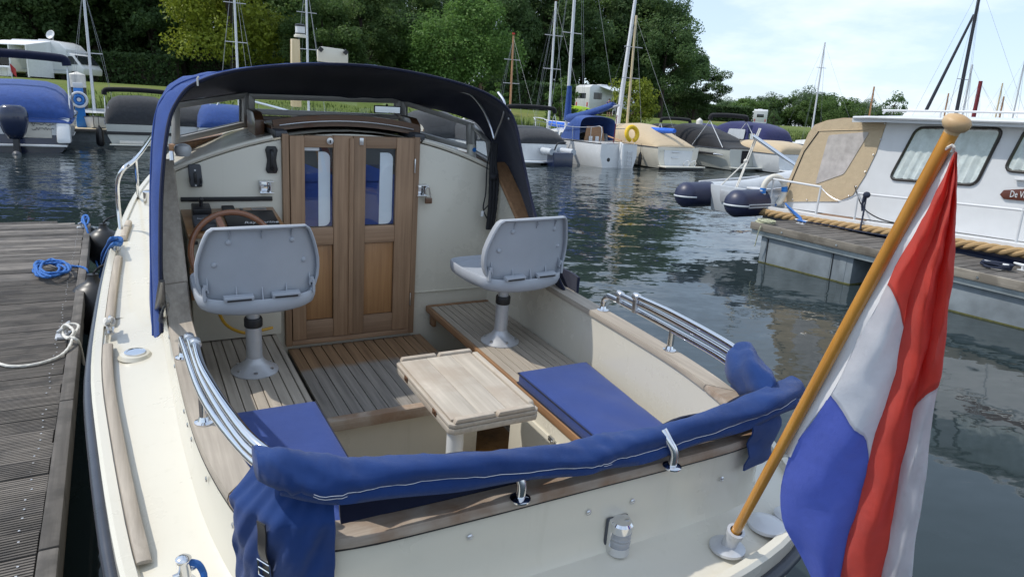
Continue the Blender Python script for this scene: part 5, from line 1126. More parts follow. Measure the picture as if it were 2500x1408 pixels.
# ---- padlock, cords and rope hanging on the bulkhead
pk = byb(1046, 490, .03); r = bthing('padlock', 'small brown padlock hanging on the bracket right of the doors', 'padlock', pk)
MB().box(pk, (.036, .016, .030)).obj('lock_body', M['teakd'], r, off=pk, bev=.003); MB().tube(crs([pk+V(-.012, 0, .014), pk+V(-.020, 0, .05), pk+V(-.016, 0, .068), pk+V(-.002, 0, .070), pk+V(.004, 0, .05), pk+V(.012, 0, .014)], 4), .0035, 8).obj('shackle', M['steel'], r, off=pk)
pk = byb(1003, 452, .03); r = bthing('lanyard', 'thin navy cord with knot hanging from the right bracket', 'cord', pk)
MB().tube(crs([byb(1005, 450, .03), byb(1003, 500, .02), byb(996, 545, .02), byb(997, 555, .02), byb(1012, 556, .02)], 6), .0028, 6).tube(crs([byb(1004, 452, .03), byb(1006, 505, .025), byb(1010, 552, .02), byb(1013, 558, .02)], 6), .0028, 6).obj('cord', M['navy'], r, off=pk); MB().ball(byb(1013, 556, .02), .008, 8, 6).obj('knot', M['navy'], r, off=pk)
pk = BY(1205, 430, 3.30); r = bthing('rope_bundle', 'thick black rope hanging in a bundle beside the right coaming', 'rope', pk)
mb = MB()
for dx in (-5, 0, 5): rope(mb, crs([BY(1207+dx, 350, 3.33), BY(1204+dx, 400, 3.31), BY(1206+dx*1.6, 440, 3.30), BY(1203+dx*1.4, 500, 3.30), BY(1196+dx*1.2, 560, 3.30)], 5), .010, .05)
mb.ball(BY(1205, 432, 3.29), (.026, .022, .020), 12, 8); mb.obj('rope', M['blackrope'], r, off=pk)
MB().tube(crs([BY(1205, 345, 3.32), BY(1190, 400, 3.31), BY(1186, 470, 3.31), BY(1180, 510, 3.31), BY(1192, 540, 3.31), BY(1194, 556, 3.31)], 5), .0035, 6).tube([BY(1182, 512, 3.31), BY(1203, 490, 3.29)], .0035, 6).obj('tie_cord', M['blackrope'], r, off=pk); MB().tube([BY(1178, 515, 3.305), BY(1177, 528, 3.305)], .009, 8).obj('white_clip', M['wpaint'], r, off=pk)
# ---- jetty on the left
JZ = 0.6
ja = WZ(140, 1400, JZ); jb = WZ(217, 600, JZ); jd = (jb-ja)[:2]; jd /= np.linalg.norm(jd); jang = math.atan2(jd[1], jd[0])-math.pi/2
jend = WZ(200, 538, JZ)
J0 = ja-np.append(jd, 0)*1.2; Lj = float(np.dot((jend-J0)[:2], jd)); JM = yawM((J0[0], J0[1], 0), jang)
jt = root('jetty', 'weathered grey plank jetty along the left side of the boat', 'jetty', JM)
BW, GP = .142, .007
def grooved(L, w_, h, ng):
    prof = [(-w_/2, -h)]; 
    gw = w_/(ng*2+1)
    x = -w_/2; prof.append((x, 0))
    for k in range(ng): prof += [(x+gw*(2*k+1), 0), (x+gw*(2*k+1)+.001, -.007), (x+gw*(2*k+2)-.001, -.007), (x+gw*(2*k+2), 0)]
    prof += [(w_/2, 0), (w_/2, -h)]
    return MB().loft([[V(-L/2, y, z) for y, z in prof], [V(L/2, y, z) for y, z in prof]])
PLm = [grooved(2.3, BW, .028, 8).mesh('plank', smooth=0), MB().box((0, 0, -.014), (2.3, BW, .028)).mesh('plank', bev=.003, seg=1)]
for pm in PLm: pm.materials.append(M['dock'])
nj = int(Lj/(BW+GP)); scj = MB(); rj = random.Random(4)
for i in range(nj):
    y = (i+.5)*(BW+GP); short = max(0, (y-(Lj-.32)))*1.25
    g_ = True if y < Lj*.62 else (i % 3 == 0)
    o = link('plank', PLm[0 if g_ else 1], None, jt); o.location = (-.065-1.15+rj.uniform(-.004, .004)-short, y, JZ+rj.uniform(-.003, .003)); o.rotation_euler = (rj.uniform(-.006, .006), rj.uniform(-.002, .002), rj.uniform(-.004, .004))
    for dx in (-.12-short,):
        for dy in (-.035, .035): scj.lathe([(.0042, 0), (.0042, .0018)], 6, (dx+rj.uniform(-.008, .008), y+dy+rj.uniform(-.01, .01), JZ+.001))
tag(scj.obj('screw_heads', M['alu'], jt), kind='stuff')
for i in range(int(Lj/1.35)+1):
    y0 = i*1.35; y1 = min(y0+1.34, Lj-.34)
    if y1 > y0: MB().box((-.03, (y0+y1)/2, JZ-.036), (.06, y1-y0, .10)).obj('edge_beam', M['docky'], jt, bev=.006)
MB().box((-.05, Lj/2-.1, JZ-.17), (.06, Lj-.4, .13)).obj('side_beam', M['docky'], jt, bev=.004); MB().box((-1.2, Lj/2-.3, JZ-.40), (1.9, Lj-1.2, .75)).obj('float', M['galv'], jt, bev=.02)
MB().prism([(-.42, Lj+.03, JZ-.12), (-.0, Lj-.30, JZ-.12), (.10, Lj-.42, JZ-.12), (.10, Lj-.52, JZ-.12), (-.02, Lj-.40, JZ-.12), (-.45, Lj-.04, JZ-.12)], (0, 0, .10)).obj('corner_fender_plate', M['galv'], jt, bev=.006)
MB().box((.06, Lj-.52, JZ-.16), (.07, .12, .22)).obj('corner_bumper', M['rubber'], jt, bev=.02)
JMi = JM.inverted()
def jl(p): return np.array(JMi @ Vector([float(k) for k in p]))
def jcleat(px, py, nm):
    p = jl(WZ(px, py, JZ)); p[2] = JZ
    MB().prism([p+V(-.05, -.055, 0), p+V(.05, -.055, 0), p+V(.05, .055, 0), p+V(-.05, .055, 0)], (0, 0, .012)).obj('cleat_plate', M['alu'], jt, bev=.004)
    cleat(jt, p+V(0, 0, .012), (.25, 1, 0), 1.5, 'alu', off=(0, 0, 0)); return p
pj1 = jcleat(158, 822, 'a'); pj2 = jcleat(200, 556, 'b'); jcleat(-25, 568, 'c')
def jw(p): return np.array(JM @ Vector([float(k) for k in p]))
# white mooring line: from off the frame, round the jetty cleat, over to the boat cleat
wl = [WZ(-60, 870, JZ+.012), WZ(-20, 880, JZ+.012), WZ(20, 893, JZ+.012), WZ(80, 890, JZ+.012), WZ(140, 872, JZ+.015), WZ(168, 848, JZ+.03), WZ(180, 818, JZ+.06), WZ(192, 796, JZ+.075), WZ(176, 790, JZ+.085), WZ(158, 796, JZ+.075), WZ(152, 812, JZ+.05), WZ(166, 826, JZ+.055), WZ(180, 808, JZ+.075), WZ(160, 792, JZ+.09), WZ(150, 806, JZ+.06), WZ(160, 822, JZ+.045), WZ(178, 824, JZ+.06), WZ(192, 834, JZ+.03), WZ(200, 862, JZ-.10), WZ(206, 890, JZ-.20), WZ(215, 880, JZ-.16), WZ(228, 848, JZ+.02), WZ(246, 818, JZ+.18)]
wl += [b2w(pC1+V(-.01, .0, .03)), b2w(pC1+V(.012, .03, .04)), b2w(pC1+V(.015, -.03, .035)), b2w(pC1+V(-.012, -.02, .035)), b2w(pC1+V(-.012, .03, .04))]
r = root('mooring_line', 'white mooring rope from the jetty cleat to the boat', 'rope', WZ(158, 822, JZ)); rope(MB(), crs(wl, 7), .0085, .05, amp=.07).obj('rope', M['whiterope'], r, off=WZ(158, 822, JZ))
# blue mooring line with a coil lying on the planks
oB = WZ(125, 655, JZ); r = root('mooring_line', 'blue mooring rope with a loose coil on the jetty', 'rope', oB); rk = random.Random(9)
bl_ = [WZ(205, 540, JZ+.08), WZ(214, 528, JZ+.11), WZ(205, 526, JZ+.10), WZ(200, 540, JZ+.07), WZ(212, 548, JZ+.08), WZ(216, 532, JZ+.10), WZ(203, 530, JZ+.12), WZ(212, 560, JZ+.05), WZ(226, 600, JZ-.12), WZ(238, 650, JZ-.3), WZ(246, 652, JZ-.22), WZ(250, 620, JZ+.05), WZ(262, 598, JZ+.25), b2w(pC2+V(-.03, .02, .05)), b2w(pC2+V(.0, .03, .05)), b2w(pC2+V(.02, -.02, .045)), b2w(pC2+V(-.01, -.03, .05)), b2w(pC2+V(-.02, .02, .055)), b2w(pC2+V(.02, .03, .05)), b2w(pC2+V(.015, -.035, .03)), b2w(pC2+V(-.03, -.02, .02)), WZ(252, 640, JZ+.0), WZ(240, 690, JZ-.28), WZ(224, 698, JZ-.2), WZ(215, 670, JZ-.03), WZ(208, 655, JZ+.018), WZ(185, 650, JZ+.015), WZ(160, 650, JZ+.02)]
loop = []
for k in range(34):
    a = k*1.05+rk.uniform(-.25, .25); rr_x = 34+10*math.sin(k*.9); rr_y = 17+6*math.cos(k*1.3)
    loop.append(WZ(124+rr_x*math.cos(a)*(.9 if k % 2 else 1.1)+rk.uniform(-6, 6), 657+rr_y*math.sin(a)+rk.uniform(-4, 4), JZ+.012+.0022*k))
rope(MB(), crs(bl_+loop, 6), .0105, .045, n=8, amp=.13, step=.014).obj('rope', M['bluerope'], r, off=oB)
# black fenders between boat and jetty
def fender(px, py, z, rr_, h, label):
    c = WZ(px, py, z); r = root('fender', label, 'fender', c, 'round black fenders between boat and jetty')
    prof = [(rr_*math.cos(a)+.004, rr_*1.12*math.sin(a)) for a in np.linspace(-1.5, 1.1, 16)]+[(rr_*.30, rr_*1.08), (rr_*.2, rr_*1.25), (rr_*.2, rr_*1.4), (.004, rr_*1.42)]
    MB().lathe(prof, 28).obj('ball', M['rubber'], r); mb = MB(); rope(mb, crs([V(0, 0, rr_*1.38), V(.06, .02, rr_*1.7), V(.16, .06, rr_*1.9)], 5), .009, .05); mb.obj('lanyard', M['blackrope'], r)
fender(256, 604, .46, .19, .30, 'round black fender farther ahead by the blue rope'); fender(234, 752, .44, .20, .32, 'round black fender hanging midway along the jetty edge')
# ================================================================== right-hand pontoon, white cruiser, dinghy
PcR = WZ(1851, 639, 0); P2R = WZ(2500, 805, 0); dR_ = (P2R-PcR)[:2]; dR_ /= np.linalg.norm(dR_); qR_ = np.array([-dR_[1], dR_[0]])
RANG = math.atan2(dR_[1], dR_[0]); RM = yawM((PcR[0], PcR[1], 0), RANG)
def PL(px, py, o):
    r_ = ray(px, py); k_ = ((PcR[:2]@qR_)+o)/(r_[:2]@qR_); X = CAM+r_*k_; return V((X[:2]-PcR[:2])@dR_, o, X[2])
def rloc(a, w_, z): return V(a, w_, z)
pt = root('pontoon', 'grey timber pontoon on galvanised floats beside the white cruiser', 'pontoon', RM)
ztop = lambda a: .615-.020*a
dm = MB().box((0, .48, -.014), (.138, 1.02, .028)).mesh('plank', bev=.003, seg=1); dm.materials.append(M['docky'])
rj = random.Random(8); na_ = 60
for i in range(na_):
    a = -.14+(i+.5)*.144; o = link('plank', dm, None, pt); o.location = (a, 0, ztop(a)+rj.uniform(-.003, .003)); o.rotation_euler = (0, 0, rj.uniform(-.006, .006))
for a0, a1 in ((-.17, 2.55), (2.56, 5.2), (5.21, 8.5)):
    A, B_ = V(a0, -.075, ztop(a0)-.045), V(a1, -.075, ztop(a1)-.045); MB().bar(A, B_, .05, .11).obj('edge_beam', M['dockl'] if 'dockl' in M else M['docky'], pt, bev=.006)
    A, B_ = V(a0, -.035, ztop(a0)-.145), V(a1, -.035, ztop(a1)-.145); MB().bar(A, B_, .05, .075).obj('steel_channel', M['galv2'], pt, bev=.004)
MB().bar(V(-.165, -.05, ztop(-.1)-.05), V(-.165, 1.0, ztop(-.1)-.05), .05, .11).obj('end_beam', M['docky'], pt, bev=.006)
for q in (.45, 1.4, 2.2, 3.3): MB().lathe([(.016, 0), (.014, .008)], 10, V(q, -.10, ztop(q)-.05), rot('X', math.pi/2)).obj('bolt', M['steel'], pt)
def fl_(a0, a1):
    b_ = MB().box(((a0+a1)/2, .48, .06), (a1-a0, .96, .72)).obj('float', M['galv'], pt, bev=.008)
    mb = MB().box(((a0+a1)/2, .48, -.005), (a1-a0+.012, .972, .05)); mb.obj('algae_band', M['algae'], b_, bev=.004)
    for a in (a0+.14, a1-.32): MB().bar(V(a, -.006, -.3), V(a, -.006, .40), .012, .008, (0, 1, 0)).obj('strap', M['rubber'], b_)
    for a in (a0+.06, (a0+.14+a1-.32)/2, a1-.15): MB().bar(V(a, -.002, -.3), V(a, -.002, .41), .10 if a != (a0+.14+a1-.32)/2 else max(.1, a1-a0-.52), .006, (0, 1, 0)).obj('face_panel', M['galv'], b_, bev=.002)
fl_(.0, 1.63); fl_(2.75, 4.6); fl_(5.6, 7.5)
# cleats and coiled ropes
def pcl(px, py, w_=.12, s_=1.6):
    p = PL(px, py, w_); p[2] = ztop(p[0]); cleat(pt, p, (1, 0, 0), s_, 'wpaint', off=(0, 0, 0)); return p
p1 = pcl(1957, 532, .75); p2 = pcl(2430, 648, .45, 2.0); p3 = pcl(2505, 660, .75, 2.0)
def rw(p): return np.array(RM @ Vector([float(k) for k in p]))
def coil(c, rx_, ry_, n, r_, mat, label, seed, name='rope_coil'):
    rk = random.Random(seed); r = root(name, label, 'rope', RM @ Matrix.Translation(Vector([float(k) for k in c]))); P = []
    for k in range(n*7):
        a = k*.9; f = 1+rk.uniform(-.22, .18); P.append(V(rx_*math.cos(a)*f, ry_*math.sin(a)*f, r_+k*r_*.16+rk.uniform(0, r_)))
    rope(MB(), crs(P, 4), r_, .05, n=7, amp=.12, step=r_*1.8).obj('rope', M[mat], r); return r
coil(p2+V(.02, -.02, .0), .16, .09, 5, .012, 'navyrope', 'dark navy rope coiled on the pontoon cleat at right', 3)
M['palerope'] = plain('pale_green_rope', (.42, .43, .30), .85, var=.3, vscale=40, bmp=.7, bscale=160)
c_ = PL(1880, 530, .12); c_[2] = ztop(0); coil(c_+V(-.02, -.06, .0), .15, .10, 5, .009, 'palerope', 'pale green rope heaped on the pontoon corner', 5)
r = root('hanging_rope_end', 'loose pale rope end hanging down the pontoon corner', 'rope', RM @ Matrix.Translation((.0, -.12, .6))); rope(MB(), crs([V(.06, 0, 0), V(.05, -.02, -.08), V(.03, -.02, -.2), V(.0, -.01, -.34)], 5), .008, .05).obj('rope', M['palerope'], r)
r = root('mooring_line', 'blue mooring rope from the pontoon cleat to the cruiser stern', 'rope', RM @ Matrix.Translation(Vector([float(k) for k in p1])))
ob_ = p1; mb = MB(); rope(mb, [x-ob_ for x in crs([p1+V(.06, 0, .04), p1+V(-.04, .03, .06), p1+V(-.1, .1, .08), PL(1925, 505, 1.0), PL(1918, 497, 1.1), PL(1930, 512, 1.0), p1+V(-.03, .05, .05), p1+V(.07, .02, .05), p1+V(-.06, -.02, .05), p1+V(.1, .0, .04)], 5)], .016, .06); mb.obj('rope', M['bluerope'], r)
mb = MB(); rope(mb, [x-ob_ for x in crs([p1+V(.1, 0, .04), V(.5, .92, .64), V(1.2, .95, .63), V(2.3, 1.0, .66), V(3.6, 1.02, .74)], 6)], .012, .06); mb.obj('spring_line', M['navyrope'], r)
r = root('bow_spring', 'navy rope tied from the cruiser rail down to the pontoon', 'rope', RM @ Matrix.Translation((.9, 1.0, .62))); o_ = V(.9, 1.0, .62)
mb = MB(); rope(mb, [x-o_ for x in crs([PL(2115, 478, 1.15), PL(2108, 520, 1.1), PL(2100, 560, .95)], 6)], .014, .06); mb.ball(PL(2116, 476, 1.13)-o_, (.06, .04, .05), 10, 8); rope(mb, [x-o_ for x in crs([PL(2110, 480, 1.12), PL(2105, 500, 1.12), PL(2106, 515, 1.12)], 4)], .018, .06); mb.obj('rope', M['navyrope'], r)
# ---- cruiser
cr = root('cabin_cruiser', 'white cabin cruiser with beige canvas tent and curtained windows beyond the pontoon', 'cabin cruiser', RM)
HW = 1.10; HB = 4.1
def gunz(a): return .745+.022*max(0, a)
rg = []
for a in np.linspace(-1.05, 7.6, 20):
    k = 1 if a < 4 else max(0.02, 1-((a-4)/3.7)**2); h = (HB-HW)/2*k*(0.93 if a < -.9 else 1); c_ = (HB+HW)/2
    rg.append([V(a, c_-h, gunz(a)-.05), V(a, c_-h*.985, .30), V(a, c_-h*.86, -.25), V(a, c_, -.5), V(a, c_+h*.86, -.25), V(a, c_+h*.985, .30), V(a, c_+h, gunz(a)-.05)])
MB().sheet(rg).loft([rg[0], [p*1.0+V(-.01, 0, 0) for p in rg[0]]]).obj('hull', M['navyhull'], cr)
dk = []; 
for a in np.linspace(-1.05, 7.6, 20):
    k = 1 if a < 4 else max(0.02, 1-((a-4)/3.7)**2); h = (HB-HW)/2*k+.03; c_ = (HB+HW)/2; dk.append([V(a, c_-h, gunz(a)-.055), V(a, c_-h, gunz(a)), V(a, c_-h+.05, gunz(a)+.008), V(a, c_-h+.06, gunz(a)-.02), V(a, c_+h-.06, gunz(a)-.02), V(a, c_+h, gunz(a)), V(a, c_+h, gunz(a)-.055)])
MB().sheet(dk, .01).loft([dk[0], [p+V(-.02, 0, 0) for p in dk[0]]]).obj('deck', M['wpaint'], cr)
rfp = crs([V(-1.02, 2.0, .66), V(-1.06, 1.3, .66), V(-.98, 1.05, .655)]+[V(a, 1.035, gunz(a)-.10) for a in np.linspace(-.8, 5, 14)], 14)
rfo = None
for q in range(3):
    hp_ = []
    for i in range(len(rfp)):
        T_ = rfp[min(i+1, len(rfp)-1)]-rfp[max(i-1, 0)]; T_ /= np.linalg.norm(T_); s1 = np.cross(T_, (0, 0, 1.)); u1 = np.cross(s1, T_); ln = i*.030; ag = ln*2*math.pi/.42+q*2.0944; hp_.append(rfp[i]+.032*(s1*math.cos(ag)+u1*math.sin(ag)))
    so_ = MB().tube(hp_, .036, 8).obj('rope_fender' if q == 0 else 'strand', M['hemp'], rfo or cr); rfo = rfo or so_
MB().box((.42, 1.30, gunz(.4)-.008), (.75, .28, .016)).obj('teak_step', M['teakb'], cr, bev=.003)
# cabin house: side wall slopes with the tent edge
CWp = 1.50
tR, tB, tb2 = PL(2166, 294, CWp), PL(2112, 440, CWp), PL(2060, 497, CWp)
wall = [V(-.95, CWp, gunz(0)-.02), V(6.0, CWp, gunz(6)-.02), V(6.0, CWp, 2.31), V(tR[0]-.02, CWp, 2.31), PL(2140, 372, CWp)+V(-.02, 0, 0), PL(2112, 430, CWp)+V(-.02, 0, 0), PL(2080, 478, CWp)+V(-.02, 0, 0), PL(2040, 493, CWp), V(-.95, CWp, .83)]
MB().prism([p+V(0, .003, 0) for p in wall], (0, 2.2, 0)).obj('cabin_house', M['wpaint'], cr)
rf = [[V(a, w_, 2.315+.09*(1-((w_-2.6)/1.35)**2)+(.0 if a > .6 else -.03*(0.9-a))) for w_ in np.linspace(1.25, 3.95, 9)] for a in np.linspace(.38, 6.2, 12)]
MB().sheet(rf, .055).obj('roof', M['wpaint'], cr, bev=0)
MB().tube([V(.40, 1.25, 2.315), V(.7, 1.22, 2.325), V(6.2, 1.22, 2.325)], .022, 8).obj('roof_gutter', M['wpaint'], cr)
MB().tube(crs([V(.78, 1.40, 2.39), V(.84, 1.40, 2.435), V(1.0, 1.40, 2.44), V(3.5, 1.40, 2.45), V(6.0, 1.40, 2.45)], 5), .016, 8).obj('roof_handrail', M['wpaint'], cr)
for a in (1.65, 3.0, 4.4): MB().tube([V(a, 1.40, 2.34), V(a, 1.40, 2.445)], .014, 8).obj('handrail_post', M['wpaint'], cr)
def rnd(P, r_, n=5):
    o = []; N = len(P)
    for i in range(N):
        a, b_, c_ = P[i-1], P[i], P[(i+1) % N]; u = (a-b_)/np.linalg.norm(a-b_); v_ = (c_-b_)/np.linalg.norm(c_-b_); A, B_ = b_+u*r_, b_+v_*r_
        for k in range(n+1): t_ = k/n; o.append((1-t_)**2*A+2*t_*(1-t_)*b_+t_*t_*B_)
    return o
def cwin(P, label=None):
    P = [p-V(0, .004, 0) for p in P]; ol = rnd(P, .11)
    fr2 = MB().tube(ol, .024, 8, closed=True).obj('window_frame', M['winframe'], cr)
    c_ = sum(P)/4; xs = np.linspace(0, 1, 60); G = []
    for k, f in enumerate(xs):
        tp = P[0]*(1-f)+P[1]*f; bt = P[3]*(1-f)+P[2]*f; wv = .010*math.sin(k*.95)+.006*math.sin(k*2.3+1); G.append([(tp*(1-g_)+bt*g_)*.985+c_*.015+V(0, -.008+wv*(.4+.6*g_), 0) for g_ in np.linspace(0.015, .985, 5)])
    MB().sheet(G).obj('curtain', M['curtain'], fr2, smooth=60)
    MB().prism([p+V(0, -.022, 0) for p in ol], (0, .002, 0)).obj('pane', M['glass'], fr2)
cwin([PL(2240, 312, CWp), PL(2450, 315, CWp), PL(2382, 452, CWp), PL(2172, 437, CWp)])
cwin([PL(2508, 312, CWp), PL(2508, 312, CWp)+V(1.2, 0, 0), PL(2452, 416, CWp)+V(1.25, 0, 0), PL(2452, 416, CWp)])
nb3 = [PL(2442, 475, 1.49), PL(2452, 464, 1.49), PL(2520, 460, 1.49), PL(2520, 460, 1.49)+V(.55, 0, .02), PL(2520, 492, 1.49)+V(.55, 0, .02), PL(2520, 492, 1.49), PL(2452, 486, 1.49)]
npl = MB().prism(nb3, (0, -.018, 0)).obj('name_board', M['nameboard'], cr, bev=.004)
tp_ = PL(2492, 475, 1.468); text('De Vrij', .125, tM(tp_+V(-.015, 0, -.005), (1, 0, .05), (0, 0, 1), off=(0, 0, 0)) @ Matrix.Diagonal((.62, 1, 1, 1)), M['wpaint'], npl, extr=.002)
MB().bar(PL(2478, 437, 1.47), PL(2530, 440, 1.47), .05, .03).obj('drip_ledge', M['wpaint'], cr, bev=.008)
# rails
def rtube(P, r_=.018, nm='guard_rail'): return MB().tube(P, r_, 8).obj(nm, M['wpaint'], cr)
w1 = 1.16
rtube(crs([V(-.92, 2.4, 1.22), V(-.92, 1.3, 1.225), V(-.88, w1, 1.225), V(-.6, w1, 1.22), V(.08, w1, 1.20)], 4)); rtube([V(.08, w1, 1.20), V(.06, w1, gunz(0))], .018, 'stanchion'); rtube([V(-.90, w1+.02, 1.22), V(-.92, w1+.02, gunz(0))], .018, 'stanchion')
rtube([V(.76, w1, gunz(.7)), V(.76, w1, 1.175), V(3.05, w1, 1.235), V(5.2, w1, 1.29)]); 
for a in (3.06, 5.1): rtube([V(a, w1, gunz(a)), V(a, w1, 1.20+.022*a)], .018, 'stanchion')
ch_ = crs([V(.08, w1, 1.19), V(.25, w1, 1.08), V(.45, w1, 1.02), V(.62, w1, 1.07), V(.76, w1, 1.17)], 5); MB().tube(ch_, [.006 if k % 2 else .0105 for k in range(len(ch_))], 6).obj('chain', M['steel'], cr)
MB().tube(crs([PL(2087, 455, 1.45), PL(2093, 475, 1.3), PL(2110, 510, 1.3), PL(2150, 535, 1.3), PL(2200, 547, 1.3)], 5), .010, 6).obj('shore_cable', M['blackp'], cr)
for a in (2.05, 2.22): cleat(cr, V(a, 1.25, gunz(a)+.008), (1, 0, 0), .8, 'chrome', off=(0, 0, 0))
# tent
tl_ = [PL(1903, 493, CWp), PL(1975, 325, CWp), PL(1990, 305, CWp), PL(2020, 294, CWp), PL(2060, 288, CWp), PL(2168, 290, CWp), PL(2140, 372, CWp), PL(2112, 430, CWp), PL(2082, 477, CWp), PL(2045, 492, CWp), PL(1990, 492, CWp)]
tn = MB().prism([p-V(0, .012, 0) for p in tl_], (0, .014, 0)).obj('canvas_tent', M['beigecv'], cr)
MB().sheet([[V(p[0], w_, p[2]+.02*math.sin((w_-1.5)/2.2*3.14)) for w_ in np.linspace(1.488, 3.7, 6)] for p in tl_[:6]], .01).obj('tent_top', M['beigecv'], tn)
wn = rnd([PL(2025, 330, CWp), PL(2125, 322, CWp), PL(2062, 425, CWp), PL(1992, 450, CWp)], .05); MB().prism([p-V(0, .020, 0) for p in wn], (0, .004, 0)).obj('tent_window', M['tentwin'], tn)
MB().tube([p-V(0, .018, 0) for p in [PL(1998, 320, CWp), PL(2060, 318, CWp), PL(2158, 316, CWp)]], .006, 5).obj('tent_seam', M['beigecv'], tn); MB().tube([p-V(0, .018, 0) for p in [PL(1918, 480, CWp), PL(1965, 370, CWp), PL(2000, 322, CWp)]], .008, 5).obj('tent_seam', M['rubber'], tn)
for px, py in ((2160, 302), (2150, 340), (2132, 378), (2112, 420), (2090, 455), (2072, 478), (2045, 488), (1970, 488), (1935, 487)): MB().ball(PL(px, py, CWp-.02), .012, 6, 5).obj('press_stud', M['steel'], tn)
# davit and tackle
dv_ = crs([V(-.98, 1.95, .78), V(-.98, 1.95, 1.25), V(-1.05, 1.95, 1.42), V(-1.3, 1.85, 1.58), V(-1.85, 1.6, 1.93)], 5); dvo = MB().tube(dv_, .038, 10).obj('davit', M['chrome'], cr); MB().lathe([(.055, 0), (.055, .10)], 12, V(-1.88, 1.59, 1.87)).obj('davit_head', M['chrome'], dvo)
# ---- lifebuoy on the stern rail
oL = V(-.90, 1.22, 1.02); r = root('lifebuoy', 'white horseshoe lifebuoy with blue bands on the cruiser stern rail', 'lifebuoy', RM @ Matrix.Translation(Vector([float(k) for k in oL])))
hs = [V(.02*0, .19*math.cos(a), .25*math.sin(a)) for a in np.linspace(-1.15, math.pi+1.15, 30)]; hs = [rot('Z', -.53)@p for p in hs]; MB().tube(hs, [.03]+[.05]*28+[.03], 10).obj('ring', M['cream'], r)
for i0 in (6, 22): MB().tube(hs[i0:i0+3], .053, 10).obj('band', M['bluepost'], r)
MB().tube(crs([hs[0], hs[0]+V(-.08, -.03, -.05), hs[0]+V(-.14, -.02, -.1), hs[0]+V(-.06, .02, -.12), hs[0]], 4), .012, 6).obj('tie', M['bluerope'], r)
# ---- inflatable dinghy on the davits
oD = V(-1.75, .62, .78); dg = root('inflatable_dinghy', 'grey inflatable dinghy with navy tube ends hanging behind the cruiser', 'dinghy', RM @ Matrix.Translation(Vector([float(k) for k in oD])) @ Matrix.Scale(1.2, 4))
def tubeD(x, side):
    P = crs([V(x, .0, 0), V(x, .6, .01), V(x, 1.4, .05), V(x*.9, 2.1, .16), V(x*.45, 2.75, .34), V(0, 2.95, .40)], 5); return P
for sx_ in (-.53, .53):
    P = tubeD(sx_, 0); n0 = 5
    rr_ = [.20]*len(P); cone = [P[0]+V(0, -.20*math.sin(a), 0) for a in (1.5, 1.1, .7, .3)]; cr2 = [.20*math.cos(a)+.01 for a in (1.5, 1.1, .7, .3)]
    MB().tube(cone+P[:n0], cr2+rr_[:n0], 20).obj('tube_end', M['navytube'], dg); MB().tube(P[n0-1:], .197, 20).obj('tube', M['greytube'], dg)
    for dz in (-.02, .02): MB().tube([p+V((.195 if sx_ > 0 else -.195), 0, dz-.02) for p in [P[0]+V(0, -.0, 0)]+P[1:14]], .012, 6).obj('rubbing_strip', M['greytube'], dg)
    MB().tube([P[0]+V(.2*math.cos(a)*1.005, -.2*math.sin(a)*1.005, -.02) for a in np.linspace(0, math.pi, 14)], .016, 6).obj('cone_band', M['greytube'], dg)
    MB().bar(P[3]+V(.1*(1 if sx_ > 0 else -1), 0, .19), P[12]+V(.1*(1 if sx_ > 0 else -1), 0, .19), .05, .03).obj('oar', M['alu'], dg, bev=.01)
MB().prism([V(-.36, .30, .19), V(.36, .30, .19), V(.33, .34, -.22), V(-.33, .34, -.22)], (0, .04, 0)).obj('transom', M['greytube'], dg, bev=.01); MB().prism([V(-.14, .295, .12), V(.14, .295, .12), V(.12, .31, -.06), V(-.12, .31, -.06)], (0, -.008, 0)).obj('motor_pad', M['alu'], dg, bev=.003)
MB().box((0, 1.25, .12), (.74, .24, .03)).obj('thwart', M['wpaint'], dg, bev=.006); MB().box((0, 1.4, -.15), (.7, 2.1, .03)).obj('floor', M['greytube'], dg)
mb = MB(); top_ = V(-1.86, 1.58, 1.86)-oD; h1 = V(-.25, .6, .55)
for a_, b_ in ((top_, V(-.12, .75, .55)), (top_+V(.03, 0, 0), V(-.08, .75, .55)), (V(-.12, .75, .55), V(-.28, .33, .08)), (V(-.10, .75, .55), V(.10, .33, .08)), (V(-.08, .75, .55), V(.12, .33, .05))): mb.tube([a_, b_], .010, 6)
mb.ball(V(-.11, .75, .57), .035, 8, 6); mb.obj('lifting_tackle', M['whiterope'], dg)
# ================================================================== moored boats across the basin
HEAD = math.radians(29.2)
def hull_pts(L, B, fs, fb, tr=.9, draft=.25, n=14, flare=.86, chine=.18):
    R_ = []
    for f in np.linspace(0, 1, n):
        b_ = B/2*(tr+(1-tr)*min(1, f/.35)) if f < .45 else B/2*max(.015, (1-((f-.45)/.55)**2.2))
        zg = fs+(fb-fs)*f**1.6; y = f*L; k = 1-.55*max(0, f-.55)/.45
        rake = .10*L*max(0, (f-.6)/.4)**2
        R_.append([V(-b_, y, zg), V(-b_*(flare+.1*(1-f)), y-rake*.35, zg*.5), V(-b_*flare*k*.92, y-rake*.8, chine*(.4+f)-.05), V(0, y-rake, -draft), V(b_*flare*k*.92, y-rake*.8, chine*(.4+f)-.05), V(b_*(flare+.1*(1-f)), y-rake*.35, zg*.5), V(b_, y, zg)])
    return [crs(q, 3) for q in R_] if False else R_
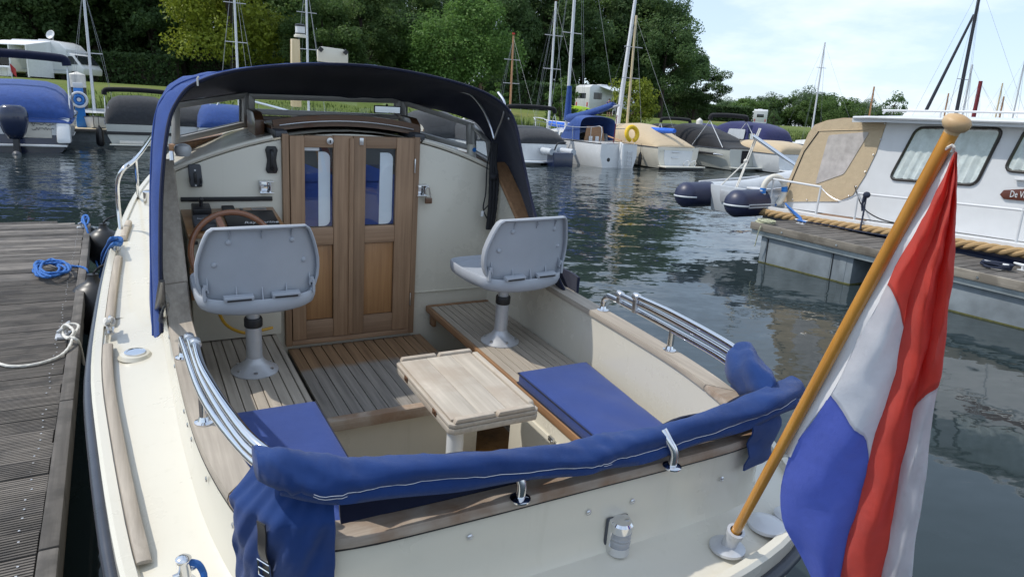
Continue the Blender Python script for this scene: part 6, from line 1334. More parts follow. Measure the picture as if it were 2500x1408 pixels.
def add_hull(r, L, B, fs, fb, mat, deckmat='gelw', rub=None, tr=.9, boot=None, **k):
    H = hull_pts(L, B, fs, fb, tr, **k)
    mb = MB().sheet(H); mb.loft([H[0], [p+V(0, .004, 0) for p in H[0]]]); mb.obj('hull', M[mat], r)
    MB().sheet([[p[0]*.995*(1-g_)+p[-1]*.995*g_+V(0, 0, .03*math.sin(math.pi*g_)-.004) for g_ in np.linspace(0, 1, 7)] for p in H]).obj('deck', M[deckmat], r)
    for q in (0, -1): MB().tube([h[q]+V(0, 0, -.01) for h in H], .022, 6).obj('gunwale_strip', M[rub or 'strake'], r)
    if boot: MB().sheet([[h[2]*1.004+V(0, 0, .05), h[2]*1.004, h[3]*1.004, h[4]*1.004, h[4]*1.004+V(0, 0, .05)] for h in H]).obj('bottom_paint', M[boot], r)
    return H
def add_cover(r, prof, mat, nm='canvas_cover', nn=13, pw=.62):
    G = []
    y_, h_, b0, t0 = prof[0]; prof = [(y_-.10, h_*.97, b0-.01, b0+.015)]+list(prof); Pp = [V(*p) for p in prof]; Pp = crs(Pp, 4)
    for k, (y, hw, zb, zt) in enumerate(Pp):
        G.append([V(hw*math.copysign(abs(math.cos(a))**pw, math.cos(a)), y, zb+(zt-zb)*math.sin(a)**.9*(1+.012*math.sin(k*1.7+3*a))) for a in np.linspace(math.pi, 0, nn)])
    return MB().sheet(G, .008).obj(nm, M[mat], r, smooth=60)
def add_bimini(r, y0, y1, hw, zf, zt, mat='blackcv', th=.10):
    hoopb = [V(-hw, (y0+y1)/2, zt-.22), V(-hw*.97, (y0+y1)/2, zt-.06), V(-hw*.8, (y0+y1)/2, zt), V(0, (y0+y1)/2, zt+.03), V(hw*.8, (y0+y1)/2, zt), V(hw*.97, (y0+y1)/2, zt-.06), V(hw, (y0+y1)/2, zt-.22)]
    MB().tube(crs(hoopb, 5), th, 10).obj('rolled_bimini', M[mat], r)
    for s_ in (-1, 1):
        MB().tube([V(s_*hw, y0, zf), V(s_*hw, (y0+y1)/2, zt-.25)], .020, 6).obj('bimini_leg', M['wpaint'], r); MB().tube([V(s_*hw*1.01, y1, zf), V(s_*hw, (y0+y1)/2, zt-.25)], .020, 6).obj('bimini_leg', M['wpaint'], r)
def add_fender(r, x, y, z, mat='rubber', h=.32, rr_=.085):
    f = MB().lathe([(.01, -h), (rr_*.7, -h*.93), (rr_, -h*.75), (rr_, h*.55), (rr_*.6, h*.85), (.03, h*1.0), (.02, h*1.1)], 12, (x, y, z)).obj('fender', M[mat], r); MB().tube([V(x, y, z+h), V(x, y, z+h+.4)], .010, 5).obj('fender_line', M['blackrope'], f)
def bt(px, py, label, L, B, fs, fb, mat, yaw=HEAD, cat='motor boat', name='motor_boat', **k):
    p = WZ(px, py, 0); r = root(name, label, cat, yawM(p, yaw), 'boats moored across the basin'); H = add_hull(r, L, B, fs, fb, mat, **k); return r, H
def scribble(r, c, w_, h, rows, mat, seed):
    rk = random.Random(seed)
    for q in range(rows):
        P = [c+V(-w_/2+w_*k/26, 0, -q*h*1.5+h*.5*rk.uniform(-1, 1)*(1 if k % 7 else .1)) for k in range(27)]; MB().tube(crs(P, 2), h*.07, 4).obj('script_lettering', M[mat], r)
# L1: blue-covered cruiser with outboard
r, H = bt(50, 372, 'white sports boat with blue cover and black outboard at far left', 6.8, 2.75, 1.02, 1.35, 'gelw', boot=None, tr=.95); r.matrix_world = r.matrix_world @ Matrix.Scale(1.18, 4)
MB().sheet([[h[1]*1.01+V(0, 0, -.10), h[2]*1.01, h[3]*1.01, h[4]*1.01, h[5]*1.01+V(0, 0, -.10)] for h in H]).loft([[H[0][1]*1.01+V(0, -.006, -.10), H[0][2]*1.01+V(0, -.006, 0), H[0][3]*1.01+V(0, -.006, 0), H[0][4]*1.01+V(0, -.006, 0), H[0][5]*1.01+V(0, -.006, -.10)], [p*1.01+V(0, 0, 0) for p in [H[0][1], H[0][2], H[0][3], H[0][4], H[0][5]]]]).obj('navy_topside_band', M['navyhull'], r)
MB().box((0, -.12, .22), (2.4, .5, .06)).obj('swim_platform', M['gelw'], r, bev=.02)
for s_ in (-1, 1): MB().prism([V(s_*.95, .0, .3), V(s_*.95, -.35, .3), V(s_*.95, -.30, .45), V(s_*.95, .0, 1.0), V(s_*.95, .4, 1.05), V(s_*.95, .4, .3)], (s_*.35, 0, 0)).obj('quarter_wing', M['gelw'], r, bev=.05)
MB().box((.45, -.01, .70), (.75, .05, .55)).obj('transom_seat', M['cream'], r, bev=.03)
scribble(r, V(.62, -.045, .82), .55, .09, 2, 'darkgrey', 2)
add_cover(r, [(.10, 1.30, .98, 1.32), (.5, 1.34, 1.0, 1.72), (1.6, 1.34, 1.05, 2.0), (2.8, 1.28, 1.1, 2.08), (4.2, 1.1, 1.2, 1.6), (5.6, .7, 1.3, 1.42)], 'royal', pw=.5)
add_cover(r, [(.02, 1.34, .86, 1.0), (.3, 1.37, .9, 1.06), (2.8, 1.34, 1.0, 1.2)], 'royal', 'cover_skirt', pw=.25)
add_bimini(r, .5, 2.4, 1.30, 1.05, 2.78, 'navy', .13)
ob = MB().loft([[V(.40*k*math.cos(a)*(1 if math.sin(a) < 0 else .9), -.62+.30*k2*math.sin(a), z) for a in np.linspace(0, 6.283, 14, endpoint=False)] for z, k, k2 in ((.42, .45, .5), (.60, .75, .9), (.9, .98, 1.1), (1.12, 1.0, 1.15), (1.28, .85, 1.0), (1.35, .55, .7))]).obj('outboard_cowl', M['navyhull'], r, smooth=60); MB().prism([V(-.07, -.8, -.35), V(-.07, -.45, -.35), V(-.07, -.40, .5), V(-.07, -.75, .5)], (.14, 0, 0)).obj('outboard_leg', M['blackp'], ob, bev=.03); MB().lathe([(.02, -.1), (.10, 0), (.12, .12), (.05, .2)], 12, V(-.0, -.75, -.02), rot('X', 1.57)).obj('propeller_hub', M['darkgrey'], ob); MB().box((0, -.62, 1.33), (.36, .3, .03)).obj('cowl_handle', M['steel'], ob, bev=.01)
MB().tube(crs([V(-1.3, 3.0, 1.25), V(-1.25, 3.0, 1.75), V(-.9, 4.8, 1.95), V(-.3, 6.3, 2.0)], 4), .022, 6).obj('bow_rail', M['wpaint'], r)
pn = MB().tube([V(-.35, 3.6, 1.9), V(-.40, 3.6, 2.6)], .012, 5).obj('pennant_staff', M['steel'], r); MB().sheet([[V(-.40+.16*f, 3.6+.03*math.sin(5*f), 2.6-.26*g_-.18*f) for g_ in (0, .5, 1)] for f in np.linspace(0, 1, 5)], .005).obj('pennant', M['red'], pn)
# L2: grey tender with black cover
r, H = bt(345, 364, 'light grey open launch with charcoal cover left of the spray hood', 6.2, 2.5, .95, 1.15, 'gelg', tr=.95)
add_cover(r, [(.1, 1.16, .95, 1.5), (.5, 1.2, .96, 2.02), (1.6, 1.2, .98, 2.08), (2.6, 1.16, 1.0, 1.95), (4.2, 1.0, 1.1, 1.45), (5.6, .5, 1.15, 1.25)], 'greycv', pw=.45); add_bimini(r, .4, 1.6, 1.16, .98, 2.28, 'blackcv', .10)
MB().box((0, -.22, .16), (2.2, .45, .05)).obj('swim_platform', M['gelg'], r, bev=.02); MB().prism([V(-1.2, -.03, .55), V(-1.2, -.03, .67), V(1.2, -.03, .67), V(1.2, -.03, .55)], (0, .03, 0)).obj('rubber_strip', M['rubber'], r)
add_fender(r, -1.42, .2, .45, h=.40, rr_=.14); MB().tube([V(-.75, -.14, .24), V(.1, -.14, .24)], .09, 10).obj('fender', M['cream'], r); MB().tube([V(.2, -.14, .24), V(1.0, -.14, .24)], .09, 10).obj('fender', M['cream'], r)
MB().tube([V(-.95, .1, .95), V(-1.05, .3, 1.6)], .02, 6).obj('cover_pole', M['wpaint'], r)
# L3, L4 seen through the windscreen
def covered(px, py, label, cov, hull='gelw', L=6.5, B=2.5, h=1.0, yaw=HEAD, bim=None, sc=1.0):
    r, H = bt(px, py, label, L, B, .9*sc, 1.15*sc, hull, tr=.94, yaw=yaw)
    add_cover(r, [(.1, B*.46, .9*sc, 1.25*sc), (.8, B*.48, .92*sc, (1.3+h*.5)*sc), (2.2, B*.48, .95*sc, (1.3+h*.6)*sc), (3.8, B*.42, 1.0*sc, (1.25+h*.3)*sc), (5.4, B*.22, 1.08*sc, 1.2*sc)], cov, pw=.5)
    MB().box((0, -.22, .16), (B*.86, .45, .05)).obj('swim_platform', M[hull], r, bev=.02)
    if bim: add_bimini(r, .5, 1.8, B*.46, .95, bim, 'blackcv', .10)
    return r, H
r, H = covered(462, 362, 'boat with grey cover seen through the left windscreen pane', 'greycv', h=.9); MB().tube([V(.9, .3, .9), V(1.0, .6, 2.0)], .02, 6).obj('cover_pole', M['wpaint'], r)
r, H = covered(560, 366, 'white boat with blue cover seen through the left windscreen pane edge', 'royal', L=7); MB().tube([V(-.9, .3, .95), V(-.2, 1.2, 2.0)], .02, 6).obj('cover_pole', M['wpaint'], r)
covered(1085, 388, 'boat with grey hump-shaped cover seen through the right windscreen pane', 'greycv', h=1.3)
covered(1205, 396, 'boat with pale grey cover half hidden by the hood right side', 'greycv', h=.8)
covered(800, 376, 'white boat hidden behind the middle windscreen pane', 'greycv', h=.7)
# R1
r, H = covered(1322, 402, 'white motor boat with charcoal cover and steps on its stern left of the sailboat', 'greycv', 'gelw', L=6.5, B=2.7, h=.55, bim=2.45)
for z in (.74, .48): MB().box((.25, -.03, z), (.42, .06, .035)).obj('stern_step', M['steel'], r, bev=.01)
MB().box((0, -.35, .14), (2.5, .5, .07)).obj('teak_platform', M['steel'], r, bev=.01); MB().box((.2, -.1, .04), (.5, .3, .16)).obj('drive_leg', M['blackp'], r, bev=.03)
scribble(r, V(.28, -.035, .62), .3, .025, 1, 'darkgrey', 4)
# fishing tender with outboard between R1 and the sailboat
r = root('small_tender', 'small grey tender with dark outboard between the white boat and the sailboat', 'dinghy', yawM(WZ(1372, 407, 0), HEAD)); MB().tube(crs([V(-.55, 0, .62), V(-.5, .9, .64), V(0, 1.5, .7), V(.5, .9, .64), V(.55, 0, .62)], 5), .14, 10).obj('tube', M['greytube'], r); MB().box((0, .2, .25), (1.0, .6, .7)).obj('dark_hull', M['navyhull'], r, bev=.05); MB().tube(crs([V(-.5, -.1, .7), V(-.4, -.2, 1.0), V(0, -.2, 1.05)], 4), .03, 6).obj('tiller', M['blackp'], r)
# ---- sailboats
def mast_rig(r, y, z0, z1, mat, rad=.07, spreaders=(.55,), L=7, B=2.4, stays=True, top=None, rake=0.0):
    t_ = V(0, y+rake*(z1-z0), z1); m_ = MB().tube([V(0, y, z0), t_], [rad, rad*.8], 10).obj('mast', M[mat], r)
    for f in spreaders:
        c_ = V(0, y, z0)*(1-f)+t_*f; MB().tube([c_+V(-.55, 0, 0), c_+V(.55, 0, 0)], .022, 6).obj('spreader', M['alu'], m_)
    if stays:
        for e in ([0, -.1 if L else 0, .9], [0, L*.98, 1.1], [-B*.45, y-.1, .9], [B*.45, y-.1, .9]):
            MB().tube([V(*e), t_+V(0, 0, -.1)], .006, 4).obj('stay', M['stay'], m_)
        for s_ in (-1, 1):
            f = spreaders[0] if spreaders else .6; c_ = V(0, y, z0)*(1-f)+t_*f; MB().tube([V(s_*B*.45, y, .9), c_+V(s_*.55, 0, 0), t_*.97+V(0, y, z0)*.03], .006, 4).obj('shroud', M['stay'], m_)
    if top: MB().box(t_+V(0, 0, .12), (.16, .05, .10)).obj('wind_vane', M[top], m_)
    return m_
p = WZ(1508, 410, 0)
r = root('sailboat', 'white sailboat with blue furled mainsail, blue hood and yellow ring on its stern', 'sailboat', yawM(p, HEAD), 'boats moored across the basin')
Hs = add_hull(r, 7.8, 2.55, 1.05, 1.35, 'gelw', tr=.78, rub='blackp', draft=.4, flare=.92, chine=.05)
cab_ = [[V(-hw, y, 1.05), V(-hw*.92, y, zt), V(0, y, zt+.10), V(hw*.92, y, zt), V(hw, y, 1.05)] for y, hw, zt in ((2.1, .88, 1.42), (3.5, .85, 1.50), (5.0, .66, 1.48), (5.7, .45, 1.25))]
cb = MB().sheet(cab_).obj('coach_roof', M['gelw'], r)
for a, b_ in ((2.2, 2.95), (3.1, 3.75), (3.95, 4.5)):
    hw0 = np.interp(a, [2.1, 3.5, 5.0], [.88, .85, .66])+.012; hw1 = np.interp(b_, [2.1, 3.5, 5.0], [.88, .85, .66])+.012; MB().prism(rnd([V(-hw0*.985, a, 1.16), V(-hw1*.985, b_, 1.17), V(-hw1*.935, b_, 1.38), V(-hw0*.935, a, 1.38)], .06, 3), (-.01, 0, 0)).obj('window', M['bluish'], cb)
MB().prism([V(-.6, 2.0, 1.0), V(.6, 2.0, 1.0), V(.45, 2.05, 1.75), V(-.45, 2.05, 1.75)], (0, -.04, 0)).obj('companion_board', M['teakb'], r)
for x in (-.25, .12): MB().box((x, 1.94, 1.2), (.2, .03, .2)).obj('port_frame', M['wpaint'], r, bev=.01)
dod = [[V(-1.0, y, 1.12), V(-.98, y, zt-.25), V(-.72, y, zt), V(0, y, zt+.06), V(.72, y, zt), V(.98, y, zt-.25), V(1.0, y, 1.12)] for y, zt in ((1.75, 2.12), (2.4, 2.18), (3.0, 1.85), (3.35, 1.48))]
dd = MB().sheet([crs(q, 3) for q in dod], .012).obj('dodger', M['royal'], r, smooth=60); MB().prism(rnd([V(-1.0, 2.35, 1.55), V(-.98, 2.85, 1.5), V(-.88, 2.75, 1.78), V(-.92, 2.35, 1.88)], .06, 3), (-.02, 0, 0)).obj('dodger_window', M['greytube'], dd)
MB().tube(crs([V(0, 4.3, 2.05), V(0, 3.4, 2.18), V(0, 2.0, 2.45), V(0, .7, 2.75)], 5), [.20, .21, .20, .19, .19, .18, .18, .17, .17, .16, .16, .15, .15, .14, .13, .12], 10).obj('furled_mainsail', M['royal'], r); MB().tube([V(0, 4.42, 1.95), V(0, 4.42, 3.6)], [.19, .12], 10).obj('sail_stack', M['royal'], r); MB().tube([V(0, 4.42, 1.95), V(0, .3, 2.72)], .05, 8).obj('boom', M['alu'], r)
mast_rig(r, 4.5, 1.4, 12.5, 'wpaint', .085, (.42, .72), 7.8, 2.55)
for s_ in (-1, 1):
    MB().tube(crs([V(s_*.95, .15, 1.05), V(s_*.95, .15, 1.75), V(s_*.98, .9, 1.72), V(s_*1.1, 2.2, 1.68), V(s_*1.12, 4.5, 1.78), V(s_*.35, 7.2, 1.9)], 3), .016, 6).obj('guard_rail', M['steel'], r)
    for y in (.9, 2.2, 3.4, 4.5, 5.7): MB().tube([V(s_*np.interp(y, [.9, 2.2, 4.5, 5.7], [.98, 1.1, 1.1, .85]), y, 1.1), V(s_*np.interp(y, [.9, 2.2, 4.5, 5.7], [.98, 1.1, 1.1, .85]), y, 1.74)], .013, 6).obj('stanchion', M['steel'], r)
MB().tube(crs([V(-.3, 6.9, 1.3), V(-.35, 7.0, 1.9), V(0, 7.7, 2.0), V(.35, 7.0, 1.9), V(.3, 6.9, 1.3)], 4), .022, 6).obj('pulpit', M['wpaint'], r)
rd = MB().prism([V(-.05, -.05, 1.15), V(-.05, -.28, 1.05), V(-.05, -.36, -.3), V(-.05, -.05, -.3)], (.10, 0, 0)).obj('rudder', M['gelw'], r, bev=.02); MB().tube([V(0, -.1, 1.2), V(0, .9, 1.35)], .03, 6).obj('tiller', M['woodmast'], rd)
ld = MB()
for x in (.42, .68): MB().tube([V(x, -.08, .05), V(x, -.08, .75)], .016, 6).obj('ladder_rail', M['steel'], r)
for z in (.12, .32, .52, .70): MB().tube([V(.42, -.09, z), V(.68, -.09, z)], .014, 6).obj('ladder_rung', M['steel'], r)
MB().tube([V(.62+.0*a, -.02, 1.52)+V(.30*math.cos(a), .05*math.sin(a), .30*math.sin(a)) for a in np.linspace(-1.25, math.pi+1.25, 22)], .10, 10).obj('horseshoe_buoy', M['yellow'], r)
MB().tube([V(-.35, 0, 1.1), V(-.35, -.1, 2.3)], .022, 6).obj('ensign_staff', M['maroon'], r); MB().lathe([(.09, 0), (.07, .005)], 12, V(-.55, -.004, .35), rot('X', 1.57)).obj('exhaust', M['blackp'], r)
def sailer(px, py, rng_, top, mat, label, L=7, rake=0.0, spr=(.5, .75), cov=None, rad=.07, wind=None, yaw=HEAD, group='moored sailboats with bare masts'):
    """a sailboat whose mast stands at photo column px, rng_ metres away, mast head at `top`"""
    b_ = WH(px, py, rng_); tz = WH(top[0], top[1], rng_)[2]
    f = np.array([-math.sin(yaw), math.cos(yaw)]); pos = V(b_[0]-f[0]*L*.58, b_[1]-f[1]*L*.58, 0)
    r = root('sailboat', label, 'sailboat', yawM(pos, yaw), group); add_hull(r, L, L*.33, .85, 1.1, 'gelw', tr=.75, draft=.35)
    cbb = MB().sheet([[V(-hw, y, .9), V(-hw*.9, y, zt), V(hw*.9, y, zt), V(hw, y, .9)] for y, hw, zt in ((L*.3, L*.11, 1.3), (L*.5, L*.11, 1.38), (L*.72, L*.07, 1.2))]).obj('coach_roof', M['gelw'], r)
    mast_rig(r, L*.58, 1.2, tz, mat, rad, spr, L, L*.33, rake=rake, top=wind)
    if cov: MB().tube(crs([V(0, L*.56, 1.75), V(0, L*.3, 1.7), V(0, L*.06, 1.72)], 4), [.13, .15, .15, .14, .14, .13, .13, .12, .10], 8).obj('boom_cover', M[cov], r)
    return r
r = sailer(1531, 300, 37, (1545, 38), 'ywoodmast', 'sailboat with pale wooden mast and furled white sail behind the beige boat', 7, cov='bright')
MB().tube([V(0, 4.9, 1.4), V(0, 4.15, 9.0)], [.13, .07], 8).obj('furled_headsail', M['sail'], r)
sailer(1340, 290, 39, (1352, 4), 'wpaint', 'sailboat with white mast and red masthead vane behind the white motor boat', 7, wind='red', cov='bright')
sailer(1246, 250, 44, (1257, 88), 'woodmast', 'sailboat with varnished wooden mast close right of the spray hood', 6.5, wind='red')
sailer(583, 240, 41, (579, -90), 'wpaint', 'sailboat with slim white mast in front of the yellow-green tree', 7.5)
sailer(753, 240, 43, (753, -60), 'wpaint', 'sailboat with thin white mast beside the timber lamp post', 7)
r = sailer(229, 255, 40, (203, -40), 'wpaint', 'small white sailboat with leaning mast beyond the blue power post', 6.2, spr=(.47,), yaw=HEAD+math.pi)
sailer(1985, 300, 62, (2013, 104), 'wpaint', 'sailboat with white mast left of the beige canvas tent', 7.5, cov='bright')
sailer(2123, 280, 58, (2141, 212), 'woodmast', 'sailboat with short wooden mast left of the dark leafy shrub', 6)
sailer(2336, 270, 46, (2400, -40), 'darkmast', 'sailboat with tall dark mast above the cruiser roof', 8, rad=.10, spr=(.45,))
sailer(2352, 270, 60, (2373, 158), 'alu', 'sailboat with grey mast between the dark mast and the maroon sail', 7, spr=(.3,))
sailer(2380, 270, 55, (2374, 198), 'maroon', 'sailboat with maroon sleeve on its mast', 6, rad=.14, spr=())
sailer(2308, 270, 70, (2315, 228), 'woodmast', 'sailboat with ochre wooden mast top left of the flag staff knob', 6, spr=())
sailer(2434, 270, 75, (2437, 203), 'ywoodmast', 'sailboat with pale bare mast right of the maroon sleeve', 6, spr=())
sailer(2444, 270, 66, (2449, 236), 'woodmast', 'sailboat with short brown mast near the right edge', 6, spr=())
sailer(2476, 270, 78, (2482, 142), 'alu', 'sailboat with thin grey mast at the right edge', 7, spr=())
# leaning dark gaff beside the tall dark mast
a_, b_ = WH(2260, 272, 46), WH(2378, 36, 46); r = root('gaff_spar', 'long dark spar slanting up to the tall dark mast', 'spar', a_); MB().tube([V(0, 0, 0), b_-a_], [.09, .06], 8).obj('spar', M['darkmast'], r)
# R3 beige covered sloop
r, H = bt(1652, 413, 'beige motor launch with sand coloured cover right of the sailboat', 7.4, 2.7, .98, 1.2, 'gelb', tr=.92)
add_cover(r, [(.3, 1.2, .98, 1.12), (1.0, 1.25, 1.0, 1.45), (2.6, 1.28, 1.02, 1.95), (4.2, 1.2, 1.08, 1.9), (5.6, .9, 1.15, 1.5), (6.9, .4, 1.2, 1.28)], 'beigecv', pw=.6)
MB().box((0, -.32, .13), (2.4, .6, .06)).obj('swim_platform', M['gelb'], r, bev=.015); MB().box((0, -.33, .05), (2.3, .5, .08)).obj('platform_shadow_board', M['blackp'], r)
for z in (.78, .52): MB().box((-.2, -.03, z), (.42, .06, .035)).obj('stern_step', M['steel'], r, bev=.01)
for x in (.2, .62): MB().tube(crs([V(x, -.2, .16), V(x-.1, -.35, .34), V(x+.1, -.35, .42), V(x+.25, -.3, .3), V(x+.22, -.25, .16)], 4), .018, 6).obj('platform_rail', M['chrome'], r)
add_fender(r, -1.34, 1.1, .35); text('3-YF-673', .20, tM(V(-1.335, 2.1, .40), (0, -1, 0), (.05, 0, 1), off=(0, 0, 0)), M['darkgrey'], r, extr=.006)
MB().sheet([[V(-1.30-.02, y, z) for z in (.62, .635)] for y in np.linspace(1.2, 6, 6)], .01).obj('hull_crease', M['gelg'], r)
scribble(r, V(-1.0, -.02, .8), .3, .03, 1, 'darkgrey', 7)
# R4 grey sloep with black cover and bimini
r, H = bt(1822, 417, 'grey launch with black cover and raised black bimini', 7.4, 2.7, 1.0, 1.2, 'gelg', tr=.93)
add_cover(r, [(.2, 1.2, 1.0, 1.08), (.8, 1.25, 1.0, 1.2), (2.2, 1.28, 1.02, 1.75), (4.0, 1.2, 1.08, 2.1), (5.2, 1.0, 1.12, 1.9), (6.6, .5, 1.2, 1.3)], 'blackcv', pw=.6); add_bimini(r, .5, 2.6, 1.25, 1.05, 2.55, 'blackcv', .11)
MB().box((0, -.28, .15), (2.4, .5, .06)).obj('swim_platform', M['gelg'], r, bev=.015); MB().tube([V(-1.37, .9, .72), V(-1.37, 4.5, .80)], .055, 8).obj('rope_fender', M['blackrope'], r); MB().tube([V(-1.37, .3, .71), V(-1.37, .9, .72)], [.02, .06], 8).obj('fender_tip', M['steel'], r); add_fender(r, -1.45, 2.2, .38, h=.38)
MB().box((-.2, -.02, .65), (.5, .04, .6)).obj('black_panel', M['blackcv'], r); text('NAUTIC', .10, tM(V(-1.345, 2.9, .88), (0, -1, 0), (.05, 0, 1), off=(0, 0, 0)), M['darkgrey'], r, extr=.004) if False else None
scribble(r, V(-1.36, 2.6, .88), .01, .05, 1, 'darkgrey', 9)
# R5 navy clinker boat
r, H = bt(1925, 420, 'navy blue clinker boat with navy canopy behind the dinghy', 7.4, 2.7, .95, 1.2, 'navyhull', tr=.9, rub='hemp')
for q in (.3, .45, .6): 
    for s_ in (0, -1): MB().tube([h[s_]*q+h[1 if s_ == 0 else 5]*(1-q) for h in H], .014, 5).obj('clinker_edge', M['navyhull'], r)
add_cover(r, [(.9, 1.15, .98, 1.7), (1.4, 1.22, 1.0, 2.15), (3.2, 1.25, 1.02, 2.35), (4.4, 1.15, 1.05, 2.1), (5.2, .9, 1.1, 1.3)], 'purple', 'canopy', pw=.4)
MB().box((0, .35, .98), (2.2, .9, .05)).obj('aft_deck', M['cream'], r, bev=.01); MB().prism(rnd([V(-1.26, 2.0, 1.45), V(-1.26, 3.2, 1.5), V(-1.20, 3.1, 1.95), V(-1.20, 2.0, 1.95)], .08, 3), (-.02, 0, 0)).obj('canopy_window', M['greytube'], r)
r, H = bt(1975, 408, 'launch with navy canopy and glass windscreen behind the dinghy davit', 7, 2.6, 1.0, 1.25, 'gelw', yaw=HEAD-2.2, tr=.9)
add_cover(r, [(1.6, 1.15, 1.0, 1.8), (2.0, 1.22, 1.0, 2.25), (3.4, 1.22, 1.02, 2.3), (3.8, 1.1, 1.05, 2.0)], 'purple', 'canopy', pw=.4); MB().sheet([[V(x, 4.6-.25*abs(x), 1.1), V(x*.9, 4.1-.25*abs(x), 1.9)] for x in np.linspace(-1.1, 1.1, 7)], .02).obj('windscreen', M['bluish'], r); MB().box((0, 5.0, 1.12), (1.6, 1.4, .05)).obj('fore_deck', M['teakb'], r, bev=.02)
# second row beyond the pontoon
r, H = covered(1592, 388, 'boat with sand coloured cover in the second row', 'beigecv', h=.9); r, H = covered(1672, 390, 'boat with black cover in the second row', 'blackcv', h=1.2, bim=2.3)
covered(1752, 392, 'boat with indigo cover in the second row', 'purple', h=1.4)
covered(1938, 425, 'low boat with sand coloured cover behind the dinghy', 'beigecv', h=.3)
# ---- pontoon, power post and mooring piles on the far side
pp = WZ(230, 346, 0); r = root('far_pontoon', 'far pontoon with pale deck between the two boats on the left', 'pontoon', yawM(pp, HEAD)); MB().box((0, 2.6, .52), (1.5, 5.2, .08)).obj('deck', M['ywoodmast'], r, bev=.01); MB().box((0, 2.6, .42), (1.45, 5.15, .10)).obj('beam', M['docky'], r); MB().box((0, 2.6, .12), (1.3, 5.0, .5)).obj('float', M['galv'], r)
for k, x in enumerate((.1, .35)): MB().tube([V(x+.13*math.cos(a), .2+.1*math.sin(a), .60) for a in np.linspace(0, 5.8, 14)], .02, 6).obj('coiled_line', M['blackrope'], r)
pb_ = WH(202, 330, 38.2); r = root('power_post', 'blue power post with white hose wheel on the far pontoon', 'power post', yawM((pb_[0], pb_[1], .56), HEAD) @ Matrix.Scale(1.25, 4)); MB().box((0, 0, .70), (.30, .22, 1.4)).obj('cabinet', M['bluepost'], r, bev=.03); MB().box((0, 0, 1.48), (.32, .24, .18)).obj('cabinet_top', M['wpaint'], r, bev=.02)
hw_ = MB().tube([V(0, -.22, .98)+V(.25*math.cos(a), 0, .25*math.sin(a)) for a in np.linspace(0, 2*math.pi, 22, endpoint=False)], .045, 8, closed=True).obj('hose_wheel', M['wpaint'], r); MB().tube([V(0, -.22, .98)+V(.14*math.cos(a), 0, .14*math.sin(a)) for a in np.linspace(0, 2*math.pi, 16, endpoint=False)], .04, 8, closed=True).obj('hose', M['bluepost'], hw_); MB().lathe([(.07, 0), (.07, .1)], 10, V(0, -.17, .98), rot('X', 1.57)).obj('hub', M['wpaint'], hw_)
def pile(px, py, rng_, ytop, ysplit, label, rr_=.17):
    b_ = WH(px, py, rng_); zt = WH(px, ytop, rng_)[2]; zs = WH(px, ysplit, rng_)[2]; r = root('mooring_pile', label, 'mooring pile', (b_[0], b_[1], -1.0), 'mooring piles with white caps'); MB().lathe([(rr_, 0), (rr_, zs+1.0)], 16).obj('pile', M['pile'], r); MB().lathe([(rr_*1.04, zs+1.0), (rr_*1.04, zt+.86), (rr_*.98, zt+.88), (.02, zt+1.0)], 16).obj('white_cap', M['pilew'], r)
pile(199, 300, 40.5, 176, 214, 'white-capped mooring pile behind the blue power post', .34); pile(1704, 330, 41, 288, 314, 'white-capped mooring pile behind the black covered boat', .17); pile(1131, 330, 38, 288, 300, 'sign post built as a white-capped pile, seen through the right windscreen pane', .16)  # the last one is a sign post given the form of a pile
pm_ = WZ(700, 352, 0); r = root('far_walkway', 'long walkway pontoon behind the moored boats', 'pontoon', yawM(pm_+V(.6, -1.0, 0), HEAD)); MB().box((-2, 0, .50), (70, 1.8, .10)).obj('deck', M['docky'], r); MB().box((-2, 0, .2), (69, 1.5, .5)).obj('float', M['galv'], r)
